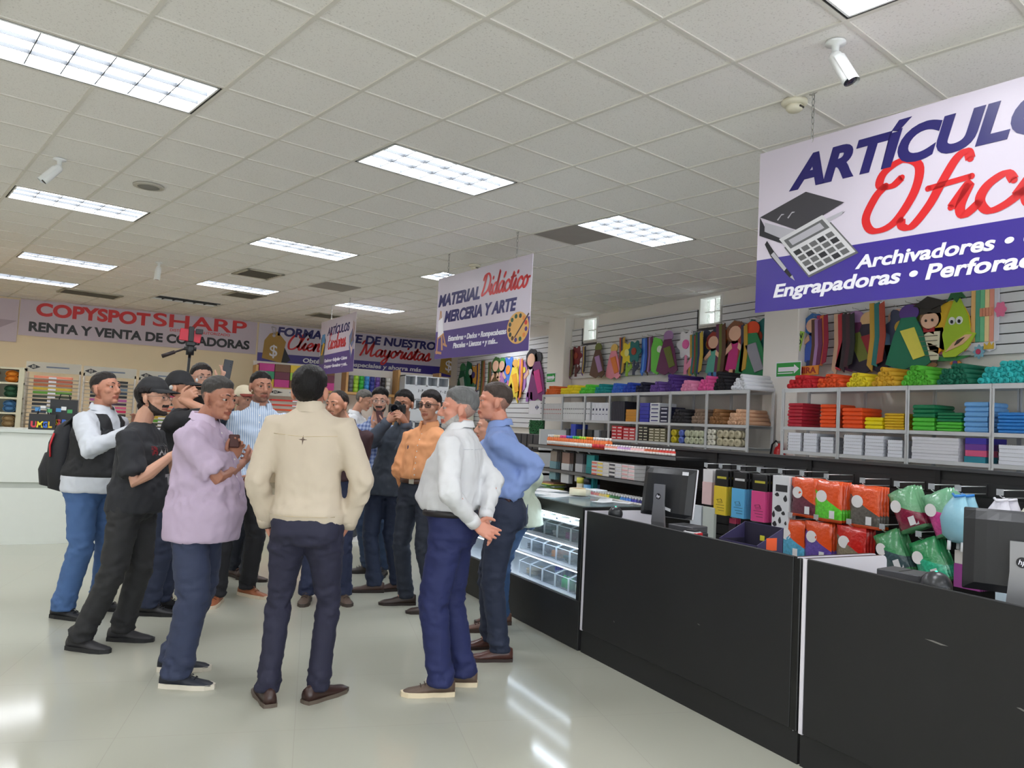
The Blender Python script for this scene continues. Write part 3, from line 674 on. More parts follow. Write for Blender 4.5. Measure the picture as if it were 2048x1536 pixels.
MB().box(-.03, .05, -d/2-.001, -d/2, .09, .16).build('orange_label', mat((238, 96, 50), .5), t); MB().box(w_/2-.0075, w_/2-.006, -.015, .02, .12, .15).build('yellow_label', mat((214, 208, 60), .5), t)
t = thing('card_terminal', 'small black card terminal with red strip beside the printer', 'card terminal', (3.2, 3.72, WT+.04), R(20))
MB().box(-.035, .035, -.05, .05, 0, .09, bev=.008).build('body', mat((196, 196, 198), .4), t); MB().box(-.025, .025, -.035, .035, .09, .1, bev=.003).build('screen', INK, t); MB().box(-.036, .036, -.051, -.03, .06, .085, bev=.002).build('red_strip', mat((220, 40, 50), .4), t)
o = MB().box(-.06, .06, -.07, .07, 0, .04, bev=.003).build('terminal_stand', mat((200, 200, 202), .5), None, (3.2, 3.72, WT)); tag(o, 'pale stand under the small card terminal', 'stand')
# ---------------------------------------------------------------- white service counter at the left
t = thing('service_counter', 'long white service counter behind the men at the left', 'counter', (-4.5, 9.87, 0)); WC = mat((222, 226, 218), .3, 0, .02); WG = mat((196, 200, 192), .4)
MB().box(0, 4.6, 0, .6, .66, 1.19, bev=.004).build('upper_front', WC, t); MB().box(0, 4.6, .03, .6, .6, .66).build('shadow_gap', WG, t); MB().box(0, 4.6, 0, .6, 0, .6).build('lower_front', WC, t); MB().box(-.01, 4.61, -.02, .62, 1.19, 1.23, bev=.004).build('counter_top', mat((206, 212, 204), .3), t)
# ================================================================ white metal shelving along the right wall
SHM = mat((206, 208, 210), .4, .1, .02)
FX, BX = 6.83, 7.27
def shelving(ys, label, levels, far=False):
    ya, yb = ys[0], ys[-1]
    t = thing('metal_shelf', label, 'shelf', (FX, ya, 0)); D = BX-FX
    for y in ys:
        for x in (0, D-.03):
            q = MB(); q.box(x, x+.004, y-ya-.02, y-ya+.02, 0, 2.1); q.box(x, x+.032, y-ya-.002, y-ya+.002, 0, 2.1)
            if x == 0:
                for z in (2.06, 1.62, 1.36): q.cyl((-.002, y-ya, z), (.002, y-ya, z), .006, 8)
            q.build('upright', SHM, t)
    for z in levels:
        q = MB(); q.box(.008, D-.008, 0, yb-ya, z-.004, z-.0004); q.box(.006, .01, 0, yb-ya, z-.045 if z > 2 else z-.035, z); q.box(D-.01, D-.006, 0, yb-ya, z-.035, z); q.build('shelf_board', SHM, t)
    return t
LV = (2.1, 1.67, 1.40, 1.0, .6, .15)
YR = (2.55, 3.33, 4.11, 4.92, 5.72, 6.48); YL = (7.03, 7.76, 8.5, 9.23, 9.95, 10.65, 11.35, 12.02)
shelving(YR, 'white metal shelving right of the fire extinguisher', LV)
shelving(YL, 'long white metal shelving left of the fire extinguisher', LV)
def roll_mesh(c, r=.027, L=.6):
    q = MB(); n = 14
    q.lathe([(r*.62, 0), (r, 0), (r, L), (r*.62, L), (r*.62, 0)], n, 0, Matrix.Rotation(R(90), 4, 'Y'))
    # the sheet's free edge spirals inside the roll
    pts = [(0.004, r*(.6-.05*k)*cos(k*.7), r*(.6-.05*k)*sin(k*.7)) for k in range(8)]
    vs = []; fs = []
    for p in pts: vs += [(p[0], p[1], p[2]), (L, p[1], p[2])]
    q.add(vs, [(2*k, 2*k+1, 2*k+3, 2*k+2) for k in range(7)], 0, True)
    return q.build('foam_roll', mat(c, .55, 0, .05, 8, spec=.3))
def pile(src, y0, y1, z, rows, label, group, x=FX+.01, r=.027, jit=.012, seed=1):
    rnd = random.Random(seed); n0 = max(1, int(abs(y1-y0)/(2*r+.001))); used = False; lo = min(y0, y1)
    for k in range(rows):
        n = n0-k if k < rows-1 or rows < 3 else max(1, (n0-k)*2//3)
        off = (rnd.randint(0, 1) if k == rows-1 and rows > 2 else 0)
        for i in range(max(1, n)):
            o = src if not used else src.copy()
            if used: COL.objects.link(o)
            used = True
            o.location = (x+rnd.uniform(-jit, jit), lo+r+(i+off)*(2*r+.001)+k*r, z+r+.001+k*r*1.74); o.rotation_euler = (rnd.uniform(0, 6), 0, 0)
            tag(o, label, 'foam roll', group)
RL = [('red', (206, 40, 48), 6.44, 6.05, 3), ('orange', (232, 84, 38), 6.04, 5.69, 3), ('yellow', (236, 212, 44), 5.67, 5.36, 3), ('amber', (222, 170, 46), 5.35, 5.05, 4), ('bright green', (92, 190, 58), 5.03, 4.67, 4), ('dark green', (26, 110, 84), 4.66, 4.31, 4), ('turquoise', (52, 190, 190), 4.30, 3.75, 4),
      ('white', (232, 234, 240), 7.36, 7.05, 4), ('black', (30, 28, 34), 7.66, 7.38, 5), ('hot pink', (236, 92, 160), 8.0, 7.68, 4), ('light pink', (242, 150, 190), 8.34, 8.02, 3), ('deep purple', (84, 52, 136), 8.68, 8.36, 5), ('violet', (112, 78, 160), 9.02, 8.7, 3), ('navy', (34, 36, 62), 9.33, 9.04, 3), ('royal blue', (42, 72, 180), 9.64, 9.35, 3),
      ('sky blue', (60, 110, 210), 9.98, 9.66, 3), ('sea green', (24, 140, 140), 10.42, 10.05, 3), ('lime green', (90, 200, 60), 10.85, 10.46, 3), ('lemon yellow', (240, 214, 40), 11.5, 10.9, 3), ('dark orange', (222, 104, 40), 11.95, 11.55, 3)]
for k, (nm, c, a, b_, rows) in enumerate(RL):
    pile(roll_mesh(c), a, b_, 2.1, rows, '%s foam roll in the %s pile on top of the white shelving' % (nm, nm), nm+' foam rolls on the shelf top', seed=k)
for nm, c, a, b_, rows in (('brown', (150, 106, 66), 7.74, 7.44, 4), ('peach', (226, 180, 146), 7.42, 7.06, 4), ('charcoal', (48, 46, 50), 8.48, 8.14, 4), ('taupe', (150, 126, 108), 8.12, 7.79, 4)):
    pile(roll_mesh(c, .026, .42), a, b_, 1.67, rows, '%s foam roll in the %s pile on the second shelf' % (nm, nm), nm+' foam rolls on the second shelf', seed=len(nm))
# ---- soft packs of foam sheets
def pack_mesh(c, w_=.2, d=.3, h=.036):
    q = MB(); rings = []; n = 6
    for z, s_ in ((0, .93), (h*.25, 1), (h*.75, 1), (h, .93)): rings.append([(d*(.5-.5*s_)+x*d*s_, (y-.5)*w_*s_, z) for x, y in ((0, 0), (.02, .5), (0, 1), (.5, 1.01), (1, 1), (1, 0), (.5, -.01))])
    q.loft(rings, 0, False); return q.build('foam_sheet_pack', mat(c, .28, 0, .1, 25, .25, 30, spec=.5))
def stack(cols, y0, y1, z, h, what, label, group, mk=pack_mesh, x=FX+.012, rnd=random.Random(3)):
    w_ = abs(y1-y0)-.008; cache = {}; zz = z+.001
    for k, (nm, c) in enumerate(cols):
        if nm in cache: o = cache[nm].copy(); COL.objects.link(o)
        else: o = mk(c, w_, .3, h*.97); cache[nm] = o
        o.location = (x+rnd.uniform(0, .012), (y0+y1)/2+rnd.uniform(-.004, .004), zz); zz += h
        tag(o, label % nm if '%s' in label else label, what, group % nm if '%s' in group else group)
RD, OR, YE, GO, DG, GR, LB, MBL = ('crimson', (186, 44, 62)), ('orange', (238, 88, 40)), ('lemon', (240, 220, 30)), ('golden yellow', (222, 180, 40)), ('dark green', (28, 120, 80)), ('grass green', (86, 190, 66)), ('pale blue', (110, 166, 220)), ('mid blue', (52, 130, 206))
for st, a, b_, h, lab in (([RD]*7, 6.42, 6.21, .038, '%s foam sheet pack in the stack at the end of the second shelf'), ([OR]*6, 5.97, 5.76, .042, '%s foam sheet pack in the stack left of a shelf upright'), ([OR]*5, 5.68, 5.43, .043, '%s foam sheet pack in the stack right of a shelf upright'), ([YE]*3, 5.41, 5.2, .04, '%s foam sheet pack in the low bright stack'),
                          ([GO]*6, 5.18, 4.96, .027, '%s foam sheet pack in the stack beside the low lemon one'), ([GR]*3+[DG]*3, 4.88, 4.65, .041, '%s foam sheet pack in the taller two-tone green stack'), ([GR]*3+[DG]*3, 4.63, 4.39, .029, '%s foam sheet pack in the lower two-tone green stack'), ([LB]*6, 4.37, 4.15, .045, '%s foam sheet pack in the stack left of a shelf upright'), ([MBL]*6, 4.07, 3.83, .03, '%s foam sheet pack in the stack cut by the right edge')):
    stack(st, a, b_, 1.67, h, 'foam pack', lab, 'foam packs, %s, '+lab.split(' in the ')[1][:24])
# ---- spiral notebooks
def notebook_mesh(c, w_, d, h):
    q = MB(); q.box(0, d, -w_/2+.012, w_/2, 0, h, 0); return q.build('notebook', mat(c, .5, 0, .03, 40))
def notebooks(y0, y1, n, lab, grp, h=.034):
    w_ = abs(y1-y0)-.006; o0 = None
    for k in range(n):
        if o0 is None:
            o0 = thing('spiral_notebook', lab, 'notebook', (0, 0, 0), 0, grp)
            q = MB(); q.box(0, .28, -w_/2, w_/2-.014, 0, h*.95, bev=.002); q.build('pages', mat((226, 228, 236), .55, 0, .03, 40), o0)
            q = MB(); q.box(-.001, .281, -w_/2-.001, w_/2-.013, h*.9, h*.96); q.build('cover', mat((236, 237, 242), .4), o0)
            q = MB()
            for j in range(9): q.tube([(.01+j*.032, w_/2-.014+.012*cos(a*pi/4), h*.5+h*.5*sin(a*pi/4)) for a in range(9)], .003, 5)
            q.build('spiral', INK, o0); o = o0
        else: o = dup(o0)
        o.location = (FX+.012+.004*(k % 2), (y0+y1)/2, 1.401+k*h)
for a, b_, n, lb in ((6.42, 6.22, 6, 'white spiral notebook in the stack by the shelf end'), (6.2, 6.0, 6, 'white spiral notebook in the stack below crimson packs'), (5.97, 5.78, 5, 'white spiral notebook in the stack below the left orange packs'), (5.67, 5.43, 6, 'white spiral notebook in the stack below the right orange packs'), (5.41, 5.18, 6, 'white spiral notebook in the stack below lemon packs'), (5.15, 4.97, 5, 'white spiral notebook in the stack below golden packs'), (4.07, 3.84, 5, 'white spiral notebook in the stack cut by the right edge')):
    notebooks(a, b_, n, lb, 'spiral notebooks: '+lb[27:])
stack([('white', (220, 220, 226))]*7, 4.88, 4.4, 1.40, .03, 'paper', '%s loose paper ream in the wide stack below green packs', 'wide paper stack', mk=notebook_mesh)
stack([('teal', (40, 130, 150)), ('pink', (214, 90, 130)), ('violet', (110, 60, 150)), ('indigo', (60, 50, 160))], 4.36, 4.15, 1.40, .055, 'box', '%s box in the four-colour stack on the notebook shelf', 'four-colour boxes', mk=notebook_mesh)
for a, b_ in ((4.88, 4.4), (4.07, 3.75)): stack([('white', (222, 222, 228))]*3, a, b_, 1.0, .06, 'paper', 'white paper ream on the lower shelf, under the %s stack' % ('wide' if a > 4.5 else 'cut off'), 'reams on the lower shelf %d' % int(a*10), mk=notebook_mesh)
# ---- second and third shelf of the left unit
def upright_books(y0, y1, n, z, h, cols, lab, grp, d=.26, mark=None, x=FX+.012):
    w_ = (y0-y1)/n; src = {}
    for k in range(n):
        nm, c = cols[k % len(cols)]
        if nm not in src:
            o = thing('binder', lab % nm, 'binder', (0, 0, 0), 0, grp); MB().box(0, d, -w_/2+.001, w_/2-.001, 0, h, bev=.002).build('cover', mat(c, .45, 0, .03), o)
            if mark:
                q = MB(); q.cyl((-.001, 0, h*.62), (.001, 0, h*.62), w_*.22, 10); q.box(-.001, .0, -w_*.28, w_*.28, h*.34, h*.37); q.build('spine_label', mat(mark, .5), o)
            src[nm] = o
        else: o = dup(src[nm])
        o.location = (x, y0-w_*(k+.5), z+.001); o['label'] = lab % nm; o['group'] = grp
upright_books(12.0, 11.38, 10, 1.67, .27, [('grey-white', (200, 200, 202))], '%s binder standing in the far bay of the second shelf', 'far bay binders', mark=(180, 60, 50))
upright_books(11.33, 10.68, 11, 1.67, .29, [('white', (216, 218, 220))], '%s binder with dark marks, bay under the yellow-green rolls', 'middle bay binders', mark=(60, 60, 70))
upright_books(10.62, 10.5, 2, 1.67, .29, [('white', (220, 222, 226))], '%s thin binder with dark marks, left of the thick navy-labelled ones', 'near bay binders', mark=(50, 50, 60))
upright_books(10.45, 9.98, 5, 1.67, .28, [('white', (218, 220, 228))], '%s thick binder with navy label on the second shelf', 'thick white binders', mark=(40, 44, 90))
upright_books(9.9, 9.56, 7, 1.67, .3, [('black', (40, 42, 56))], '%s folder standing between white binders and amber boxes', 'black folders')
def boxes(y0, y1, z, cols, rows, h, lab, grp, d=.3, band=None, x=FX+.012):
    w_ = (y0-y1)/len(cols); cache = {}
    for i, (nm, c) in enumerate(cols):
        for k in range(rows):
            if nm not in cache:
                o = thing('carton', lab % nm, 'box', (0, 0, 0), 0, grp); MB().box(0, d, -w_/2+.003, w_/2-.003, 0, h*.97, bev=.002).build('box_body', mat(c, .4, 0, .04), o)
                if band: MB().box(-.001, 0, -w_*.35, w_*.35, h*.3, h*.6).build('printed_band', mat(band, .45), o)
                cache[nm] = o
            else: o = dup(cache[nm])
            o.location = (x+.003*(k % 2), y0-w_*(i+.5), z+.001+k*h); o['label'] = lab % nm; o['group'] = grp
boxes(9.53, 9.27, 1.67, [('amber', (204, 140, 50))], 4, .045, '%s flat box stacked beside the black folders', 'amber boxes')
boxes(9.88, 9.6, 1.40, [('red', (206, 50, 60))]*2, 4, .05, '%s small box stacked on the third shelf, left half of its bay', 'red boxes left', band=(236, 232, 230))
boxes(9.58, 9.28, 1.40, [('red-white', (214, 80, 84))]*2, 4, .045, '%s small box stacked on the third shelf, right half of its bay', 'red boxes right', band=(240, 236, 232))
boxes(9.2, 8.98, 1.40, [('black and cream', (60, 58, 54))]*2, 5, .042, '%s small box stacked left on the third shelf', 'cream boxes left', band=(226, 220, 196))
boxes(8.96, 8.58, 1.40, [('olive and cream', (128, 122, 96))]*3, 5, .038, '%s small box stacked right on the third shelf', 'cream boxes right', band=(232, 228, 206))
boxes(9.19, 8.97, 1.67, [('blue-ended', (58, 62, 170))], 5, .055, '%s paper ream stacked beside the navy and white reams', 'blue reams')
boxes(8.95, 8.73, 1.67, [('white', (226, 228, 232))], 5, .055, '%s paper ream stacked in the middle of the ream bay', 'white reams', band=(60, 62, 120))
boxes(8.72, 8.54, 1.67, [('navy', (40, 42, 72))], 4, .055, '%s paper ream stacked left of the charcoal rolls', 'navy reams', band=(210, 212, 222))
def ring(r, w_, c, core, name='tape_roll'):
    t = thing(name, 'x', 'tape roll'); T = Matrix.Rotation(R(90), 4, 'Y')
    MB().lathe([(r*.6, 0), (r, 0), (r, w_), (r*.6, w_), (r*.6, 0)], 18, 0, T).build('tape', mat(c, .25, 0, .05), t)
    MB().lathe([(r*.54, .001), (r*.6, .001), (r*.6, w_-.001), (r*.54, w_-.001), (r*.54, .001)], 18, 0, T).build('core', mat(core, .7), t); return t
def tape_block(y0, y1, z, r, c, core, rows, lab, grp, depth=3):
    src = None; n = max(1, int((y0-y1)/(2*r+.002)))
    for k in range(rows):
        for i in range(n):
            for d_ in range(depth):
                o = ring(r, .046, c, core) if src is None else dup(src)
                if src is None: src = o
                o.location = (FX+.012+d_*.049, y0-r-i*(2*r+.002), z+r+.001+k*(2*r+.001)); o['label'] = lab; o['group'] = grp
tape_block(7.74, 7.6, 1.4, .034, (226, 222, 206), (180, 160, 130), 3, 'cream tape roll stacked at the left end of the lowest seen shelf bay', 'cream tape rolls')
tape_block(7.56, 7.1, 1.4, .05, (200, 190, 160), (150, 140, 120), 2, 'clear tape roll with round open core on the third shelf', 'clear tape rolls', 2)
tape_block(8.46, 8.36, 1.4, .045, (210, 190, 40), (40, 38, 34), 2, 'yellow and black tape roll stacked on the third shelf', 'yellow tape rolls', 2)
tape_block(8.3, 8.2, 1.4, .045, (90, 110, 190), (180, 170, 140), 2, 'blue tape roll stacked on the third shelf', 'blue tape rolls', 2)
tape_block(8.18, 7.8, 1.4, .045, (196, 200, 170), (170, 160, 130), 2, 'pale olive tape roll stacked left of a shelf upright', 'pale tape rolls', 2)
for k, (y, c) in enumerate(((11.2, (70, 72, 80)), (11.0, (60, 80, 190)), (10.82, (52, 54, 60)), (10.5, (46, 48, 50)), (10.3, (150, 152, 156)), (10.1, (60, 62, 64)))):
    o = MB().box(0, .25, -.07, .07, 0, .12 if k != 1 else .2, bev=.006).build('supply_box', mat(c, .5, 0, .05), None, (FX+.02, y, 1.401)); tag(o, '%s box on the third shelf, %s of the row under white binders' % (('grey', 'blue', 'black', 'ink', 'silver', 'charcoal')[k], ORD[k]), 'box')
# green leaf panel, fire extinguisher, arrow signs
q = MB(); rnd = random.Random(5)
for k in range(900):
    y, z, a = rnd.uniform(0, .52), rnd.uniform(0, .42), rnd.uniform(0, 6.3); s_ = rnd.uniform(.012, .022); x = rnd.uniform(-.02, 0)
    q.add([(x-.008, y+s_*cos(a), z+s_*sin(a)), (x, y+s_*.5*cos(a+1.6), z+s_*.5*sin(a+1.6)), (x+.004, y-s_*cos(a), z-s_*sin(a)), (x, y+s_*.5*cos(a-1.6), z+s_*.5*sin(a-1.6))], [(0, 1, 2, 3)])
t = thing('leaf_panel', 'square green artificial leaf panel on the far end of the shelving', 'wall panel', (6.8, 11.88, 1.22)); q.build('foliage', mat((46, 120, 70), .6, 0, .4, 40), t)['kind'] = 'stuff'; MB().box(0, .015, 0, .52, 0, .42).build('backing', mat((26, 60, 38), .7), t)
t = thing('fire_extinguisher', 'red fire extinguisher between the two white shelving units', 'fire extinguisher', (7.22, 6.88, 1.05))
MB().lathe([(.001, 0), (.065, 0), (.068, .02), (.068, .32), (.05, .37), (.02, .39), (.02, .42), (.001, .42)], 20).build('cylinder', mat((196, 36, 40), .3), t); MB().tube([(0, 0, .41), (0, .06, .45), (0, .12, .4), (-.01, .14, .25), (0, .12, .1)], .011, 8).build('hose', INK, t); MB().box(-.012, .012, -.05, .03, .42, .45, bev=.004).build('handle', CHR, t); MB().lathe([(.069, .1), (.069, .22)], 20).build('label_band', mat((226, 222, 210), .5), t)
GRN = mat((40, 158, 66), .4, 0, .03)
def arrow(p, w_, h, label):
    t = thing('arrow_sign', label, 'sign', p, 0, 'green arrow signs'); T = frame((0, 0, 0), (0, -1, 0), (0, 0, 1))
    MB().box(-.003, 0, -w_, 0, 0, h).build('sheet', LET, t)
    flat([(.012, .012), (w_-.012, .012), (w_-.012, h-.012), (.012, h-.012)], GRN, T, t, 'green_field', .0035)
    flat([(.1*w_, .38*h), (.72*w_, .38*h), (.72*w_, .22*h), (.92*w_, .52*h), (.72*w_, .82*h), (.72*w_, .66*h), (.1*w_, .66*h)], LET, T, t, 'arrow', .0042)
    flat([(.08*w_, .24*h), (.68*w_, .24*h), (.68*w_, .3*h), (.08*w_, .3*h)], LET, T, t, 'bar', .0042)
t = thing('notice_card', 'white notice card with a diamond badge above the far binders', 'sign', (6.78, 12.42, 1.75)); T = frame((0, 0, 0), (0, -1, 0), (0, 0, 1)); MB().box(-.004, 0, -.42, 0, 0, .24).build('card', LET, t)
flat([(.3, .07), (.37, .12), (.3, .17), (.23, .12)], mat((60, 74, 120), .5), T, t, 'diamond_badge', .0045); flat([(.29, .08), (.31, .08), (.31, .16), (.29, .16)], LET, T, t, 'badge_slit', .0052)
arrow((7.296, 7.05, 2.275), .4, .19, 'green arrow sign on the column under the big office sign'); arrow((7.296, 13.1-.36, 2.36), .34, .18, 'far green arrow sign on the column beyond the shelving')
# ================================================================ foam figures hanging on the slatwall (plain generic cut-outs)
def cut(mb, pts, x0, th, mi=0): mb.prism([(-y, z) for y, z in pts], 0, th, mi, Matrix(((0, 0, -1, x0), (1, 0, 0, 0), (0, 1, 0, 0), (0, 0, 0, 1))))
def blob(cy, cz, ry, rz, n=16, w_=0, f=5): return [(cy+ry*(1+w_*cos(f*2*pi*k/n))*cos(2*pi*k/n), cz+rz*(1+w_*cos(f*2*pi*k/n))*sin(2*pi*k/n)) for k in range(n)]
SKN = (236, 190, 160)
def fig(kind, y, zt, h, cols, label, x=7.44, grp='foam figures on the slatwall', layers=1):
    t = thing('foam_figure', label, 'foam figure', (x, y, zt), 0, grp); w_ = h
    def part(nm, pts, c, lay): q = MB(); cut(q, [(a*h*1.15, b_*h) for a, b_ in pts], -lay*.012, .012); q.build(nm, mat(c, .6, 0, .05, 20), t)
    q = MB(); q.tube([(.05, 0, .02), (-.06, 0, .02), (-.07, 0, .035)], .003, 6); q.build('hook', CHR, t)
    if kind == 'doll':
        part('hair', blob(0, -.18, .2, .2, 18, .06, 7), cols[0], 0); part('face', blob(0, -.2, .13, .13), SKN, 1)
        part('dress', [(-.08, -.33), (.08, -.33), (.13, -.5), (.2, -.82), (.1, -.86), (0, -.82), (-.1, -.86), (-.2, -.82), (-.13, -.5)], cols[1], 0); part('arm', [(-.08, -.36), (-.24, -.52), (-.2, -.57), (-.06, -.46)], SKN, 1); part('arm', [(.08, -.36), (.24, -.52), (.2, -.57), (.06, -.46)], SKN, 1)
        part('leg', [(-.1, -.82), (-.03, -.82), (-.03, -1), (-.12, -1)], cols[2], 1); part('leg', [(.1, -.82), (.03, -.82), (.03, -1), (.12, -1)], cols[2], 1)
    elif kind == 'gown':
        part('head', blob(0, -.13, .14, .13), cols[0], 0); part('gown', [(-.1, -.2), (.1, -.2), (.22, -.45), (.33, -.9), (.2, -1), (.08, -.94), (-.05, -1), (-.2, -.95), (-.32, -.9), (-.2, -.45)], cols[1], 1); part('sash', [(-.1, -.4), (.1, -.36), (.26, -.8), (.1, -.85)], cols[2], 2)
    elif kind == 'strip':
        for k in range(3): part('ribbon', [(-.12+.08*k, -.02*k), (-.05+.08*k, 0), (-.02+.08*k, -.5), (-.06+.08*k, -1+.07*k), (-.14+.08*k, -.9), (-.1+.08*k, -.5)], cols[k % len(cols)], k)
    elif kind == 'flower':
        part('petals', blob(0, -.3, .26, .3, 40, .18, 6), cols[0], 0); part('centre', blob(0, -.3, .1, .11), cols[1], 1); part('stem', [(-.03, -.55), (.03, -.55), (.05, -1), (-.05, -1)], cols[2], 0); part('leaf', [(.03, -.8), (.2, -.62), (.26, -.75), (.06, -.92)], cols[2], 1)
    elif kind == 'tag':
        part('tag', [(-.15, -.02), (.1, -.1), (.22, -.3), (.24, -.85), (0, -1), (-.22, -.9), (-.24, -.3)], cols[0], 0); part('patch', blob(.08, -.35, .09, .09), cols[1], 1)
    return t
DY = 7.44
FG = [('flower', 11.95, 3.0, .5, [(120, 30, 40), (150, 60, 40), (90, 40, 40)], 'dark red foam flower at the left end of the near slatwall'), ('strip', 11.6, 2.98, .48, [(90, 60, 120), (200, 170, 50), (40, 36, 50)], 'purple and yellow foam ribbon beside the dark red flower'),
 ('gown', 10.75, 2.97, .55, [(236, 196, 110), (240, 150, 170), (236, 130, 60)], 'pink foam gown figure with a yellow top'), ('flower', 10.3, 2.95, .5, [(240, 214, 50), (240, 230, 140), (150, 190, 60)], 'yellow foam flower left of the sky blue ribbons'), ('strip', 9.9, 3.0, .55, [(70, 130, 220), (110, 170, 240), (60, 100, 200)], 'sky blue foam ribbons left of the green tag'),
 ('tag', 9.5, 3.0, .55, [(110, 206, 76), (230, 240, 220)], 'bright green foam tag figure with pale round patch'), ('flower', 8.9, 3.02, .58, [(238, 236, 240), (240, 110, 180), (236, 150, 180)], 'white foam flower with pink centre and stem'), ('strip', 8.55, 2.98, .6, [(60, 110, 60), (40, 60, 110), (210, 180, 60)], 'green and navy foam ribbons under the near glass block window'),
 ('doll', 8.3, 2.95, .62, [(150, 50, 40), (96, 180, 160), (80, 140, 200)], 'foam doll in a teal dress with red hair'), ('strip', 8.05, 2.98, .62, [(226, 110, 50), (226, 150, 60), (60, 60, 60)], 'orange foam ribbons right of the teal doll'), ('doll', 7.87, 3.06, .72, [(140, 90, 60), (200, 50, 130), (230, 180, 140)], 'foam doll in magenta with brown hair'),
 ('doll', 7.6, 3.02, .66, [(120, 80, 56), (96, 40, 52), (150, 190, 220)], 'small foam doll with wine jacket and pale blue legs'), ('gown', 7.56, 3.04, .74, [(230, 80, 40), (40, 130, 80), (150, 150, 160)], 'foam figure with orange head and green gown by the column')]
FG += [('doll', 6.6, 3.03, .62, [(52, 110, 180), (70, 100, 190), (50, 60, 110)], 'foam doll with blue hair right of the green arrow sign'), ('strip', 6.42, 3.0, .6, [(180, 50, 100), (210, 120, 60), (150, 30, 60)], 'magenta foam ribbons beside the blue haired doll'), ('strip', 6.2, 3.0, .66, [(216, 180, 150), (196, 60, 70), (60, 70, 50)], 'beige and red foam ribbons left of the dark gowns'), ('strip', 6.05, 2.98, .62, [(50, 40, 46), (70, 40, 50), (36, 40, 40)], 'dark foam ribbons left of the black gown'),
 ('gown', 5.82, 2.98, .64, [(230, 190, 140), (46, 40, 56), (150, 40, 50)], 'black foam gown figure with a red sash'), ('gown', 5.5, 2.98, .66, [(244, 200, 176), (128, 166, 206), (110, 150, 200)], 'pale blue foam baby gown figure'), ('gown', 5.33, 3.0, .64, [(90, 60, 140), (30, 120, 90), (230, 220, 90)], 'green foam gown figure between the baby and the graduate')]
rnd = random.Random(11); WORDS = ['plum', 'olive', 'rust', 'teal', 'brown', 'mauve', 'ochre', 'slate']; WC = [(110, 50, 90), (110, 120, 50), (170, 70, 50), (40, 120, 120), (96, 66, 50), (170, 130, 180), (200, 160, 60), (60, 66, 90)]
near = ['near the far column', 'left of the pink gown', 'left of the yellow flower', 'right of the yellow flower', 'left of the green tag', 'between tag and white flower', 'left of the white flower', 'left of the teal doll', 'between teal and magenta dolls', 'behind the magenta doll', 'beside the small wine doll', 'at the near column', 'right of the blue haired doll', 'left of the black gown', 'between black and pale blue gowns', 'between pale blue gown and graduate', 'behind the graduate']
for k, y in enumerate((12.08, 11.15, 10.5, 10.1, 9.75, 9.25, 8.72, 8.42, 8.15, 7.98, 7.72, 7.5, 6.5, 6.0, 5.68, 5.42, 5.24)):
    i, j = k % 8, (k*3+1) % 8; FG.append((('strip', 'gown', 'strip', 'flower')[k % 4], y, 2.96+.05*(k % 3), .5+.06*(k % 3)+(.08 if y < 9 else 0), [WC[i], WC[j], WC[(i+4) % 8]], '%s and %s foam cut-out hanging %s' % (WORDS[i], WORDS[j], near[k])))
for k, (kd, y, zt, h, cs, lb) in enumerate(FG): fig(kd, y, zt, h*1.08, cs, lb, x=DY+.012-(k*5 % 9)*.0105)
FGF = [('tag', 16.6, 3.0, .7, [(20, 110, 70), (230, 236, 230)], 'far dark green foam tag figure in the corner'), ('strip', 16.1, 2.9, .6, [(120, 60, 60), (60, 90, 150), (220, 160, 60)], 'far multicoloured foam ribbons next to the green tag'), ('strip', 15.5, 2.9, .6, [(90, 130, 60), (60, 50, 40), (120, 90, 60)], 'far olive foam ribbons'), ('doll', 14.9, 2.95, .7, [(80, 170, 90), (190, 130, 190), (230, 150, 60)], 'far foam doll with green hair'), ('gown', 14.3, 2.9, .72, [(220, 170, 90), (236, 210, 80), (236, 170, 60)], 'far yellow foam gown figure'), ('doll', 13.6, 3.05, .9, [(40, 34, 44), (236, 234, 240), (150, 100, 170)], 'far large foam figure with black hair and white dress')]
FGF += [('gown', 17.0, 2.95, .8, [(60, 140, 90), (26, 100, 70), (210, 220, 210)], 'far green foam gown figure nearest the back corner'), ('flower', 16.35, 2.85, .6, [(220, 160, 60), (70, 60, 120), (60, 120, 70)], 'far amber foam flower'), ('strip', 15.85, 2.95, .75, [(50, 46, 50), (100, 110, 50), (150, 90, 60)], 'far dark foam ribbons with an olive one'), ('doll', 15.2, 2.98, .8, [(70, 110, 60), (100, 80, 50), (90, 70, 60)], 'far foam doll in brown with olive hair'),
  ('flower', 14.6, 2.95, .75, [(80, 130, 220), (240, 150, 60), (200, 120, 190)], 'far blue foam flower with orange centre'), ('strip', 14.05, 2.9, .8, [(236, 200, 60), (200, 120, 180), (240, 150, 70)], 'far yellow and mauve foam ribbons'), ('tag', 13.95, 2.9, .6, [(180, 130, 200), (240, 220, 90)], 'far lilac foam tag figure'), ('gown', 13.35, 3.0, .85, [(40, 36, 44), (120, 60, 110), (200, 60, 130)], 'far purple foam gown figure at the column')]
FGF = [(k_, y_, z_, h_*1.15, c_, l_) for k_, y_, z_, h_, c_, l_ in FGF]
for kd, y, zt, h, cs, lb in FGF: fig(kd, y, zt, h, cs, lb, grp='foam figures on the far slatwall')
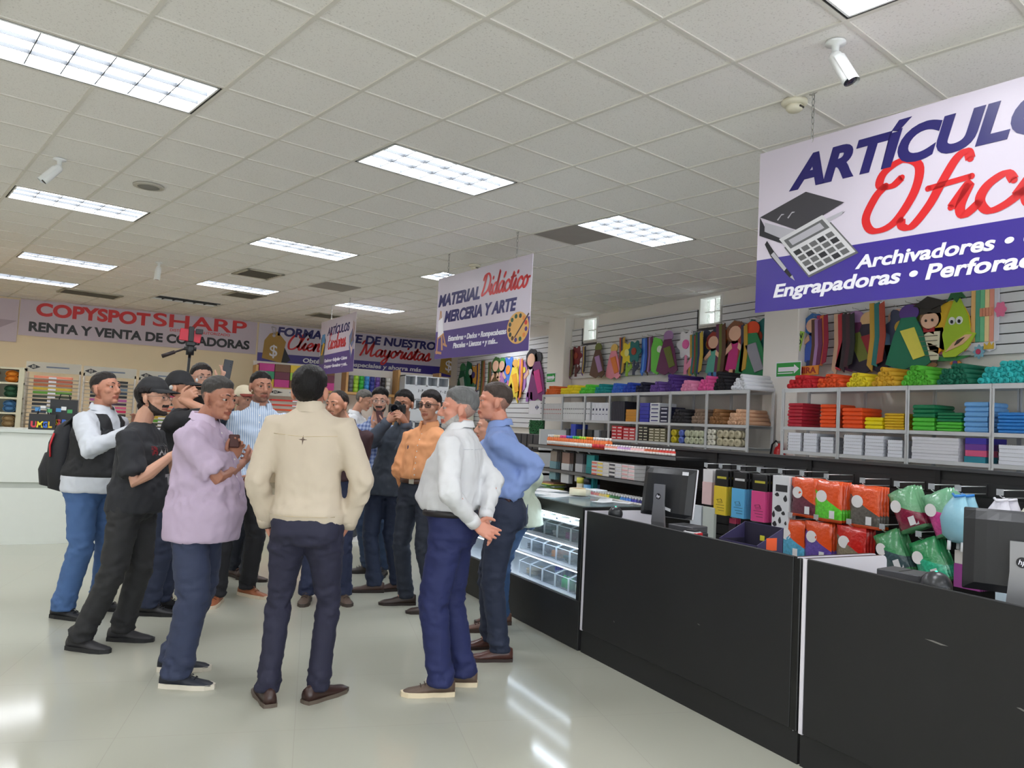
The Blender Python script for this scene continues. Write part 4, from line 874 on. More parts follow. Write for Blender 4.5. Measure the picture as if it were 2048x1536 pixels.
# graduate, papaya, flowers, border strips
t = thing('foam_figure', 'foam graduate boy with mortarboard and cream scroll', 'foam figure', (7.42, 5.1, 2.4), 0, 'foam figures on the slatwall')
def fp(nm, pts, c, lay, tt=None): q = MB(); cut(q, pts, -lay*.012, .012); q.build(nm, mat(c, .6, 0, .04, 20), tt or t)
fp('hair', blob(0, .43, .12, .11), (140, 104, 70), 0); fp('face', blob(0, .41, .095, .085), SKN, 1); fp('cap', [(-.02, .66), (.2, .58), (.02, .52), (-.18, .57)], (40, 36, 34), 2); fp('cap_band', [(-.11, .55), (.11, .55), (.12, .48), (-.12, .48)], (48, 42, 38), 1)
fp('gown', [(-.14, .33), (.14, .33), (.16, .1), (-.16, .1)], (44, 40, 46), 0); fp('bow', [(-.06, .34), (0, .31), (.06, .34), (.06, .26), (0, .29), (-.06, .26)], (170, 40, 44), 2); fp('scroll', [(-.12, .29), (.12, .29), (.11, 0), (-.11, 0)], (226, 218, 190), 2)
for k in range(5): fp('scroll_line', [(-.1, .25-.05*k), (.1, .25-.05*k), (.1, .244-.05*k), (-.1, .244-.05*k)], (120, 110, 90), 3)
for y in (-.05, .05):
    fp('leg', [(y-.035, .02), (y+.035, .02), (y+.035, -.05), (y-.035, -.05)], (66, 56, 44), 1); fp('shoe', blob(y, -.05, .05, .025), (140, 100, 60), 2)
for s_ in (-1, 1): fp('eye', blob(s_*.035, .41, .01, .014), (50, 36, 30), 2)
t = thing('foam_figure', 'big yellow-green foam papaya with eyes and a cut slice', 'foam figure', (7.42, 4.81, 2.4), 0, 'foam figures on the slatwall')
fp('rear_fruit', blob(-.07, .32, .2, .27), (222, 180, 40), 0); fp('fruit', [(-.03, .6), (.03, .6), (.11, .42), (.14, .25), (.1, .1), (0, .04), (-.12, .1), (-.15, .25), (-.1, .42)], (168, 200, 46), 1); fp('crown', [(-.1, .58), (-.06, .66), (0, .7), (.05, .66), (.1, .59), (.03, .61), (0, .56), (-.04, .61)], (40, 100, 60), 2)
fp('slice', [(.2, .24), (.12, .1), (0, .02), (-.12, .02), (-.14, .06), (0, .2), (.12, .26)], (180, 206, 50), 2); fp('slice_flesh', [(.17, .23), (.08, .14), (-.1, .07), (-.02, .16), (.1, .23)], (236, 190, 150), 3); fp('seeds', [(.1, .205), (.04, .15), (0, .13), (.03, .18)], (70, 50, 46), 4)
for y in (-.045, .03): fp('eye', blob(y, .38, .033, .04), (240, 240, 238), 2); fp('pupil', blob(y+.005, .37, .012, .018), (24, 24, 26), 3)
fp('banana', [(-.18, .06), (-.27, .1), (-.3, .18), (-.26, .17), (-.14, .1)], (230, 150, 40), 2)
fp('leaf', [(.14, .03), (.0, -.02), (-.24, -.01), (-.26, .03)], (50, 130, 70), 0)
for y, z, c, c2, lb in ((4.83, 2.36, (224, 140, 60), (110, 80, 150), 'orange foam flower under the papaya'), (4.6, 2.46, (130, 180, 200), (200, 60, 100), 'pale blue foam flower right of the papaya')):
    t = thing('foam_flower', lb, 'foam flower', (7.43, y, z)); fp('petals', blob(0, 0, .05, .06, 32, .2, 8), c, 0); fp('centre', blob(0, 0, .022, .026), c2, 1)
t = thing('border_strip', 'upright striped pastel border strips hanging right of the papaya', 'border', (7.44, 4.52, 2.55))
for k, c in enumerate(((226, 222, 232), (240, 160, 140), (250, 220, 160), (120, 200, 150), (90, 170, 140), (240, 190, 120))): fp('strip', [(.1-.045*k, 0), (.058-.045*k, 0), (.058-.045*k, .62), (.1-.045*k, .62)], c, 0)
fp('pink_cutout', blob(.12, .3, .05, .07, 24, .15, 6), (240, 120, 160), 1)
for k in range(4): fp('tag', [(.04-.03*k, .33), (.015-.03*k, .33), (.015-.03*k, .25), (.04-.03*k, .25)], (228, 150, 120), 1)
t = thing('border_strip', 'scalloped pastel border strip running off the right edge', 'border', (7.44, 4.5, 2.44))
fp('strip', [(.05, .11), (-1.2, .16)]+[(-1.2+.05*k, .02+.022*abs(sin(k*pi/3))) for k in range(26)], (226, 222, 232), 0)
for k, (c, y) in enumerate((((220, 180, 60), .0), ((230, 110, 80), -.22), ((150, 200, 150), -.35))): fp('motif', [(y+.04, .1), (y-.05, .12), (y-.02, .03)] if k else [(y+.04, .04), (y-.05, .04), (y-.05, .1), (y-.02, .07), (y, .11), (y+.02, .07), (y+.04, .1)], c, 1)
fp('pink_elephant', blob(-.5, .12, .1, .1, 20, .08, 4), (238, 110, 170), 1); fp('grey_ear', blob(-.6, .08, .07, .08), (190, 186, 196), 2)
t = thing('word_cutout', 'orange foam word MIRA under the blue haired doll', 'foam word', (7.35, 6.6, 2.3)); fp('plate', [(.16, 0), (-.16, -.01), (-.16, .1), (.16, .11)], (236, 150, 50), 0)
text('MIRA', .1, mat((170, 50, 40), .5), frame((-.0135, .14, .02), (0, -1, 0), (0, 0, 1)), t, bold=.03, width=.27)
t = thing('word_cutout', 'green foam word NOMY slanting beside the blue haired doll', 'foam word', (7.33, 6.79, 2.5)); T = Matrix.Rotation(R(15), 4, 'X'); q = MB(); q.box(0, .012, -.045, .045, 0, .34, 0, T); q.build('plate', mat((160, 200, 80), .6), t)
for k, ch in enumerate('NOMY'): text(ch, .085, mat((34, 60, 40), .6), T @ frame((-.001, .03, .26-.08*k), (0, -1, 0), (0, 0, 1)), t, bold=.03)
# ================================================================ black gondola behind the counters
GB = mat((30, 29, 31), .55, 0, .08, 10); WIRE = mat((214, 212, 214), .3, .4, .02); CLIP = mat((206, 210, 214), .2, 0, .02, alpha=.5)
GX, GY0, GY1, GH = 4.86, 1.2, 8.25, 1.385
t = thing('gondola', 'long black slatted display gondola behind the counters', 'display rack', (GX, GY0, 0)); L = GY1-GY0
q = MB(); q.box(.012, .05, 0, L, .1, GH); z = .2
while z < GH-.06: q.box(0, .013, 0, L, z, z+.082); z += .094
q.build('slat_panel', GB, t)
MB().box(-.3, .3, 0, L, 0, .1).build('base_deck', GB, t); MB().box(-.01, .07, 0, L, GH-.01, GH+.012).build('top_rail', mat((70, 70, 72), .3), t)
for y in (0, 1.0, 2.05, 3.1, 4.15, 5.2, 6.2, L-.03): MB().box(-.006, .0, y, y+.035, .1, GH).build('slotted_post', mat((16, 16, 17), .5), t)
def gshelf(y0, y1, z, d=.34, x=None):
    s_ = MB(); s_.box(-d, 0, y0-GY0, y1-GY0, z-.022, z); s_.box(-d-.006, -d, y0-GY0, y1-GY0, z-.028, z+.012); o = s_.build('shelf', GB, t)
    MB().box(-d-.0075, -d-.006, y0-GY0, y1-GY0, z-.026, z+.004).build('price_rail', mat((110, 110, 112), .3), o)
for y0, y1, z, d in ((5.48, 8.2, 1.315, .36), (5.48, 6.95, 1.05, .34), (5.48, 8.2, .815, .36), (6.95, 8.2, 1.05, .3)): gshelf(y0, y1, z, d)
# ---- paints
def bottle(body, cap, h=.085, r=.02, label_c=None):
    o = thing('paint_bottle', 'x', 'paint bottle'); k = h/.085
    MB().lathe([(.001, 0), (r, 0), (r, .058*k), (r*.55, .066*k), (r*.55, .068*k), (.001, .068*k)], 12).build('body', mat(body, .3), o)
    MB().lathe([(r*.62, .066*k), (r*.62, h*.97), (r*.4, h), (.001, h)], 12).build('cap', mat(cap, .4), o)
    if label_c: MB().lathe([(r+.0004, .014*k), (r+.0004, .04*k)], 12).build('paper_band', mat(label_c, .5), o)
    return o
RB = [(200, 44, 50), (226, 96, 44), (238, 190, 50), (238, 218, 60), (60, 130, 70), (40, 110, 60), (60, 130, 200), (60, 120, 210), (60, 60, 170), (46, 44, 120), (40, 40, 90), (190, 70, 80), (220, 110, 100), (226, 150, 130)]
NMS = ['red', 'orange', 'amber', 'yellow', 'green', 'forest green', 'light blue', 'blue', 'indigo', 'violet', 'navy', 'rose', 'coral', 'peach']
for k, (c, nm) in enumerate(zip(RB, NMS)):
    lb = '%s paint bottle on the lowest gondola shelf' % nm; src = bottle(c, (232, 230, 228), .085, .023, (230, 226, 220))
    for row in range(3):
        o = src if row == 0 else dup(src); o.location = (4.53+row*.05, 6.86-k*.092, .816); o['label'] = lb; o['group'] = nm+' paints, lowest shelf'
        o2 = dup(src, (4.53+row*.05, 6.86-k*.092-.046, .816)); o2['label'] = lb; o2['group'] = nm+' paints, lowest shelf'
T1 = [('white', (238, 236, 232)), ('cream', (240, 222, 180)), ('pink', (240, 90, 150)), ('blue', (70, 120, 220)), ('green', (80, 200, 90)), ('lime', (180, 220, 70)), ('orange', (240, 150, 50)), ('red', (210, 50, 60)), ('crimson', (190, 50, 60))]
k = 0
for nm, c in T1:
    src = bottle((232, 120, 60), c if nm not in ('red', 'crimson') else (236, 234, 232), .13, .021, (236, 232, 226) if nm not in ('red', 'crimson') else c)
    for i in range(3):
        for row in range(2):
            o = src if (i == 0 and row == 0) else dup(src); o.location = (4.55+row*.05, 7.82-k*.045, 1.316); o['label'] = '%s capped tall paint bottle on the top gondola shelf' % nm; o['group'] = nm+' tall paints, top shelf'
        k += 1
for j, (nm, c) in enumerate((('salmon', (226, 150, 130)), ('lilac', (196, 150, 200)), ('pale pink', (240, 190, 190)), ('rust', (206, 96, 60)), ('scarlet', (214, 60, 50)))):
    src = bottle(c, (240, 240, 240), .07, .02, (238, 230, 226))
    for i in range(5):
        o = src if i == 0 else dup(src); o.location = (4.52, 6.6-(j*5+i)*.044, 1.316); o['label'] = '%s short paint bottle along the top gondola shelf' % nm; o['group'] = nm+' short paints, top shelf'
# small paint cartons stacked on the middle shelf
for j, (nm, c) in enumerate((('red tipped', (226, 120, 100)), ('yellow tipped', (230, 200, 90)), ('ivory', (226, 222, 214)), ('black tipped', (70, 70, 76)), ('pale', (214, 214, 220)), ('rose', (230, 180, 180)), ('blush', (236, 200, 200)))):
    src = thing('paint_carton', '%s paint tube carton stacked on the middle gondola shelf' % nm, 'box', (0, 0, 0), 0, nm+' tube cartons'); MB().box(0, .2, -.05, .05, 0, .036, bev=.002).build('box_body', mat((234, 230, 228), .45), src); MB().box(-.001, 0, -.048, .048, .008, .026).build('colour_band', mat(c, .5), src)
    for row in range(4): o = src if row == 0 else dup(src); o.location = (4.54, 6.84-j*.108, 1.051+row*.038)
# hanging blister packs and tall things at the left end of the gondola
def card(nm, label, cat, p, w_, h, head, body, th=.012, T=None, extra=None, grp=None):
    o = thing(nm, label, cat, p, 0, grp)
    MB().box(-th, 0, -w_/2, w_/2, -h, -h*.36 if head else 0, bev=.002).build('body', mat(body, .4, 0, .05), o)
    if head: MB().box(-th*.6, 0, -w_/2, w_/2, -h*.36, 0, bev=.002).build('header_card', mat(head, .4), o)
    if extra: extra(o, w_, h, th)
    return o
def hook(y, z, lab, L=.28):
    o = thing('display_hook', 'wire display hook holding the '+lab, 'hook', (GX, y, z), 0, 'wire hooks on the gondola')
    MB().tube([(0, 0, 0), (-L+.03, 0, 0), (-L, 0, .012), (-L, 0, .02)], .003, 6).build('prong', WIRE, o); MB().tube([(0, 0, .045), (-L, 0, .045)], .003, 6).build('upper_wire', WIRE, o); MB().box(-.006, 0, -.008, .008, -.012, .056).build('back_plate', GB, o)
    MB().box(-L-.004, -L, -.02, .02, .016, .052).build('price_clip', CLIP, o); return o
HK = 0
def hang(y, z, n, make, lab, L=.28, step=.022, front_x=None):
    hook(y, z, lab, L)
    for k in range(n):
        x = GX-L+.03+k*step
        o = make((x, y, z-.004), ('%s, front one' if k == 0 else '%s, behind the front one') % lab)
        if k: o['group'] = lab+' rear'
def deco(c, dark=(30, 30, 30)):
    def e(o, w_, h, th):
        q = MB()
        for s_, a in ((.12, .0), (.09, .012)): q.tube([(-th-.001, -w_*s_*2, -h*.72+a), (-th-.001, w_*s_, -h*.74+a), (-th-.001, w_*s_*2, -h*.66), (-th-.001, -w_*s_, -h*.64), (-th-.001, -w_*s_*2, -h*.72+a)], .0012, 4)
        for k in range(3): q.box(-th-.001, -th, -w_*.38, w_*(.1+.1*k), -h*.9+k*.022, -h*.9+k*.022+.003)
        q.build('print', mat(dark, .5), o)
        q = MB(); q.box(-th*.6-.001, -th*.6, -w_*.4, w_*.35, -h*.19, -h*.14); q.build('header_print', mat(c, .5), o)
    return e
GY = []
hang(5.18, 1.24, 6, lambda p, l: card('stick_pack', l, 'pack', p, .12, .3, (224, 220, 222), (222, 190, 190), .012), 'pink and white straw pack')
for y, nm, c, c2 in ((5.0, 'yellow', (226, 196, 56), (190, 180, 60)), (4.79, 'light blue', (96, 178, 226), (220, 220, 220)), (4.57, 'pink', (222, 76, 140), (190, 180, 60))):
    hang(y, 1.245, 3, lambda p, l, c=c, c2=c2: card('tissue_pack', l, 'pack', p, .145, .37, (28, 27, 28), c, .03, extra=deco(c2)), '%s tissue pack with black header' % nm, step=.034)
def cow(o, w_, h, th):
    q = MB(); rnd = random.Random(2)
    for y, z, a, b_ in ((-.3, -.42, .1, .05), (.2, -.36, .12, .03), (.1, -.62, .2, .05), (-.2, -.7, .1, .03), (.38, -.74, .08, .05), (0, -.84, .08, .05), (.3, -.92, .12, .04), (-.35, -.88, .06, .03)): q.add([(-th-.0008, w_*y+w_*a*cos(k*pi/5)*(1+.3*cos(k*2.2)), h*z+h*b_*sin(k*pi/5)*1.3) for k in range(10)], [tuple(range(10))])
    q.box(-th-.001, -th, -w_*.4, w_*.3, -h*.3, -h*.17); q.build('cow_print', mat((52, 50, 54), .5), o)
hang(4.35, 1.25, 3, lambda p, l: card('gift_bag_pack', l, 'pack', p, .165, .4, None, (226, 226, 230), .02, extra=cow), 'white pack with black cow spots', step=.03)
FM = {}
def film(top, low, h, w_):
    key = (top, low)
    if key in FM: return FM[key]
    m = mat(low, .2, 0, 0, 1, .5, 40.01+len(FM)*.001, coat=.6); FM[key] = m; n, l, b = nodes(m)   # printed header runs slanting into the clear window
    tc = n.new('ShaderNodeTexCoord'); sp = n.new('ShaderNodeSeparateXYZ'); l.new(tc.outputs['Object'], sp.inputs[0])
    nz = n.new('ShaderNodeTexNoise'); nz.inputs['Scale'].default_value = 60; l.new(tc.outputs['Object'], nz.inputs[0])
    def op(o, a, b_):
        x = n.new('ShaderNodeMath'); x.operation = o
        for i, v in enumerate((a, b_)):
            if isinstance(v, (int, float)): x.inputs[i].default_value = v
            else: l.new(v, x.inputs[i])
        return x.outputs[0]
    up_ = op('ADD', op('DIVIDE', sp.outputs['Z'], h), op('MULTIPLY', sp.outputs['Y'], -1.9/ max(w_, .01)*.25))
    g1 = op('GREATER_THAN', up_, -.45); g2 = op('LESS_THAN', sp.outputs['Z'], -h*.93); hd = op('MAXIMUM', g1, g2)
    def mix(f, a, b_):
        x = n.new('ShaderNodeMix'); x.data_type = 'RGBA'
        l.new(f, x.inputs[0])
        for i, v in ((6, a), (7, b_)):
            if isinstance(v, tuple): x.inputs[i].default_value = v
            else: l.new(v, x.inputs[i])
        return x.outputs[2]
    lo = rgb(low); c = mix(nz.outputs[0], tuple(v*.55 for v in lo[:3])+(1,), tuple(min(1, v*1.5) for v in lo[:3])+(1,))
    l.new(mix(hd, c, rgb(top)), b.inputs['Base Color']); return m
def pouch(nm, label, p, w_, h, top, low, tilt=0, th=.035, shine=.12, oval=True):
    o = thing(nm, label, 'bag', p); o.rotation_euler = (tilt, 0, 0)
    rings = []; q = MB(); rnd = random.Random(int(p[1]*100)+int(p[0]*977)); n = 9
    for i in range(9):
        z = -h*i/8; s_ = sin(pi*min(max((i)/8, .04), .97))**.6
        if i in (0, 8): s_ = .08
        ring = []
        for k in range(n): u = k/(n-1); ring.append((-th*s_*sin(pi*u)**.7-rnd.uniform(0, .007), -w_/2+w_*u+rnd.uniform(-.004, .004), z+rnd.uniform(-.004, .004)))
        for k in range(n): u = 1-k/(n-1); ring.append((th*.15*s_*sin(pi*u), -w_/2+w_*u, z))
        rings.append(ring)
    q.loft(rings, 0, True)
    q.build('pouch', film(top, low, h, w_), o)
    if oval:
        q = MB(); T = frame((-th*.95-.004, w_*.18, -h*.38), (0, -1, 0), (0, 0, 1)); q.add([T @ V((w_*.2*cos(k*pi/8), h*.15*sin(k*pi/8), .001)) for k in range(16)], [tuple(range(16))]); q.build('white_oval', mat((236, 232, 232), .3), o)
        q = MB(); T = frame((-th*.9-.005, -w_*.2, -h*.8), (0, -1, 0), (0, 0, 1)); q.add([T @ V((x, y, .001)) for x, y in ((-.02, -.03), (.025, -.03), (.025, .025), (-.02, .025))], [(0, 1, 2, 3)]); q.build('price_label', mat((228, 226, 228), .4), o)
    return o
ORG_ = (236, 88, 36)
for y, z, lab, tp, lo in ((4.14, 1.25, 'orange balloon pouch with dark purple balloons', ORG_, (112, 56, 70)), (3.92, 1.245, 'orange balloon pouch with bright green balloons', ORG_, (104, 214, 62)), (3.62, 1.24, 'orange balloon pouch with grey balloons', ORG_, (104, 98, 92)),
                          (4.24, .93, 'orange balloon pouch with light blue balloons', ORG_, (96, 178, 214)), (4.0, .945, 'orange balloon pouch with violet balloons', (232, 84, 34), (104, 80, 166)), (3.72, .95, 'red balloon pouch with grey balloons', (206, 40, 34), (136, 124, 104))):
    hang(y, z, 4, lambda p, l, tp=tp, lo=lo: pouch('balloon_pouch', l, p, .235, .285, tp, lo, th=.022), lab, step=.03)
for y, z, lab, tp, lo in ((3.36, 1.24, 'clear tilted balloon bag with dark red balloons', (110, 170, 124), (140, 40, 68)), (3.12, 1.245, 'clear tilted balloon bag with hot pink balloons', (120, 180, 140), (232, 76, 156)), (3.46, .95, 'clear tilted balloon bag with dark green balloons', (70, 150, 96), (70, 90, 96)), (3.2, .94, 'clear tilted balloon bag with teal green balloons', (50, 150, 90), (60, 180, 140))):
    hang(y, z, 4, lambda p, l, tp=tp, lo=lo: pouch('balloon_bag', l, p, .19, .27, tp, lo, R(-24), .05), lab, step=.03)
def tulle(label, p, w_, h, c, c2):
    o = thing('organza_bag', label, 'bag', p); q = MB(); rings = []
    for z, s_, d in ((0, .35, .03), (-.03, .5, .05), (-.08, .8, .08), (-h*.5, 1, .1), (-h*.85, .92, .08), (-h, .6, .03)): rings.append([(-d*.5+d*.5*cos(a*pi/7), w_/2*s_*sin(a*pi/7)*(1+.06*cos(a*2.4)), z) for a in range(14)])
    q.loft(rings, 0, True); q.build('pouch', mat(c, .35, 0, .08, 15, .4, 18, coat=.3), o)
    q = MB(); q.tube([(-.02, -w_*.2, 0), (-.06, 0, -.012), (-.02, w_*.2, 0)], .008, 8); q.build('drawstring', mat(c2, .4), o)
    for y in (-w_*.22, w_*.22): MB().tube([(-.04, y, -h+.01), (-.045, y, -h-.045)], .011, 8).build('tassel', mat((232, 234, 236), .5), o)
    return o
for y, lab, c, c2, h in ((2.95, 'pale blue drawstring bag', (150, 202, 220), (60, 140, 220), .29), (2.7, 'white drawstring bag', (222, 220, 230), (232, 230, 238), .3), (2.52, 'beige drawstring bag', (206, 206, 190), (200, 200, 190), .28), (2.33, 'rose pink drawstring bag', (238, 160, 190), (230, 110, 160), .24), (2.17, 'lilac drawstring bag', (186, 170, 214), (120, 90, 190), .24), (1.98, 'orange drawstring bag', (236, 170, 70), (240, 130, 40), .24)):
    hang(y, 1.25, 2, lambda p, l, c=c, c2=c2, h=h: tulle(l, p, .19, h, c, c2), lab, step=.09)
hang(2.9, .915, 5, lambda p, l: card('dotted_pack', l, 'pack', p, .16, .22, (206, 200, 194), (150, 70, 140), .012), 'purple dotted pack with pale header')
t2 = hang(2.62, .92, 2, lambda p, l: card('striped_bag', l, 'bag', p, .2, .34, (238, 190, 40), (196, 214, 226), .03), 'pale blue striped bag with yellow top', step=.04)
hang(4.95, .85, 3, lambda p, l: card('blister_pack', l, 'pack', p, .08, .12, (222, 80, 120), (60, 50, 60), .012), 'small pink topped blister pack', .2)
hang(4.72, .85, 3, lambda p, l: card('blister_pack', l, 'pack', p, .1, .14, (40, 40, 42), (48, 46, 46), .012), 'small black blister pack', .2)
for k, (y, c, lb) in enumerate(((5.28, (206, 212, 220), 'clear pack of brushes low on the gondola behind the monitor'), (5.12, (190, 196, 190), 'grey pack of brushes low on the gondola behind the monitor'))):
    card('brush_pack', lb, 'pack', (4.6, y, .92), .14, .3, None, c, .03)
for y, z, nm, lab, w_, h, hd, bd in ((7.75, 1.26, 'craft_pack', 'blue and yellow craft pack hanging under the tall paints', .14, .32, (150, 140, 130), (120, 160, 170)), (7.48, 1.26, 'sticker_pack', 'white sticker pack with black marks under the tall paints', .16, .34, (150, 120, 110), (214, 216, 218)), (7.2, 1.26, 'blister_pack', 'grey blister pack under the tall paints', .14, .3, (90, 90, 96), (190, 192, 196)), (6.98, 1.26, 'craft_pack', 'teal craft pack hanging under the paints', .15, .36, (40, 150, 150), (40, 134, 136))):
    hang(y, z, 3, lambda p, l, nm=nm, w_=w_, h=h, hd=hd, bd=bd: card(nm, l, 'pack', p, w_, h, hd, bd, .014), lab, .3)
# tubes of brushes and flat packs on the lower shelf
for k, (y, c, c2, lb) in enumerate(((7.12, (226, 220, 90), (216, 206, 180), 'clear tube with yellow cap on the lowest gondola shelf'), (6.98, (34, 36, 44), (110, 170, 220), 'tube with blue sleeve and black cap on the lowest gondola shelf'), (7.0, (34, 36, 44), (120, 150, 190), 'second blue tube with black cap behind the first'))):
    o = thing('brush_tube', lb, 'tube', (4.56+.12*(k == 2), y, .816)); MB().lathe([(.001, 0), (.042, 0), (.042, .13), (.001, .13)], 18).build('sleeve', mat(c2, .3), o); MB().lathe([(.043, .13), (.043, .19), (.001, .19)], 18).build('cap', mat(c, .4), o)
for k in range(6):
    o = MB().box(-.1, .1, -.16, .16, 0, .012, bev=.003).build('flat_pack', mat(((230, 220, 70), (120, 180, 90), (220, 226, 230), (90, 160, 90), (236, 224, 120), (170, 120, 100))[k], .35), None, (4.66, 7.9+.02*(k % 2), .816+k*.0125)); o.rotation_euler = (0, 0, .2*(k % 3)-.2)
    tag(o, '%s flat pack in the heap at the far end of the lowest gondola shelf' % ('yellow', 'green', 'white', 'dark green', 'cream', 'brown')[k], 'pack')
o = None
# books leaning at the bottom right
for k, c in enumerate(((120, 140, 160), (150, 160, 170), (90, 100, 120), (160, 120, 120), (110, 116, 130), (226, 206, 60))):
    o = MB().box(-.14, .14, -.012 if k < 5 else -.07, .012 if k < 5 else .07, 0, .2, bev=.002).build('book', mat(c, .45), None, (4.62, 2.42-k*.03-(.06 if k == 5 else 0), .56)); tag(o, '%s book standing below the striped bag behind the right scanner' % ('steel blue', 'silver grey', 'slate', 'dusty rose', 'dark grey', 'bright yellow')[k], 'book')
t3 = thing('book_ledge', 'black ledge carrying the books low on the gondola', 'shelf', (4.62, 2.3, .54)); MB().box(-.2, .24, -.4, .4, -.02, .018).build('board', GB, t3)
# ---- a second black rack further on, half hidden by the men
t = thing('supply_rack', 'far black and white supply rack behind the two men at the right', 'display rack', (5.1, 9.0, 0))
for y in (0, 1.6): MB().box(0, .4, y, y+.03, 0, 1.5).build('upright', SHM, t)
for z in (.3, .62, .92, 1.22): MB().box(0, .4, 0, 1.63, z-.03, z).build('shelf', GB, t)
for z, nm, c in ((.92, 'white', (222, 220, 222)), (.62, 'grey', (190, 190, 196)), (1.22, 'dark', (60, 60, 66))):
    for k in range(9): o = MB().box(0, .3, -.07, .07, 0, .2, bev=.003).build('paper_pack', mat(c, .5, 0, .04), None, (5.12, 9.15+k*.165, z+.001)); tag(o, '%s pack standing on the far supply rack' % nm, 'pack', nm+' packs on the far rack')
# ================================================================ far displays along the back
# pigeonholes of yarn
YX0, YY = -2.0, 12.3
t = thing('yarn_cubby', 'cream cubby shelf of coloured bundles at the left edge', 'shelf', (YX0, YY, .95)); CRM = mat((226, 222, 196), .5, 0, .02); W_ = .98
for x in (0, .5, W_-.06): MB().box(x, x+.06, 0, .35, 0, 1.03).build('side_board', CRM, t)
for k in range(6): MB().box(0, W_, .005, .35, k*.2, k*.2+.025).build('shelf_board', CRM, t)
MB().box(0, W_, .34, .36, 0, 1.03).build('back_board', CRM, t)
for k, (nm, c) in enumerate((('grey brown', (120, 112, 96)), ('beige', (176, 150, 110)), ('blue', (80, 130, 180)), ('dark green', (50, 96, 70)), ('orange', (232, 140, 40)))):
    src = None
    for r_ in range(2):
        for i in range(4):
            if src is None:
                q = MB(); q.ell((0, 0, 0), (.075, .13, .045), 12, 8)
                for a in range(5): q.tube([(.074*cos(b_*pi/6)*.98, -.08+.04*a, .045*sin(b_*pi/6)) for b_ in range(13)], .005, 5)
                src = o = q.build('yarn_bundle', mat(c, .8, 0, .2, 40, .6, 90))
            else: o = src.copy(); COL.objects.link(o)
            x = .62+i*.085 if i < 4 else 0
            o.location = (YX0+.14+.225*i-(.0 if i < 2 else -.02), YY+.16, .95+k*.2+.072+r_*.066); tag(o, '%s yarn bundle in its row of the cream cubby shelf' % nm, 'yarn', nm+' yarn bundles')
# three wire racks of coloured paper
TC = [(250, 150, 120), (190, 96, 70), (196, 110, 64), (226, 190, 50), (96, 166, 44), (60, 70, 50), (40, 40, 40), (44, 48, 56), (110, 130, 150), (60, 70, 90), (30, 32, 40), (190, 90, 160), (70, 40, 70), (236, 110, 150), (226, 40, 100), (60, 54, 54), (46, 44, 44)]
TN = ['salmon', 'brick', 'rust', 'yellow', 'leaf green', 'moss', 'black', 'slate', 'steel', 'navy grey', 'jet', 'orchid', 'plum', 'pink', 'magenta', 'umber', 'soot']
HDR = mat((196, 190, 178), .5, 0, .03); WIR = mat((205, 196, 186), .4, .1, .03)
def paper_rack(x0, x1, y, ztop, zbot, label, shift=0, n=17, cols=TC, names=TN, who='left'):
    t = thing('paper_rack', label, 'rack', (x0, y, 0), 0, 'wire racks of coloured paper'); W = x1-x0
    MB().box(0, W, -.01, 0, ztop-.14, ztop).build('header_board', HDR, t)
    q = MB(); q.add([(W*.26, -.0115, ztop-.07), (W*.13, -.0115, ztop-.035), (W*.05-.02, -.0115, ztop-.07), (W*.13, -.0115, ztop-.105)][::1], [(0, 1, 2, 3)])
    for k in range(3): q.add([(W*(.1+.025*k), -.0125, ztop-.09), (W*(.112+.025*k), -.0125, ztop-.09), (W*(.118+.025*k), -.0125, ztop-.05), (W*(.106+.025*k), -.0125, ztop-.05)], [(0, 1, 2, 3)], 1)
    q.build('diamond_badge', [INK, HDR], t)
    MB().box(W*.36, W*.78, -.0115, -.0105, ztop-.075, ztop-.055).build('header_print', mat((110, 120, 140), .5), t)
    for x in (0, W-.02):
        MB().box(x, x+.02, -.01, .02, 0, ztop-.1).build('post', WIR, t); MB().box(x, x+.02, .28, .3, 0, ztop-.14).build('post', WIR, t)
    dz = (ztop-.18-zbot)/n
    for k in range(n):
        z = ztop-.2-dz*(k+.5)
        q = MB()
        for yy in (-.008, .14, .285): q.cyl((0, yy, z), (W, yy, z), .004, 6)
        for xx in (.05, W*.35, W*.65, W-.05): q.cyl((xx, -.008, z), (xx, .285, z), .003, 5)
        q.build('wire_tier', WIR, t)
        MB().box(W*.42, W*.56, -.015, -.013, z+.002, z+.026).build('tier_label', LET, t)
        c = cols[(k+shift) % len(cols)]; w0 = .1
        o = MB().box(0, W-2*w0, 0, .27, 0, .034, bev=.002).build('paper_stack', mat(c, .5, 0, .1, 30), None, (x0+w0, y+.002, z+.0045)); tag(o, '%s paper stack on tier %s of the %s paper rack' % (names[(k+shift) % len(names)], ORD[k], who), 'paper stack', 'paper stacks of the %s rack' % who)
paper_rack(-1.02, -.36, 12.5, 2.08, 1.0, 'wire paper rack with badge header nearest the yarn cubby', 0, who='left')
paper_rack(-.33, .34, 12.5, 2.07, 1.0, 'wire paper rack behind the man with backpack', 6, who='middle')
paper_rack(.38, 1.06, 12.5, 2.06, 1.0, 'wire paper rack behind the tripod handle', 11, who='right')
RC = [(206, 44, 36), (214, 60, 36), (226, 84, 36), (234, 110, 40), (240, 140, 44), (244, 176, 50), (244, 208, 60), (150, 190, 70)]
paper_rack(2.72, 3.9, 15.6, 2.02, 1.1, 'wire paper rack with red to yellow sheets behind the striped shirt man', 0, 8, RC, ['red', 'vermilion', 'tomato', 'tangerine', 'orange', 'amber', 'yellow', 'lime'], who='red-yellow')
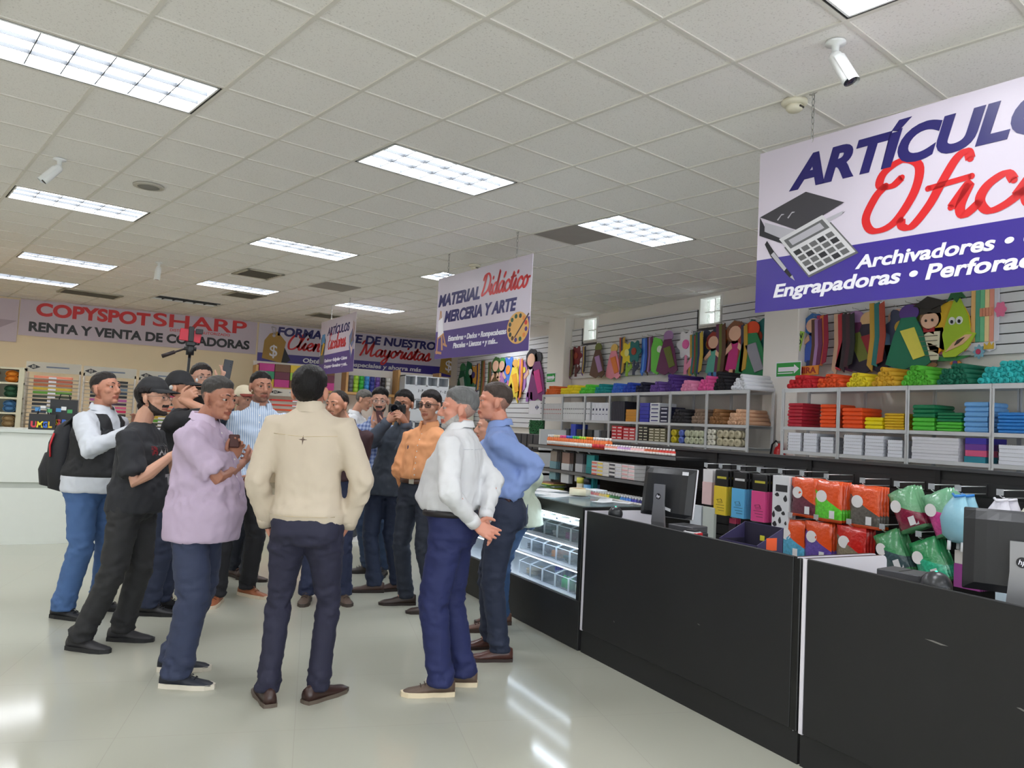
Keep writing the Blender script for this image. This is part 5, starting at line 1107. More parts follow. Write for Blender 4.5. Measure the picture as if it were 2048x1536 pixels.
# wood-edged shelf with boxes and tape
WD = mat((206, 160, 100), .5, 0, .12, 6)
t = thing('wood_shelf', 'wood edged display shelf below the wholesale banner', 'shelf', (2.6, 16.3, 0)); L = 4.0
for x in (0, 1.85, 3.0, L-.04): MB().box(x, x+.05, 0, .4, 1.2, 2.62 if x else 2.5).build('upright', WD, t)
for z in (2.02, 1.4): MB().box(0, L, -.01, .4, z, z+.05).build('shelf_board', WD, t)
MB().box(0, L, .38, .4, 1.2, 2.6).build('back_board', WALL, t)
BXC = [('yellow', (226, 196, 60)), ('sky blue', (90, 160, 210)), ('green', (60, 150, 110)), ('peach', (236, 160, 120)), ('magenta', (196, 60, 140)), ('blue', (70, 120, 190)), ('wine', (110, 50, 70)), ('pink', (226, 90, 150)), ('brown', (120, 84, 60)), ('violet', (110, 80, 160)), ('lime', (150, 200, 70)), ('teal', (50, 150, 150))]
for i in range(5):
    for k in range(3):
        nm, c = BXC[(i*3+k*2+i) % 12]
        o = MB().box(-.15, .15, 0, .3, 0, .155, bev=.004).build('gift_box', mat(c, .5, 0, .08), None, (2.82+i*.31, 16.33, 2.072+k*.157)); tag(o, '%s gift box on the wood shelf, %s column, %s from below' % (nm, ORD[i], ORD[k]), 'box', 'gift boxes on the wood shelf')
TPC = [('grey', (110, 112, 120)), ('lime', (170, 216, 70)), ('green', (60, 180, 70)), ('blue', (70, 150, 220)), ('navy', (60, 70, 150)), ('violet', (110, 80, 160)), ('black', (50, 48, 56)), ('white', (216, 214, 210))]
for i, (nm, c) in enumerate(TPC):
    src = None
    for k in range(4):
        if src is None:
            q = MB(); q.lathe([(.001, 0), (.055, 0), (.055, .088), (.001, .088)], 16); o = src = q.build('ribbon_spool', mat(c, .25, 0, .1, 20))
        else: o = src.copy(); COL.objects.link(o)
        o.location = (4.58+i*.12, 16.42, 2.072+k*.09); tag(o, '%s ribbon spool stacked on the wood shelf right of the gift boxes' % nm, 'ribbon spool', nm+' spools')
for i in range(7):
    o = MB().box(-.16, .16, 0, .25, 0, .022, bev=.002).build('magazine', mat(((90, 90, 96), (210, 208, 204), (120, 90, 90), (190, 190, 196), (70, 74, 84), (200, 190, 180), (150, 150, 160))[i], .4), None, (6.05+.02*(i % 3), 16.32, 2.072+i*.024)); o.rotation_euler = (0, 0, .12*(i % 3)-.1); tag(o, '%s magazine of the pile on the wood shelf right part' % ORD[i], 'magazine', 'magazines on the wood shelf')
for i in range(8):
    o = MB().box(-.05, .05, 0, .2, 0, .08, bev=.004).build('small_carton', mat(((60, 50, 60), (120, 60, 60), (60, 80, 60), (90, 80, 70), (150, 60, 70), (70, 70, 90), (100, 90, 60), (50, 60, 80))[i], .4), None, (5.72+.12*(i % 2), 16.32, 2.072+(i//2)*.082)); tag(o, '%s dark little carton beside the ribbon spools' % ORD[i], 'box', 'little cartons on the wood shelf')
# grey-white pigeonhole cabinet with letter ranges
t = thing('pigeonhole_cabinet', 'grey white pigeonhole cabinet with letter ranges under the banner', 'cabinet', (5.62, 15.9, 0)); CW = mat((204, 208, 212), .4, 0, .02); W = 1.02
DK = mat((120, 124, 128), .6)
q = MB(); q.box(0, .02, 0, .34, 0, 2.5); q.box(W-.02, W, 0, .34, 0, 2.5); q.box(0, W, .33, .34, 0, 2.5); q.box(0, W, 0, .34, 2.48, 2.5)
for z in (2.29, 1.98, 1.78, 1.5, 1.3, 1.0): q.box(.02, W-.02, 0, .33, z-.01, z+.01)
for x in (.255, .51, .765): q.box(x-.02, x+.02, 0, .33, .4, 2.48)
q.build('carcass', CW, t)
MB().box(.01, W-.01, -.008, 0, 2.0, 2.28).build('label_panel', CW, t); MB().box(.01, W-.01, -.008, 0, 1.52, 1.77).build('label_panel', CW, t)
for k, s_ in enumerate(('A - I', 'J - P', 'Q - V', 'Y - Z')):
    if k: text(s_, .07, INK, frame((.06+.25*k, -.0095, 2.16), (1, 0, 0), (0, 0, 1)), t, bold=.02)
t = thing('beige_cabinet', 'pale beige cabinet in the far corner under the price tag', 'cabinet', (6.92, 16.2, 0)); q = MB(); q.box(0, .5, 0, .4, 0, 2.3); q.build('body', mat((206, 204, 186), .5), t); MB().box(-.01, .52, -.02, .42, 2.3, 2.36).build('top', CW, t); MB().box(.02, .48, -.012, 0, .1, 2.2).build('door', mat((198, 196, 178), .5), t)
# black gift bags on the service counter
def giftbag(p, label, cols, w_=.24, h=.3):
    t = thing('gift_bag', label, 'bag', p); q = MB(); q.loft([[(-w_/2, 0, 0), (w_/2, 0, 0), (w_/2, .1, 0), (-w_/2, .1, 0)], [(-w_/2, -.01, h), (w_/2, -.01, h), (w_/2, .09, h), (-w_/2, .09, h)]], 0, False); q.build('bag_body', mat((28, 28, 30), .4), t)
    for y in (-.01, .09): MB().tube([(-w_*.2, y, h), (-w_*.15, y, h+.06), (w_*.15, y, h+.06), (w_*.2, y, h)], .004, 6).build('handle', INK, t)
    for k, (ch, c) in enumerate(cols): text(ch, .085, mat(c, .4), frame((-w_*.42+.052*k, -.009, h*.16), (1, 0, 0), (0, 0, 1)), t, bold=.06)
    q = MB()
    for k, c in enumerate(((-.05, .2), (.0, .22), (.06, .19))): q.box(c[0]-.025, c[0]+.025, -.0115, -.0095, c[1], c[1]+.04, k)
    q.build('print', [mat((70, 140, 200), .4), mat((230, 230, 230), .4), mat((70, 160, 90), .4)], t)
giftbag((-.43, 10.05, 1.231), 'tall black gift bag with coloured letters on the service counter', (('O', (240, 214, 50)), ('S', (210, 60, 60)), ('B', (60, 110, 210)), ('O', (60, 150, 80))), .27, .34)
giftbag((-.62, 9.92, 1.231), 'short black gift bag with coloured letters nearest the yarn cubby', (('U', (220, 60, 70)), ('M', (240, 220, 40)), ('G', (60, 110, 210)), ('L', (240, 200, 40))), .25, .17)
# ================================================================ people
def remesh(mb, vox, sm=3, fac=.5):
    me = bpy.data.meshes.new('tmp'); me.from_pydata(mb.v, [], mb.f); me.update()
    bm = bmesh.new(); bm.from_mesh(me); bmesh.ops.recalc_face_normals(bm, faces=bm.faces); bm.to_mesh(me); bm.free()
    o = bpy.data.objects.new('tmp', me); COL.objects.link(o)
    m = o.modifiers.new('r', 'REMESH'); m.mode = 'VOXEL'; m.voxel_size = vox
    if sm: m2 = o.modifiers.new('s', 'SMOOTH'); m2.iterations = sm; m2.factor = fac
    bpy.context.view_layer.update()
    r = bpy.data.meshes.new_from_object(o.evaluated_get(bpy.context.evaluated_depsgraph_get()))
    bpy.data.objects.remove(o); bpy.data.meshes.remove(me)
    for p in r.polygons: p.use_smooth = True
    return r
def wrinkle(me, amp, f=(9, 9, 5), seed=0, where=None):
    ns = [v.normal.copy() for v in me.vertices]; off = V((seed*3.1, seed*1.7, 0))
    for v, n in zip(me.vertices, ns):
        p = V((v.co.x*f[0], v.co.y*f[1], v.co.z*f[2]))+off
        a = noise.noise(p)+.4*noise.noise(p*2.1)
        # sharp fold crests
        a = a*.6+.8*(.35-abs(noise.noise(p*1.25+V((9, 4, 2)))))
        k = amp*(where(v.co) if where else 1)
        v.co += n*a*k*1.7
    me.update()
def sm01(x): x = max(0, min(1, x)); return x*x*(3-2*x)
def ring(c, f, w_, d, n=24, p=2.3, fr=0):
    f = V((f[0], f[1], 0)).normalized(); s_ = V((-f.y, f.x, 0)); out = []
    for k in range(n):
        a = 2*pi*k/n; ca, sa = cos(a), sin(a); e = 2/p
        out.append(c+f*((d+fr if ca > 0 else d)*abs(ca)**e*(1 if ca >= 0 else -1))+s_*(w_*abs(sa)**e*(1 if sa >= 0 else -1)))
    return out
def ik(S, W, hint, a, b):
    S, W, hint = V(S), V(W), V(hint); d = W-S; L = d.length
    if L > (a+b)*.995: W = S+d*((a+b)*.995/L); d = W-S; L = d.length
    L = max(L, abs(a-b)+.02)
    u = d.normalized(); x = (a*a-b*b+L*L)/(2*L); h = sqrt(max(0, a*a-x*x))
    q = hint-S; q = q-u*q.dot(u)
    if q.length < 1e-4: q = V((0, 0, -1))-u*u.z*-1
    return S+u*x+q.normalized()*h, W
def hand(mb, W, d, n, thumb, curl=.35, k=1.0, spread=.1, point=0):
    d = V(d).normalized(); n = V(n); n = (n-d*n.dot(d)).normalized(); y = n.cross(d)
    if y.dot(V(thumb)) < 0: y = -y
    def P(a, b, c): return V(W)+d*a*k+y*b*k+n*c*k
    rings = []
    for a, w_, t_ in ((-.02, .026, .02), (.01, .029, .019), (.04, .04, .017), (.075, .042, .015), (.092, .038, .012)):
        rings.append([P(a, w_*(abs(cos(q*pi/6))**.8)*(1 if cos(q*pi/6) > 0 else -1), t_*sin(q*pi/6)) for q in range(12)])
    mb.loft(rings)
    for i, (b, L, r) in enumerate(((.031, .07, .0092), (.0105, .079, .0095), (-.0105, .073, .0092), (-.031, .058, .0082))):
        pts = [P(.08, b, 0)]; ang = 0; c_ = curl*(1+.18*i); dirb = (b/.03)*spread
        for s_ in (.45, .32, .23):
            ang += c_ if s_ < .45 else c_*.8
            pts.append(pts[-1]+(d*cos(ang)+n*sin(ang)+y*dirb*max(0, cos(ang)))*L*s_*k)
        mb.tube(pts, [r*k*1.05, r*k, r*k*.93, r*k*.72], 8); mb.ell(pts[-1], (r*k*.72,)*3, 8, 5)
    t0 = P(.018, .028, .004); t1 = t0+(d*.55+y*.7+n*.35).normalized()*.04*k; t2 = t1+(d*.8+y*.25+n*.5).normalized()*.033*k; t3 = t2+(d*.85+n*.5).normalized()*.022*k
    mb.tube([t0, t1, t2, t3], [.0135*k, .0118*k, .0105*k, .0075*k], 8); mb.ell(t3, (.0075*k,)*3, 8, 5)
HAIRLINE = [(0, .066), (35, .062), (55, .05), (75, .02), (88, -.005), (100, .012), (118, -.025), (150, -.055), (180, -.062)]
def lut(t, a):
    for (a0, v0), (a1, v1) in zip(t, t[1:]):
        if a <= a1: return v0+(v1-v0)*(a-a0)/(a1-a0)
    return t[-1][1]
def shell(me, Mi, Mh, fn, name, m, parent, noise_amp=.0012, nf=90):
    """lift the skin faces where fn(head-local point) > 0 into a closed-edged shell of its own"""
    keep = {}; vs = []; fs = []
    loc = {}
    for p in me.polygons:
        ok = False
        for i in p.vertices:
            if i not in loc:
                q = Mi @ me.vertices[i].co; loc[i] = fn(q) if abs(q.x) < .11 and abs(q.y) < .15 and -.16 < q.z < .16 else 0
            if loc[i] > 0: ok = True
        if not ok: continue
        f = []
        for i in p.vertices:
            if i not in keep:
                v = me.vertices[i]; keep[i] = len(vs); q = Mi @ v.co
                a = noise.noise(V((q.x*nf, q.y*nf*.35, q.z*nf*.5)))
                vs.append(v.co+v.normal*(loc[i]+a*noise_amp*min(1, loc[i]/.004)+.0004 if loc[i] > 0 else -.0015))
            f.append(keep[i])
        fs.append(f)
    if not fs: return
    o = MB(); o.v = [tuple(v) for v in vs]; o.f = fs; o.mi = [0]*len(fs); o.sm = [True]*len(fs)
    return o.build(name, m, parent)
def shoe(parent, c, hd, col, sole, L=.285, style='shoe', nm='shoe', pitch=0):
    f = V((cos(R(hd)), sin(R(hd)), 0)); T = frame((c[0], c[1], 0), V((-f.y, f.x, 0))*-1, f)
    L0, L1 = -.085, L-.085
    def outline(g=0): return [(-.03-g, L0-g+.006), (-.038-g, L0+.05), (-.036-g, L0+.12), (-.047-g, L0+.19), (-.042-g, L1-.03), (-.02, L1+g), (.012, L1+.004+g), (.036+g, L1-.035), (.044+g, L0+.19), (.036+g, L0+.11), (.037+g, L0+.05), (.028+g, L0-g+.006), (0, L0-g)]
    hs = .026 if style != 'dress' else .02
    q = MB(); q.prism(outline(.006), 0, hs, 0, T); q.build('sole', mat(sole, .6, 0, .05), parent)
    q = MB(); prof = [(L0+.0, .032, .085, .028), (L0+.03, .037, .1, .034), (L0+.08, .038, .1, .038), (L0+.12, .038, .088, .04), (L0+.16, .041, .07, .044), (L0+.205, .044, .054, .046), (L1-.035, .04, .045, .042), (L1-.01, .028, .034, .03), (L1+.002, .012, .026, .014)]
    rings = []
    for y, w_, h, wb in prof:
        pts = []
        for k in range(10): a = pi*k/9; pts.append((wb*cos(a) if sin(a) < .2 else w_*cos(a)*(1-.12*sin(a)), y, hs-.004+(h-hs)*sin(a)**.75))
        rings.append(pts)
    q.loft(rings, 0, True, True, True, T); o = q.build(nm, mat(col, .32 if style == 'dress' else .5, 0, .12, 30, .05, 120), parent)
    if style in ('sneaker', 'shoe'):
        q = MB()
        for k in range(4): y = L0+.125+.022*k; z = .092-.011*k; q.tube([(-.024, y, z-.006), (0, y+.003, z+.006), (.024, y, z-.006)], .003, 5, T=T)
        q.build('laces', mat((200, 196, 186) if sum(col) > 330 else tuple(int(x*.8) for x in col), .7), o)
def person(name_label, J, st):
    k = st['H']/1.75; x0, y0 = J['r']; t = thing('person', name_label, 'person', (x0, y0, 0))
    vox = st.get('vox', .0055); fat = st.get('fat', 1.0); bel = st.get('belly', .02)
    hb = R(J['hb']); f = V((cos(hb), sin(hb), 0)); lf = V((-f.y, f.x, 0))
    neck = V(J['neck']); pel = V(J['pel']); hip = V((pel.x, pel.y, .525*st['H'])); head = V(J['head'])
    zs = st.get('skin', (196, 146, 118)); skin = mat(zs, .5, 0, .06, 14, .04, 250)
    sw = .178*k*st.get('sw', 1.0)
    arms = {}
    for s_, nm in ((1, 'l'), (-1, 'r')):
        S = neck+lf*(sw*s_)+V((0, 0, -.1*k)); E, W = ik(S, J['w'+nm], J['e'+nm], .295*k, .262*k); arms[nm] = (S, E, W)
    legs = {}
    for s_, nm in ((1, 'l'), (-1, 'r')):
        a = J['f'+nm]; A = V((a[0], a[1], .085)); Hp = hip+lf*(.088*k*s_); Kn, A2 = ik(Hp, A, (Hp+A)/2+V((cos(R(a[2])), sin(R(a[2])), 0))*.2+f*.1, (Hp-A).length*.505, (Hp-A).length*.505); legs[nm] = (Hp, Kn, A, a[2])
    # ---- head frame
    hs = st.get('hs', 1.0)*k*1.02; hh = R(st['hh'])
    Mh = Matrix.Translation(head) @ Matrix.Rotation(hh-pi/2, 4, 'Z') @ Matrix.Rotation(R(st.get('tilt', 0)), 4, 'X') @ Matrix.Rotation(R(st.get('lean', 0)), 4, 'Y') @ Matrix.Scale(hs, 4)
    Mi = Mh.inverted()
    b = MB(); fw_ = st.get('face', 1.0)
    b.ell((0, -.014, .03), (.075, .098, .088), 20, 14, 0, Mh); b.ell((0, .03, -.03), (.061*fw_, .06, .082), 18, 12, 0, Mh); b.ell((0, .03, -.07), (.053*fw_, .055, .045), 16, 10, 0, Mh); b.ell((0, .07, -.097), (.024, .02, .018), 12, 8, 0, Mh)
    b.tube([(0, .083, .012), (0, .1, -.018), (0, .109, -.034)], [.009*hs, .0125*hs, .0145*hs], 10, 0, True, Mh); b.ell((0, .106, -.036), (.012, .013, .011), 10, 8, 0, Mh)
    for s_ in (-1, 1):
        b.ell((s_*.0135, .094, -.04), (.0095, .011, .009), 8, 6, 0, Mh); b.ell((s_*.04*fw_, .056, -.024), (.025, .026, .024), 12, 8, 0, Mh)
        b.tube([(s_*.012, .085, .022), (s_*.034, .083, .027), (s_*.055, .064, .018)], [.0105*hs, .0105*hs, .008*hs], 8, 0, True, Mh)
        b.tube([(s_*.016, .0845, .009), (s_*.032, .0875, .0125), (s_*.047, .077, .007)], [.0045*hs, .005*hs, .004*hs], 7, 0, True, Mh)
        b.tube([(s_*.017, .083, -.006), (s_*.032, .085, -.0095), (s_*.046, .076, -.006)], [.004*hs, .0045*hs, .004*hs], 7, 0, True, Mh)
        rotE = Matrix.Rotation(s_*R(-22), 3, 'Z'); b.ell((s_*.079, -.012, -.008), (.011, .021, .032), 12, 10, 0, Mh, rotE); b.ell((s_*.076, -.006, -.032), (.009, .012, .012), 8, 6, 0, Mh)
    b.tube([(-.025, .078, -.068), (-.01, .092, -.0635), (0, .0935, -.0655), (.01, .092, -.0635), (.025, .078, -.068)], [.004*hs, .0062*hs, .006*hs, .0062*hs, .004*hs], 8, 0, True, Mh)
    b.tube([(-.023, .078, -.073), (0, .0915, -.0785), (.023, .078, -.073)], [.004*hs, .0078*hs, .004*hs], 8, 0, True, Mh)
    nb = Mh @ V((0, -.022, -.06)); nr = .056*k*fat**.5
    b.tube([nb, (nb+neck)/2+f*-.004, neck+V((0, 0, -.01)), neck+V((0, 0, -.09*k))], [nr, nr*.97, nr*1.0, nr*1.1], 16)
    # ---- core, arms, legs of the body (mostly under the clothes)
    b.tube([neck+V((0, 0, -.05)), (neck+hip)/2, hip], [.05, .05, .05], 8)
    for nm in 'lr':
        S, E, W = arms[nm]; b.tube([neck+V((0, 0, -.08)), S], .035, 8)
        Hp, Kn, A, h_ = legs[nm]; b.tube([hip, Hp, Kn, A, A+V((cos(R(h_)), sin(R(h_)), -.35))*.06], [.045, .05, .034, .026, .022], 8)
        m1 = E+(W-E)*.35
        b.tube([S, S+(E-S)*.5, E, m1, E+(W-E)*.75, W], [.042*k*fat, .043*k*fat, .038*k*fat, .041*k*fat, .033*k, .026*k], 10)
        hd = st.get('hand_'+nm, {}); dirv = V(hd['d']) if 'd' in hd else (W-E).normalized(); pn = V(hd['n']) if 'n' in hd else lf*(-1 if nm == 'l' else 1)
        if not hd.get('hide'): hand(b, W, dirv, pn, V(hd['t']) if 't' in hd else f+V((0, 0, .3)), hd.get('curl', .32), k*1.0)
    me = remesh(b, vox, 2, .5)
    lip = mat(tuple(int(a*b_) for a, b_ in zip(zs, (.82, .66, .66))), .45, 0, .05); stub = mat(tuple(int(a*.74+6) for a in zs), .6, 0, .15, 60)
    hc = st['hair']; fade = mat(tuple(int(a*.5+b_*.5) for a, b_ in zip(zs, hc)), .7, 0, .3, 90)
    me.materials.clear(); [me.materials.append(m_) for m_ in (skin, lip, stub, fade)]
    hl0 = st.get('hairline', HAIRLINE); shortcut = st.get('ht', .011) < .009
    for p in me.polygons:
        q = Mi @ p.center; an = abs(math.degrees(atan2(q.x, q.y+.02)))
        if shortcut and q.z > -.07 and abs(q.x) < .1 and abs(q.y) < .13 and st.get('hair_on', True):
            a2 = abs(math.degrees(atan2(q.x, q.y+.012)))
            if q.z > lut(hl0, a2)+.004*noise.noise(q*70) and not (abs(q.x) > .069 and -.045 < q.y < .018 and q.z < .026): p.material_index = 3; continue
        if q.y > .072 and abs(q.x) < .027 and -.0865 < q.z < -.0595 and abs(q.z+.0705) < .0135-abs(q.x)*.28: p.material_index = 1
        elif st.get('stubble') and an < 95 and ((q.z < lut([(0, -.083), (25, -.075), (50, -.05), (75, -.03), (95, .0)], an) and q.z > -.118) or (abs(q.x) < .03 and -.061 < q.z < -.047 and q.y > .07)): p.material_index = 2
    body = link('body', me, t)
    # ---- eyes, brows
    for s_ in (-1, 1):
        q = MB(); q.ell((s_*.0315, .076, .0015), (.0122, .0112, .0098), 12, 8, 0, Mh); q.build('eye', mat((176, 164, 156), .25), t)
        g = st.get('gaze', 0); q = MB(); q.ell((s_*.0315+g, .0862, .0015+st.get('gz', 0)), (.0068, .0022, .0072), 12, 6, 0, Mh); q.build('iris', mat((38, 24, 18), .1), t)
        q = MB(); q.tube([(s_*.014, .0945, .0245), (s_*.03, .0945, .0305), (s_*.052, .073, .025)], [.0035*hs, .0042*hs, .0022*hs], 6, 0, True, Mh, .8); q.build('eyebrow', mat(st.get('brow', st['hair']), .8), t)
    # ---- hair, beard, cap
    hl = st.get('hairline', HAIRLINE); ht = st.get('ht', .011); top = st.get('httop', ht)
    if ht < .009: hl = [(a_, max(z_, {0: z_}.get(a_, .028 if a_ < 120 else -.005))) for a_, z_ in hl]
    def ear(q): return abs(q.x) > .066 and -.045 < q.y < .018 and q.z < .026
    def hfn(q):
        an = abs(math.degrees(atan2(q.x, q.y+.012))); mgn = q.z-lut(hl, an)-.006*noise.noise(V((q.x*55, q.y*55, q.z*30)))
        if ear(q) or mgn <= 0: return 0
        if 'bald' in st and (q.x/.052)**2+((q.y+.005)/.1)**2 < 1 and q.z > .06: return 0
        side = sm01((q.z-.03)/.05); return (ht*(1-side)+top*side)*sm01(mgn/.028)
    hm = mat(tuple(int(c*.85) for c in st['hair']), .5, 0, .4, 60, .6, 160, stretch=(1, .25, .35), spec=.22)
    if st.get('hair_on', True): shell(me, Mi, Mh, hfn, 'hair', hm, t, .003)
    if 'beard' in st:
        bt = st['beard'][1]
        def bfn(q):
            an = abs(math.degrees(atan2(q.x, q.y+.02)))
            if an > 98 or ear(q): return 0
            if abs(q.x) < .03 and -.0625 < q.z < -.046 and q.y > .068: return bt*.7*sm01(min(q.z+.0625, -.046-q.z)/.003)
            if abs(q.x) < .026 and -.088 < q.z < -.058: return 0
            zb = lut([(0, -.085), (20, -.08), (38, -.06), (60, -.036), (80, -.01), (98, .02)], an); mg = min(zb-q.z, q.z-lut([(0, -.122), (30, -.112), (50, -.094), (75, -.068), (98, -.045)], an), (96-an)*.0012, (q.y+.005)*.5)-.002*noise.noise(q*60)
            return bt*sm01(mg/.02) if mg > 0 else 0
        shell(me, Mi, Mh, bfn, 'beard', mat(st['beard'][0], .7, 0, .35, 80, .5, 200), t, .0016)
    if 'cap' in st:
        cc = mat(st['cap'], .75, 0, .08, 30, .1, 200)
        def cfn(q):
            an = abs(math.degrees(atan2(q.x, q.y+.012))); mg = q.z-lut([(0, .045), (70, .03), (110, .02), (180, -.005)], an)
            return (.013+.008*sm01((q.z-.08)/.03))*sm01(mg/.006+.3) if mg > 0 and not ear(q) else 0
        cp = shell(me, Mi, Mh, cfn, 'cap', cc, t, .0004, 20)
        q = MB(); n = 14
        for z_ in (0, .004):
            q.v += [tuple(Mh @ V((.082*sin(R(a)), -.01+.1*cos(R(a)), .052+z_-.0))) for a in [-78+156*i/(n-1) for i in range(n)]]
            q.v += [tuple(Mh @ V((.078*sin(R(a)), .03+.145*cos(R(a))*(.9+.1*cos(R(a))), .034+.012*(1-cos(R(a)))*-1+z_))) for a in [-72+144*i/(n-1) for i in range(n)]]
        for L_ in (0, 2*n):
            for i in range(n-1): q.f.append([L_+i, L_+i+1, L_+n+i+1, L_+n+i])
        for i in range(n-1): q.f.append([n+i, n+i+1, 3*n+i+1, 3*n+i])
        q.mi = [0]*len(q.f); q.sm = [True]*len(q.f); q.build('cap_visor', mat(st.get('visor', st['cap']), .75), t)
        if 'cap_mark' in st: q = MB(); q.ell((0, .1115, .07), (.02, .006, .015), 12, 8, 0, Mh); q.build('cap_badge', mat(st['cap_mark'], .6), t)
    if 'glasses' in st:
        q = MB(); r_ = .021; se = lambda v_: abs(v_)**.62*(1 if v_ > 0 else -1)
        for s_ in (-1, 1):
            q.tube([Mh @ V((s_*.033+.0255*se(cos(a*pi/8)), .1-.012*abs(cos(a*pi/8)+s_)*.3, .001+.0175*se(sin(a*pi/8)))) for a in range(17)], .0022 if st['glasses'] != 'wire' else .0013, 6)
            q.tube([Mh @ V((s_*.055, .095, .008)), Mh @ V((s_*.08, .03, .008)), Mh @ V((s_*.082, -.02, .0))], .0022 if st['glasses'] != 'wire' else .0013, 6)
        q.tube([Mh @ V((-.012, .104, .006)), Mh @ V((.012, .104, .006))], .002, 6)
        g = q.build('glasses', mat((30, 28, 28) if st['glasses'] != 'wire' else (110, 100, 90), .3), t)
        q = MB()
        for s_ in (-1, 1): q.add([Mh @ V((s_*.033+.0248*se(cos(a*pi/8)), .0995, .001+.0168*se(sin(a*pi/8)))) for a in range(16)], [tuple(range(16))])
        q.build('lens', mat((60, 54, 54) if st['glasses'] == 'dark' else (230, 236, 238), .05, 0, 0, alpha=.5 if st['glasses'] == 'dark' else .12), g)
    # ---- trousers
    tr = st['trousers']; q = MB(); wz = hip.z+.105*k; pw = .172*k*fat; pd = .125*k*fat; lw = st.get('legw', 1.0)
    up = (neck-hip)/(neck-hip).length
    def axis(z): return V((hip.x+(neck.x-hip.x)*(z-hip.z)/(neck.z-hip.z), hip.y+(neck.y-hip.y)*(z-hip.z)/(neck.z-hip.z), z))
    q.loft([ring(axis(z)+f*dx, f, w_, d, 24) for z, w_, d, dx in ((hip.z-.09*k, pw*.9, pd*.85, -.01), (hip.z-.03*k, pw*1.02, pd*1.06, -.014), (hip.z+.03*k, pw*1.03, pd*1.04, -.01), (wz, pw*.95, pd*.93+bel*.22, bel*.2))])
    for nm in 'lr':
        Hp, Kn, A, h_ = legs[nm]; hem = A+V((0, 0, -.03)); shin = (A-Kn).normalized()
        pts = [Hp+V((0, 0, .02)), Hp+(Kn-Hp)*.3, Hp+(Kn-Hp)*.7, Kn, Kn+(A-Kn)*.35, Kn+(A-Kn)*.72, Kn+(A-Kn)*.86, A+V((0, 0, .03)), hem]
        rr = [.098, .094, .079, .07, .068, .063, .066, .063, .068]
        q.tube(pts, [a*k*fat**.6*(lw if i > 1 else 1) for i, a in enumerate(rr)], 16)
    me2 = remesh(q, .013, 4, .5); seed = int(x0*100) % 17
    def tw(c):
        z = c.z; return .45+.9*math.exp(-((z-.5*k)/.09)**2)+1.1*math.exp(-((z-.13)/.07)**2)+.9*math.exp(-((z-hip.z+.1)/.07)**2)
    wrinkle(me2, st.get('tw', .0095), (13, 13, 20), seed, tw)
    me2.materials.append(mat(tr, st.get('trough', .75), 0, .12, 14, .12, 320)); to = link('trousers', me2, t)
    if st.get('jeans') and st.get('tuck'):
        pq = MB()
        for s_ in (-1, 1):
            c = axis(hip.z+.0)+lf*(s_*.082*k)-f*(pd*1.045+.006); T = frame(c, lf*-1, (0, 0, 1)); pts = [(-.055, .05), (.055, .05), (.055, -.05), (0, -.075), (-.055, -.05)]
            for a_, b_ in zip(pts, pts[1:]+pts[:1]): pq.tube([T @ V((a_[0], a_[1], .004)), T @ V((b_[0], b_[1], .004))], .0022, 4)
        pq.build('pocket_seam', mat(tuple(int(c*1.25+20) for c in tr), .8), to)
    # ---- belt
    if st.get('belt'):
        q = MB(); n = 32; c = axis(wz-.012)+f*(bel*.2); w1, d1 = pw*.96+.004, pd*.94+bel*.22+.004
        ro = [ring(c+V((0, 0, z)), f, w1+e, d1+e, n) for z, e in ((-.018, 0), (-.018, .004), (.018, .004), (.018, 0))]; q.loft(ro+[ro[0]], 0, True, False); q.build('belt', mat(st['belt'], .4, 0, .1), t)
        q = MB(); T = frame(c+f*(d1+.006), lf*-1, (0, 0, 1)); q.box(-.024, .024, -.02, .02, 0, .004, 0, T, .001); q.build('belt_buckle', mat((190, 186, 176), .3, .9), t)
    # ---- shirt
    tp = st['top']; q = MB(); nz = neck.z; tz = nz-hip.z; g = st.get('fit', 1.0)
    hemz = st.get('hem', wz-.002)
    ut = 0 if st.get('tuck') else .02
    prof = [(hemz, .178+ut*.4, .128+ut, .6), (hip.z+.06*k, .177+ut*.4, .13+ut, .9), (hip.z+.17*k, .164, .122, 1), (hip.z+.28*k, .163, .12, .75), (hip.z+.4*k, .172, .122, .35), (nz-.19*k, .178, .12, .15), (nz-.13*k, .18, .112, 0), (nz-.085*k, .172, .1, 0), (nz-.055*k, .15, .088, 0), (nz-.033*k, .118, .078, 0), (nz-.014*k, .086, .068, 0), (nz+.004, .066, .062, 0)]
    prof = [p for i, p in enumerate(prof) if i == 0 or p[0] > hemz+.03]
    if st.get('tuck'): prof[0] = (hemz, .168, .118, .55)
    if st.get('band'): prof[0] = (hemz, .188, .132, .6); prof.insert(1, (hemz+.045, .19, .134, .6)); prof.insert(2, (hemz+.07, .202, .146, .7))
    q.loft([ring(axis(z), f, w_*k*g*fat**.7 if z < nz-.14*k else w_*k*g*(sw/.178/k), d*k*fat*g, 28, 2.3, bel*bl) for z, w_, d, bl in prof])
    ss = st.get('sleeve', 'long'); sg = st.get('sfit', 1.0)
    for nm in 'lr':
        S, E, W = arms[nm]
        q.ell(S+V((0, 0, -.005)), (.064*k*g, .064*k*g, .062*k), 12, 8)
        inn = S+(neck-S)*.3+V((0, 0, -.05))
        if ss == 'long':
            fa = (W-E)
            pts = [inn, S, S+(E-S)*.4, S+(E-S)*.8, E+((E-(S+W)/2).normalized())*.004, E+fa*.22, E+fa*.6, E+fa*.88, W-fa.normalized()*.004]
            rr = [.07, .066, .061, .057, .056, .053, .047, .042, .038]
        else:
            pts = [inn, S, S+(E-S)*.35, S+(E-S)*.62, S+(E-S)*st.get('slen', .8)]; rr = [.07, .067, .067, .07, .075]
        q.tube(pts, [a*k*sg*(fat if i < 5 else 1) for i, a in enumerate(rr)], 14)
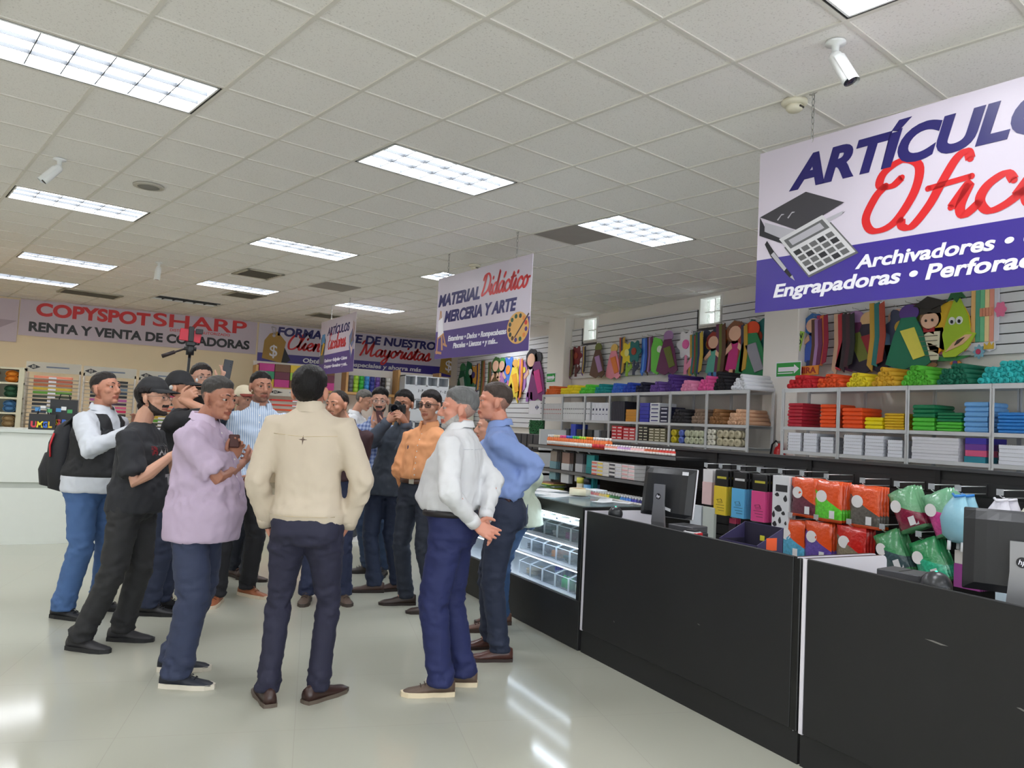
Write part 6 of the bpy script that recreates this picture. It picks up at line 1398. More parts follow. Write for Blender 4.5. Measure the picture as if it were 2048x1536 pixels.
    me3 = remesh(q, .0125, 9, .5)
    els = [arms[n_][1] for n_ in 'lr']; shs = [arms[n_][0] for n_ in 'lr']
    def sw_(c):
        a = .5+.7*math.exp(-((c.z-wz-.05)/.08)**2)
        for e in els: a += 1.0*math.exp(-((c-e).length/.09)**2)
        for e in shs: a += .4*math.exp(-((c-e).length/.1)**2)
        return a
    wrinkle(me3, st.get('sw_amp', .013), (15, 15, 12), seed+3, sw_)
    me3.materials.append(tp if not isinstance(tp, tuple) else mat(tp, .8, 0, .05, 10, .1, 350)); so = link(st.get('topname', 'shirt'), me3, t)
    if ss == 'long':
        for nm in 'lr':
            S, E, W = arms[nm]; d = (W-E).normalized(); q = MB(); q.tube([W-d*.05, W-d*.03, W+d*.004], [.041*k*sg, .042*k*sg, .039*k*sg], 16); q.build('cuff', me3.materials[0], t)
    # ---- collar
    if st.get('collar', True):
        q = MB(); n = 28; cz = nz; gap = st.get('gap', 16); rows = []
        prof = [(.0575, -.02), (.0615, .026), (.0665, .033), (.073, .024), (.083, -.008)]
        if st.get('collar') == 'stand': prof = [(.058, -.025), (.0615, .02), (.066, .024), (.0685, .02), (.078, -.035)]
        for i in range(n+1):
            a = gap+(360-2*gap)*i/n; fr = math.exp(-(min(i, n-i)/3.2)**2); row = []
            for j, (r_, z) in enumerate(prof):
                rr = (r_*k*fat**.4+.002); dz = 0
                if j == 4 and st.get('collar') != 'stand': dz = -.034*fr; rr += .006*fr
                dz += -.03*k*fr*.4+(.012 if 110 < a < 250 else 0)
                row.append(neck+f*(rr*cos(R(a))*1.0)+lf*(rr*sin(R(a)))+V((0, 0, z*k+dz)))
            rows.append(row)
        q.loft(rows, 0, True, False, False); q.build('collar', me3.materials[0] if 'collar_c' not in st else mat(st['collar_c'], .8), t)
    if st.get('placket'):
        q = MB(); zz = [hemz+.03+(nz-.07-hemz-.03)*i/6 for i in range(7)]
        for i, z in enumerate(zz):
            pass
    # ---- shoes
    for nm in 'lr':
        Hp, Kn, A, h_ = legs[nm]; shoe(t, (A.x, A.y), h_, st.get('shoe', (30, 30, 32)), st.get('sole', (24, 24, 24)), .29*k, st.get('sstyle', 'shoe'), 'boot' if st.get('sstyle') == 'boot' else 'shoe')
    return dict(t=t, f=f, lf=lf, neck=neck, hip=hip, head=head, Mh=Mh, arms=arms, k=k, wz=wz, axis=axis, body=body, me3=me3, legs=legs)
def fabric(c, kind, c2, rz=0, freq=60):
    m = mat(c, .8, 0, 0, 1, .08, 301+freq+rz*.01); n, l, b = nodes(m)
    tc = n.new('ShaderNodeTexCoord'); mp = n.new('ShaderNodeMapping'); mp.inputs['Rotation'].default_value = (0, 0, R(rz)); l.new(tc.outputs['Object'], mp.inputs[0])
    def wave(ax, f_):
        w_ = n.new('ShaderNodeTexWave'); w_.wave_type = 'BANDS'; w_.bands_direction = ax; w_.inputs['Scale'].default_value = f_; l.new(mp.outputs[0], w_.inputs[0]); return w_.outputs['Fac']
    mx = n.new('ShaderNodeMix'); mx.data_type = 'RGBA'; mx.inputs[6].default_value = rgb(c); mx.inputs[7].default_value = rgb(c2)
    if kind == 'stripe': l.new(wave('X', freq), mx.inputs[0])
    else:
        a, b2 = wave('X', freq), wave('Z', freq); mu = n.new('ShaderNodeMath'); mu.operation = 'AVERAGE' if False else 'MULTIPLY_ADD'; mu.inputs[1].default_value = .5
        l.new(a, mu.inputs[0]); h = n.new('ShaderNodeMath'); h.operation = 'MULTIPLY'; h.inputs[1].default_value = .5; l.new(b2, h.inputs[0]); l.new(h.outputs[0], mu.inputs[2]); l.new(mu.outputs[0], mx.inputs[0])
    l.new(mx.outputs[2], b.inputs['Base Color']); return m
PJ = {
 'A': {'r': (-0.058, 6.514), 'hb': -35, 'neck': (0.027, -0.014, 1.501), 'pel': (-0.009, 0.005, 0.832), 'head': (0.04, -0.043, 1.65), 'er': (-0.065, -0.304, 1.281), 'wr': (0.215, -0.449, 1.36), 'el': (0.16, 0.143, 1.272), 'wl': (0.248, 0.041, 1.354), 'fr': (-0.124, -0.055, -40), 'fl': (0.112, 0.141, -30)},
 'B': {'r': (0.076, 5.672), 'hb': -28, 'neck': (0.133, -0.069, 1.43), 'pel': (0.119, -0.061, 0.913), 'head': (0.189, -0.097, 1.596), 'er': (0.14, -0.297, 1.124), 'wr': (0.299, -0.334, 1.233), 'el': (0.243, 0.1, 1.112), 'wl': (0.347, -0.066, 1.242), 'fr': (-0.124, -0.075, -38), 'fl': (0.11, 0.074, -25)},
 'C': {'r': (0.414, 6.458), 'hb': -30, 'neck': (0.103, -0.053, 1.531), 'pel': (0.036, -0.018, 0.84), 'head': (0.073, -0.038, 1.682), 'er': (0.021, -0.236, 1.355), 'wr': (0.073, -0.195, 1.597), 'el': (0.224, 0.109, 1.372), 'wl': (0.17, 0.048, 1.565), 'fr': (-0.037, -0.068, -25), 'fl': (0.066, 0.128, -30)},
 'D': {'r': (0.829, 7.321), 'hb': -75, 'neck': (-0.088, 0.046, 1.605), 'pel': (-0.043, 0.022, 0.874), 'head': (-0.111, 0.035, 1.807), 'er': (-0.187, 0.097, 1.304), 'wr': (-0.142, -0.039, 1.051), 'el': (0.09, -0.159, 1.475), 'wl': (0.048, -0.273, 1.774), 'fr': (-0.04, 0.01, -90), 'fl': (0.048, -0.012, -60)},
 'E': {'r': (0.498, 4.794), 'hb': -38, 'neck': (0.003, -0.002, 1.479), 'pel': (0.003, -0.002, 0.988), 'head': (0.065, -0.056, 1.601), 'er': (0.07, -0.216, 1.149), 'wr': (0.223, -0.002, 1.232), 'el': (0.114, 0.166, 1.177), 'wl': (0.16, -0.082, 1.259), 'fr': (-0.058, -0.086, -27), 'fl': (-0.05, 0.223, -18)},
 'F': {'r': (1.188, 7.499), 'hb': -55, 'neck': (-0.08, 0.041, 1.466), 'pel': (-0.031, 0.016, 0.793), 'head': (-0.073, 0.015, 1.641), 'er': (-0.153, 0.079, 1.176), 'wr': (-0.116, -0.053, 0.867), 'el': (0.043, -0.022, 1.187), 'wl': (0.054, -0.028, 0.866), 'fr': (-0.043, 0.198, -60), 'fl': (0.042, -0.01, -40)},
 'G': {'r': (1.005, 6.687), 'hb': -88, 'neck': (0.112, -0.058, 1.587), 'pel': (0.016, -0.008, 0.875), 'head': (0.099, -0.074, 1.742), 'er': (-0.126, 0.009, 1.184), 'wr': (-0.004, -0.245, 1.004), 'el': (0.295, -0.152, 1.204), 'wl': (0.051, -0.274, 1.007), 'fr': (-0.127, -0.038, -112), 'fl': (0.139, 0.17, -55)},
 'H': {'r': (0.966, 4.231), 'hb': 60, 'neck': (0.006, -0.003, 1.572), 'pel': (0.024, -0.013, 0.905), 'head': (-0.001, 0.012, 1.694), 'er': (0.311, -0.183, 1.215), 'wr': (0.229, -0.051, 0.942), 'el': (-0.217, 0.09, 1.2), 'wl': (-0.156, 0.148, 0.931), 'fr': (0.144, 0.028, 28), 'fl': (-0.109, 0.078, 92)},
 'I': {'r': (1.697, 6.447), 'hb': -128, 'neck': (0.075, -0.039, 1.473), 'pel': (0.009, -0.005, 0.84), 'head': (-0.006, -0.02, 1.627), 'er': (-0.099, 0.051, 1.123), 'wr': (-0.103, -0.037, 0.843), 'el': (0.203, -0.105, 1.139), 'wl': (0.133, -0.159, 0.856), 'fr': (-0.139, 0.074, -112), 'fl': (0.153, -0.004, -95)},
 'J': {'r': (2.851, 9.625), 'hb': -45, 'neck': (-0.073, 0.038, 1.587), 'pel': (-0.026, 0.013, 0.904), 'head': (0.019, -0.032, 1.757), 'er': (-0.107, -0.114, 1.221), 'wr': (0.06, -0.256, 1.325), 'el': (0.064, 0.08, 1.25), 'wl': (0.104, -0.166, 1.386), 'fr': (-0.059, -0.072, -30), 'fl': (0.072, 0.071, -35)},
 'K': {'r': (2.415, 7.506), 'hb': -120, 'neck': (-0.035, 0.018, 1.516), 'pel': (0.002, -0.001, 0.8), 'head': (-0.016, -0.014, 1.711), 'er': (-0.183, -0.018, 1.264), 'wr': (-0.142, -0.242, 1.443), 'el': (0.138, -0.127, 1.28), 'wl': (-0.042, -0.271, 1.434), 'fr': (-0.019, 0.056, 165), 'fl': (0.094, -0.073, -120)},
 'L': {'r': (2.279, 6.726), 'hb': -130, 'neck': (0.087, -0.045, 1.484), 'pel': (-0.005, 0.003, 0.875), 'head': (0.075, -0.061, 1.673), 'er': (-0.218, 0.0, 1.262), 'wr': (-0.13, -0.271, 1.514), 'el': (0.152, -0.191, 1.247), 'wl': (0.002, -0.361, 1.505), 'fr': (-0.078, -0.001, 163), 'fl': (0.133, 0.008, 175)},
 'M': {'r': (2.349, 6.088), 'hb': -145, 'neck': (0.029, -0.015, 1.499), 'pel': (-0.014, 0.007, 0.877), 'head': (0.021, -0.034, 1.66), 'er': (-0.151, 0.134, 1.154), 'wr': (-0.031, 0.241, 0.894), 'el': (0.24, -0.011, 1.15), 'wl': (0.184, 0.152, 0.903), 'fr': (-0.043, 0.12, 165), 'fl': (0.074, -0.212, 165)},
 'N': {'r': (1.85, 4.171), 'hb': 140, 'neck': (-0.019, 0.01, 1.502), 'pel': (-0.03, 0.016, 0.908), 'head': (-0.032, 0.017, 1.61), 'er': (0.213, -0.087, 1.15), 'wr': (0.082, -0.177, 0.995), 'el': (-0.063, -0.192, 1.145), 'wl': (-0.001, -0.224, 0.975), 'fr': (0.102, 0.055, 155), 'fl': (-0.09, -0.055, 163)},
 'O': {'r': (2.391, 4.611), 'hb': 150, 'neck': (-0.068, 0.035, 1.528), 'pel': (-0.017, 0.009, 0.92), 'head': (-0.11, 0.057, 1.679), 'er': (-0.071, 0.262, 1.196), 'wr': (-0.054, 0.275, 1.006), 'el': (0.034, -0.152, 1.278), 'wl': (-0.058, -0.127, 1.062), 'fr': (0.046, 0.246, 165), 'fl': (-0.021, -0.027, 160)},
 'P': {'r': (2.647, 5.248), 'hb': 155, 'neck': (0.027, -0.014, 1.399), 'pel': (0.129, -0.067, 0.826), 'head': (-0.1, 0.029, 1.505), 'er': (0.09, 0.179, 1.102), 'wr': (0.106, 0.193, 0.947), 'el': (0.216, -0.168, 1.115), 'wl': (0.181, -0.037, 0.952), 'fr': (0.145, 0.166, 160), 'fl': (-0.031, -0.005, 160)},
}
BK = (30, 30, 34); 
ST = {
 'H': ('person in a cream jacket and navy trousers seen from behind at the centre', dict(H=1.79, hh=64, tilt=4, hair=(20, 17, 17), httop=.018, ht=.01, hs=1.06, hairline=[(0, .066), (35, .062), (55, .05), (75, .02), (88, -.005), (100, .006), (118, -.04), (150, -.075), (180, -.08)], skin=(196, 136, 112), top=(198, 184, 164), topname='jacket', trousers=(34, 34, 56), shoe=(58, 38, 34), sole=(96, 84, 74), sstyle='dress', collar='stand', gap=30, fat=1.03, hem=.955, band=True, sfit=1.12, legw=.9, vox=.0045, hand_l=dict(d=(.5, -.1, -.85)), hand_r=dict(d=(-.42, .25, -.87)), sw_amp=.006)),
 'E': ('person in a lilac short sleeved shirt looking right with clasped hands', dict(H=1.745, hh=-52, tilt=-6, hair=(70, 66, 64), brow=(40, 34, 32), ht=.004, httop=.012, skin=(168, 114, 92), top=(182, 164, 186), sleeve='short', slen=.9, hem=.80, trousers=(46, 54, 80), shoe=(30, 34, 46), sole=(216, 208, 192), sstyle='sneaker', belly=.11, fat=1.08, fit=1.03, sfit=.98, legw=1.2, vox=.0045, stubble=False, hand_l=dict(d=(.2, .3, .8), n=(.2, -.9, .2), curl=.75, t=(0, .2, 1)), hand_r=dict(curl=.6, n=(-.4, .3, .4), t=(0, 0, 1)), collar_c=(196, 178, 200))),
 'N': ('person with grey hair in a white shirt and bright navy trousers, hands behind back', dict(H=1.755, hh=158, tilt=0, hair=(120, 120, 120), brow=(90, 86, 84), ht=.008, httop=.016, beard=((170, 166, 162), .006), skin=(204, 140, 118), top=(214, 214, 216), tuck=True, trousers=(30, 38, 86), belt=(34, 30, 32), shoe=(92, 74, 62), sole=(222, 206, 176), sstyle='shoe', belly=.09, fat=1.08, fit=1.05, sfit=1.0, legw=1.12, vox=.0045, hand_l=dict(d=(.75, -.5, -.45), n=(-.5, .2, .3), curl=.25, t=(0, 0, 1)), hand_r=dict(d=(.2, -.5, -.8), n=(-.6, .5, 0), curl=.3), sw_amp=.0095)),
 'O': ('person in a light blue shirt and dark jeans looking left beside the showcase', dict(H=1.81, hh=160, tilt=2, hair=(84, 72, 66), brow=(60, 48, 40), ht=.007, httop=.014, skin=(206, 140, 116), top=(128, 150, 202), tuck=True, trousers=(36, 44, 66), jeans=True, shoe=(84, 52, 46), sole=(50, 34, 30), sstyle='dress', belly=.05, fat=1.03, sfit=1.1, vox=.005, hand_l=dict(d=(-.4, .4, -.3), curl=.5))),
 'P': ('person in a pale green shirt mostly hidden behind the light blue shirt man', dict(H=1.66, hh=165, hair=(120, 116, 112), skin=(206, 150, 126), top=(190, 200, 182), trousers=(56, 84, 122), jeans=True, shoe=(96, 66, 54), sole=(60, 44, 36), belly=.12, fat=1.12, fit=1.15, sfit=1.2, hem=.8, vox=.006)),
 'M': ('person in an orange shirt and tinted glasses with hands behind back', dict(H=1.79, hh=-140, tilt=-2, hair=(34, 28, 28), ht=.007, httop=.014, skin=(190, 138, 114), top=(226, 158, 110), tuck=True, trousers=(36, 42, 56), belt=(70, 44, 34), shoe=(60, 46, 40), sole=(44, 34, 30), sstyle='dress', belly=.03, fat=1.0, glasses='dark', vox=.005)),
 'L': ('person in a dark grey shirt holding up a black camera', dict(H=1.78, hh=-128, tilt=-4, hair=(28, 24, 24), httop=.014, skin=(168, 118, 94), top=(72, 80, 94), hem=.86, trousers=(38, 48, 72), shoe=(82, 60, 52), sole=(44, 34, 30), sstyle='boot', belly=.04, vox=.005, sfit=1.12, hand_r=dict(d=(.5, -.3, .5), n=(.5, .4, -.1), curl=.55, t=(0, 0, 1)), hand_l=dict(d=(-.5, -.2, .5), n=(-.5, .4, 0), curl=.55, t=(0, 0, 1)))),
 'K': ('person in a blue plaid shirt with beard and glasses looking at a phone', dict(H=1.78, hh=-112, tilt=-6, hair=(30, 26, 26), ht=.006, httop=.017, beard=((40, 32, 30), .007), skin=(200, 150, 128), top=None, hem=.86, trousers=(44, 62, 90), shoe=(60, 52, 48), sole=(40, 36, 34), glasses='wire', vox=.0055, hand_r=dict(d=(.5, -.2, .6), n=(.2, .7, .5), curl=.55, t=(0, 0, 1)), hand_l=dict(d=(-.5, -.2, .6), n=(-.2, .7, .4), curl=.5, t=(0, 0, 1)))),
 'J': ('person far back with grey hair and a white shirt looking down to the right', dict(H=1.8, hh=-40, tilt=-22, hair=(110, 106, 102), skin=(196, 144, 120), top=(218, 220, 224), trousers=(70, 74, 80), shoe=(226, 226, 228), sole=(230, 230, 230), belly=.06, vox=.007)),
 'I': ('person with receding hair and a dark maroon top behind the cream jacket', dict(H=1.74, hh=-142, tilt=-2, hair=(48, 40, 36), ht=.005, httop=.006, hairline=[(0, .1), (25, .098), (50, .075), (75, .03), (88, 0), (100, .012), (118, -.025), (150, -.055), (180, -.062)], skin=(190, 134, 108), top=(58, 34, 40), trousers=(40, 48, 78), jeans=True, shoe=(96, 80, 70), sole=(70, 60, 54), belly=.08, fat=1.06, vox=.0055, stubble=True)),
 'G': ('person in a blue and white striped shirt looking toward the right', dict(H=1.84, hh=-80, tilt=0, hair=(26, 22, 22), ht=.005, httop=.01, stubble=True, skin=(172, 120, 98), top=None, tuck=True, belt=(26, 24, 24), trousers=(26, 26, 32), shoe=(150, 88, 56), sole=(206, 190, 166), sstyle='shoe', belly=.07, fat=1.06, vox=.005, gap=22, hand_r=dict(d=(.6, -.3, -.4), curl=.5), hand_l=dict(d=(-.6, -.3, -.4), curl=.5))),
 'F': ('person in a white and brown cap half hidden behind the striped shirt', dict(H=1.74, hh=-60, hair=(40, 32, 30), cap=(226, 214, 186), visor=(140, 60, 50), cap_mark=(110, 84, 50), skin=(200, 150, 126), top=(150, 160, 176), trousers=(40, 44, 56), shoe=(70, 52, 48), sole=(50, 40, 36), vox=.0065)),
 'D': ('person in glasses raising a phone behind the others at the left', dict(H=1.9, hh=-78, tilt=2, hair=(46, 40, 38), httop=.014, skin=(200, 152, 130), top=(70, 80, 100), trousers=(40, 46, 60), glasses='wire', vox=.006, hand_l=dict(d=(0, -.2, 1), n=(-.3, .8, 0), curl=.45, t=(-1, 0, .2)))),
 'C': ('person in a black cap filming with a video camera behind the tripod column', dict(H=1.78, hh=-28, hair=(30, 26, 26), cap=(26, 26, 30), cap_mark=(220, 220, 220), skin=(190, 138, 112), top=(32, 32, 36), sleeve='short', collar=None, trousers=(40, 48, 72), shoe=(24, 24, 28), sole=(20, 20, 22), belly=.05, vox=.0055, hand_r=dict(d=(.6, -.3, .5), n=(.3, .8, 0), curl=.6, t=(0, 0, 1)))),
 'B': ('person in a black tee shirt and black cap with beard and boots', dict(H=1.72, hh=-34, tilt=0, hair=(30, 24, 24), ht=.018, httop=.01, hairline=[(0, .066), (35, .062), (55, .05), (75, .01), (88, -.02), (100, .0), (118, -.055), (150, -.09), (180, -.095)], beard=((44, 34, 30), .008), skin=(206, 156, 132), top=(36, 37, 42), sleeve='short', collar=None, slen=.85, hem=.86, cap=(24, 24, 28), cap_mark=(200, 200, 196), glasses='wire', trousers=(36, 36, 38), jeans=True, shoe=(46, 45, 48), sole=(30, 30, 32), sstyle='boot', belly=.07, fat=1.05, sfit=1.1, legw=1.1, vox=.005, hand_r=dict(d=(.8, -.4, .3), curl=.5))),
 'A': ('person in a white shirt and black vest carrying a black backpack', dict(H=1.8, hh=-45, tilt=10, hair=(48, 42, 40), ht=.004, httop=.01, beard=None, skin=(190, 132, 108), top=(204, 208, 216), hem=.9, trousers=(70, 102, 150), jeans=True, shoe=(30, 30, 34), sole=(24, 24, 26), belly=.12, fat=1.12, fit=1.04, sfit=1.12, legw=1.1, vox=.005)),
}
ST['A'][1].pop('beard')
ST['G'][1]['top'] = fabric((140, 166, 200), 'stripe', (214, 222, 232), 2, 20); ST['K'][1]['top'] = fabric((60, 84, 150), 'plaid', (176, 190, 220), 30, 8)
PJ['H']['head'] = tuple(a-b for a, b in zip(PJ['H']['head'], (0, 0, .035)))
PP = {}
for kx in 'HENOPMLKJIGFDCBA': PP[kx] = person(ST[kx][0], PJ[kx], ST[kx][1])
# ================================================================ things the people wear, hold or film with
def unit(v): return V(v).normalized()
def at_person(p, off): P = PP[p]; return V((P['t'].location.x, P['t'].location.y, 0))+V(off)
def wrist(p, nm): return at_person(p, PP[p]['arms'][nm][2])
def phone(p, dirv, up_, label, c=(24, 24, 30)):
    t = thing('mobile_phone', label, 'phone', p); T = frame((0, 0, 0), unit(V(up_).cross(V(dirv)))*1, unit(up_))
    MB().box(-.037, .037, -.08, .08, -.004, .004, 0, T, .003).build('case', mat(c, .3), t); MB().box(-.034, .034, -.076, .076, .0041, .0046, 0, T).build('screen', mat((20, 22, 30), .06), t)
    q = MB()
    for i in range(3): q.cyl(T @ V((-.022, .062-.018*i, -.004)), T @ V((-.022, .062-.018*i, -.0062)), .006, 10)
    q.build('lens', mat((60, 62, 70), .1), t)
f_ = PP['D']['f']; w_ = wrist('D', 'l'); phone(w_+V((0, 0, .115))+f_*.03, (0, 1, 0), (.12, .0, 1), 'black phone raised by the man in glasses at the left', (24, 26, 36))
w_ = (wrist('K', 'l')+wrist('K', 'r'))/2; phone(w_+V((0, -.03, .1)), (-.2, .8, -.5), (0, .6, .8), 'dark red phone held by the plaid shirt man', (70, 30, 34))
# stills camera in front of the photographer's face
P = PP['L']; hd = at_person('L', P['head']); hh = R(ST['L'][1]['hh']); fd = V((cos(hh), sin(hh), 0)); c = hd+fd*.155+V((0, 0, -.045))
t = thing('stills_camera', 'black camera with big lens held up by the photographer', 'camera', c); T = frame((0, 0, 0), V((-fd.y, fd.x, 0)), (0, 0, 1)); CB = mat((24, 24, 26), .45, 0, .1, 40)
q = MB(); q.box(-.07, .07, -.045, .035, -.03, .03, 0, T, .008); q.box(-.025, .025, .03, .062, -.028, .025, 0, T, .008); q.box(-.07, -.04, -.045, .038, .0, .045, 0, T, .008); q.build('body', CB, t)
q = MB(); q.lathe([(.001, .02), (.036, .02), (.036, .06), (.04, .065), (.04, .1), (.037, .105), (.034, .1), (.001, .088)], 24, 0, T @ Matrix.Translation((.005, -.005, 0))); q.build('lens_barrel', CB, t)
q = MB(); q.lathe([(.001, .0915), (.031, .0985)], 24, 0, T @ Matrix.Translation((.005, -.005, 0))); q.build('lens', mat((18, 22, 34), .03), t)
# video camera of the man in the black cap
P = PP['C']; hd = at_person('C', P['head']); hh = R(-28); fd = V((cos(hh), sin(hh), 0)); c = hd+fd*.2+V((0, 0, -.1)); T = frame((0, 0, 0), V((-fd.y, fd.x, 0)), (0, 0, 1))
t = thing('video_camera', 'black video camera at the face of the man in the black cap', 'camera', c)
q = MB(); q.box(-.05, .05, -.05, .06, -.12, .08, 0, T, .01); q.build('body', CB, t); q = MB(); q.tube([T @ V(p) for p in ((0, .06, -.1), (0, .11, -.09), (0, .115, .06), (0, .07, .08))], .012, 8); q.build('carry_handle', CB, t)
q = MB(); q.lathe([(.001, .08), (.042, .08), (.042, .14), (.05, .15), (.05, .19), (.001, .185)], 20, 0, T); q.build('lens_hood', CB, t); q = MB(); q.box(.05, .09, -.02, .03, -.05, .06, 0, T, .004); q.build('flip_screen', CB, t)
q = MB(); q.cyl(T @ V((0, .02, -.12)), T @ V((0, .02, -.19)), .022, 12); q.build('eyecup', CB, t); q = MB(); q.tube([T @ V(p) for p in ((-.03, .13, .02), (-.03, .13, .16))], .011, 8); q.build('microphone', CB, t)
# tripod with pan head and red phone
bx, by = -0.0, 0.0
TP = V((.5, 6.65, 0)); TOP = V((.55, 6.65, 1.98))
t = thing('tripod', 'black tripod raised above the men with pan handle', 'tripod', TP); d = TOP-TP
q = MB(); q.tube([V((0, 0, .25)), d*.55, d*.56, d], [.017, .016, .011, .011], 10); q.build('column', CB, t)
for a in (10, 130, 250):
    q = MB(); q.tube([(.02*cos(R(a)), .02*sin(R(a)), .85), (.04*cos(R(a)), .04*sin(R(a)), .0)], [.012, .009], 8); q.build('leg', CB, t)
q = MB(); q.cyl(d+V((0, 0, -.02)), d+V((0, 0, .05)), .03, 14); q.box(d.x-.035, d.x+.035, d.y-.03, d.y+.03, d.z+.05, d.z+.085, 0, None, .006); q.cyl(d+V((-.045, 0, .03)), d+V((.045, 0, .03)), .016, 10); q.build('pan_head', CB, t)
q = MB(); q.tube([d+V((-.03, 0, .03)), d+V((-.13, 0, -.015)), d+V((-.2, 0, -.05))], [.007, .008, .008], 8); q.tube([d+V((-.11, 0, -.005)), d+V((-.2, 0, -.047))], [.014, .016], 10); q.build('pan_handle', mat((40, 26, 26), .5), t)
c = TP+d+V((.0, 0, .13)); t = thing('red_recorder', 'red phone in a clamp on top of the tripod', 'phone', c); q = MB(); q.box(-.085, .075, -.006, .006, -.045, .05, 0, Matrix.Rotation(R(6), 4, 'Y'), .004); q.build('red_case', mat((178, 26, 48), .4), t)
q = MB(); q.box(-.02, .02, -.02, .02, -.045, .075, 0, None, .004); q.box(.03, .085, -.025, -.006, .02, .06, 0, None, .004); q.build('clamp', CB, t)
# vest, lanyard badge and backpack of the man at the left
P = PP['A']; k = P['k']; f, lf = P['f'], P['lf']; nz = P['neck'].z; hz = P['hip'].z; bel = .12; fat = 1.12
ax = P['axis']
def layer(P, name, m, lift, keep):
    """a garment worn over the shirt: shirt faces that pass keep(), lifted off and closed back at the rim"""
    me = P['me3']; vs = []; fs = []; ix = {}; w_ = [keep(v.co) for v in me.vertices]
    for p in me.polygons:
        if max(w_[i] for i in p.vertices) <= 0: continue
        for i in p.vertices:
            if i not in ix: v = me.vertices[i]; ix[i] = len(vs); vs.append(tuple(v.co+v.normal*(.001+lift*sm01(w_[i]/.02) if w_[i] > 0 else max(-.006, w_[i]*.6))))
        fs.append([ix[i] for i in p.vertices])
    o = MB(); o.v = vs; o.f = fs; o.mi = [0]*len(fs); o.sm = [True]*len(fs); return o.build(name, m, P['t'])
def segd(p, a, b_):
    d = b_-a; u = max(0, min(1, (p-a).dot(d)/d.length_squared)); return (p-a-d*u).length
def vest_keep(c):
    w1 = min(c.z-(hz+.07), nz-.035-c.z); w2 = min(min(segd(c, P['arms'][s_][1], P['arms'][s_][2])-.075, (segd(c, P['arms'][s_][0], P['arms'][s_][1])-.092)) for s_ in 'lr')
    q_ = c-ax(c.z); fr = q_.dot(f); op_ = .3
    if fr > .03: op_ = abs(q_.dot(lf))-.02-.25*max(0, c.z-(nz-.3))*.5   # worn open at the chest
    return min(w1, w2, op_ if c.z > nz-.3 else .3)
layer(P, 'vest', mat((28, 29, 33), .7, 0, .15, 12, .15, 120), .011, vest_keep)
bp = at_person('A', ax(nz-.33*k))-f*.15; t = thing('backpack', 'black backpack with a red strip on the man at the left', 'backpack', bp); T = frame((0, 0, 0), lf*-1, (0, 0, 1)); BPM = mat((30, 31, 36), .7, 0, .2, 12, .2, 150)
q = MB(); rings = []
for z, w_, d0 in ((-.27, .1, .07), (-.25, .145, .13), (-.1, .155, .16), (.08, .15, .15), (.2, .125, .11), (.245, .08, .06)): rings.append([T @ V((x*w_, z, .0+d0*y)) for x, y in ((-1, 0), (-1, .6), (-.8, .95), (0, 1.05), (.8, .95), (1, .6), (1, 0), (0, -.1))])
q.loft(rings, 0, True); q.build('main_bag', BPM, t)
q = MB(); rings = []
for z, w_, d0 in ((-.25, .08, .12), (-.23, .12, .22), (-.12, .125, .235), (.0, .11, .2), (.03, .08, .14)): rings.append([T @ V((x*w_, z, d0*y)) for x, y in ((-1, .4), (-1, .8), (-.7, 1), (.7, 1), (1, .8), (1, .4))])
q.loft(rings, 0, True); q.build('front_pocket', BPM, t)
q = MB(); q.tube([T @ V((.158, -.02, .09)), T @ V((.157, .06, .1)), T @ V((.15, .15, .08))], .014, 8, flat=.5); q.build('red_strip', mat((190, 36, 44), .5), t)
for s_ in (-1, 1):
    q = MB(); q.tube([T @ V((s_*.1, .2, .03)), T @ V((s_*.1, .3, -.06)), T @ V((s_*.105, .3, -.2)), T @ V((s_*.12, .16, -.32)), T @ V((s_*.15, -.08, -.27)), T @ V((s_*.15, -.2, .0))], .026, 8, flat=.35); q.build('shoulder_strap', BPM, t)
# small marks on clothes
P = PP['H']; T = frame(P['axis'](P['neck'].z-.2)-P['f']*.135, P['lf']*-1 if False else P['f'].cross(V((0, 0, 1))), (0, 0, 1))
def stick(me, p0, d, pts, nm, m, parent, lift=.0012):
    """a printed mark laid on the cloth: every corner is dropped onto the mesh along d"""
    from mathutils.bvhtree import BVHTree
    bt = BVHTree.FromPolygons([v.co for v in me.vertices], [p.vertices[:] for p in me.polygons]); d = V(d).normalized(); x = d.cross(V((0, 0, 1))).normalized(); q = MB(); z = V((0, 0, 1))
    for poly in pts:
        vs = []
        for a, b_ in poly:
            s_ = V(p0)+x*a+z*b_-d*.5; h = bt.ray_cast(s_, d)
            if h[0] is None: break
            vs.append(h[0]-d*lift)
        else:
            q.add(vs, [tuple(range(len(vs)))])
    if q.f: return q.build(nm, m, parent)
star = [(.0, .024), (.004, .004), (.024, 0), (.004, -.004), (0, -.03), (-.004, -.004), (-.024, 0), (-.004, .004)]
stick(P['me3'], P['axis'](P['neck'].z-.17), P['f'], [star], 'star_mark', mat((96, 78, 66), .6), P['t'])
# jacket yoke and waistband seams, shirt plackets with buttons
def seam(p, pts, d, nm, c, r=.0018):
    from mathutils.bvhtree import BVHTree
    P = PP[p]; me = P['me3']; bt = BVHTree.FromPolygons([v.co for v in me.vertices], [q_.vertices[:] for q_ in me.polygons]); d = V(d).normalized(); x = d.cross(V((0, 0, 1))).normalized(); out = []
    for a, z in pts:
        h = bt.ray_cast(P['axis'](z)+x*a-d*.6, d)
        if h[0] is not None: out.append(h[0]-d*.0006)
    if len(out) > 2: q = MB(); q.tube(out, r, 5); return q.build(nm, mat(c, .8), P['t'])
nz = PP['H']['neck'].z
seam('H', [(-.17+.034*i, nz-.155+.01*abs(i-5)/5) for i in range(11)], PP['H']['f'], 'yoke_seam', (196, 178, 146)); seam('H', [(-.17+.034*i, .955+.05) for i in range(11)], PP['H']['f'], 'waistband_seam', (196, 178, 146))
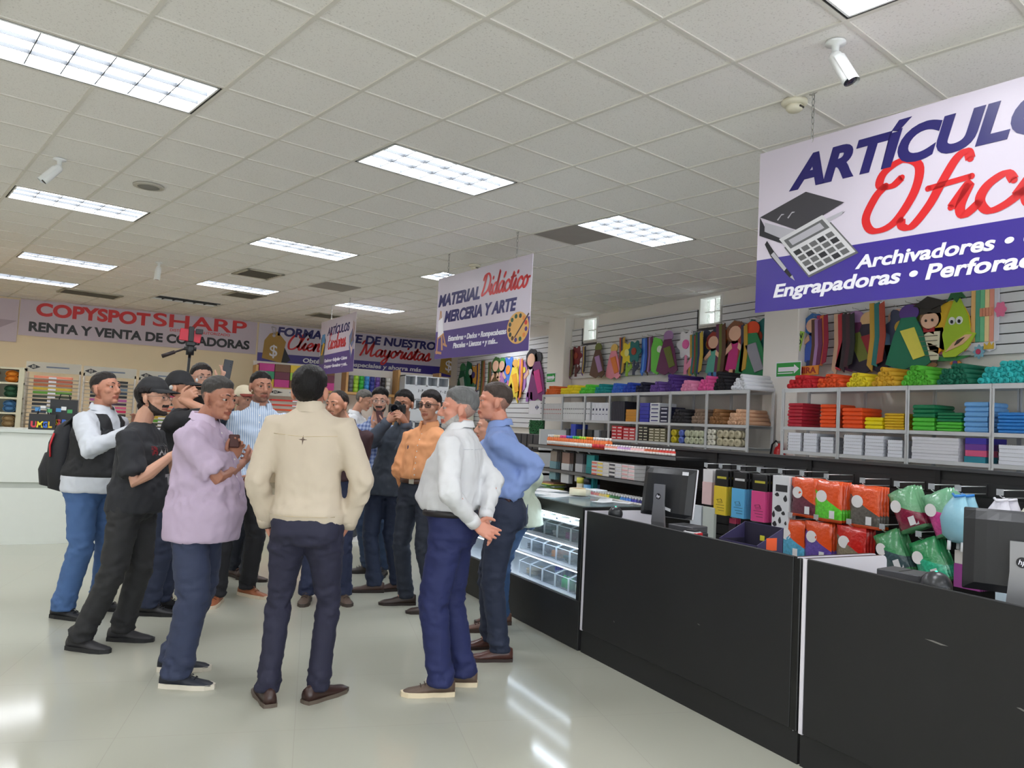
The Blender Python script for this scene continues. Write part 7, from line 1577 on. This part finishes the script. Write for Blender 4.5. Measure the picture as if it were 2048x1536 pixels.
nz = PP['N']['neck'].z; seam('N', [(-.17+.034*i, nz-.12) for i in range(11)], PP['N']['f'], 'yoke_seam', (196, 196, 202))
for p, c in (('M', (222, 150, 92)), ('G', (150, 170, 200)), ('E', (176, 156, 186))):
    P = PP[p]; z0 = P['wz']+.02; z1 = P['neck'].z-.05; n = 8
    o = seam(p, [(.0, z0+(z1-z0)*i/16) for i in range(17)], -P['f'], 'placket', c, .0022)
    stick(P['me3'], P['axis']((z0+z1)/2), -P['f'], [circ(.014, (z0-z1)/2+(z1-z0)*(i+.5)/n, .0055, n=8) for i in range(n)], 'buttons', mat((226, 222, 216), .4), P['t'])
P = PP['M']; stick(P['me3'], P['axis'](P['neck'].z-.19), -P['f'], [[(-.105, -.015), (-.095, -.015), (-.09, .0), (-.095, .018), (-.105, .012)]], 'chest_emblem', mat((40, 50, 90), .6), P['t'])
P = PP['B']
def tee_text(p, s, a0, z, size, c, bold=.03):
    from mathutils.bvhtree import BVHTree
    P = PP[p]; me = P['me3']; bt = BVHTree.FromPolygons([v.co for v in me.vertices], [q_.vertices[:] for q_ in me.polygons]); d = -P['f']; x = d.cross(V((0, 0, 1))).normalized(); o_ = P['axis'](z)
    ob = text(s, size, mat(c, .6), Matrix.Identity(4), P['t'], name='shirt_print', bold=bold)
    for v in ob.data.vertices:
        h = bt.ray_cast(o_+x*(a0+v.co.x)+V((0, 0, v.co.y))-d*.6, d)
        v.co = (h[0]-d*.002) if h[0] is not None else o_+x*a0-d*-.1
tee_text('B', 'B', -.11, P['neck'].z-.2, .075, (150, 40, 50), .05); tee_text('B', 'AZUÑ', -.055, P['neck'].z-.2, .075, (214, 214, 216), .045)
# wrist watch, belt badge, collar open tee of the striped shirt
P = PP['H']; W = P['arms']['l'][2]; E = P['arms']['l'][1]; d = unit(W-E); q = MB(); q.tube([W-d*.012, W+d*.012], [.036, .036], 16); q.build('wrist_watch', mat((40, 38, 42), .4), P['t'])
P = PP['O']; W = P['arms']['l'][2]; E = P['arms']['l'][1]; d = unit(W-E); q = MB(); q.tube([W+d*.004, W+d*.024], [.033, .033], 16); q.build('wrist_watch', mat((70, 40, 40), .4), P['t'])
P = PP['B']; c = P['axis'](P['wz']+.06)+P['f']*.2; t = P['t']; q = MB(); T = frame(c, P['lf']*-1, (0, 0, 1)); q.box(-.03, .03, -.05, .04, 0, .003, 0, T); q.build('badge_card', mat((150, 146, 150), .4), t)
P = PP['E']; c = wrist('E', 'l')+V((0, 0, .1)); t = thing('small_wallet', 'small brown thing held in the clasped hands of the lilac shirt man', 'wallet', c); MB().box(-.03, .03, -.012, .012, -.035, .04, bev=.006).build('wallet_body', mat((78, 40, 36), .5), t)
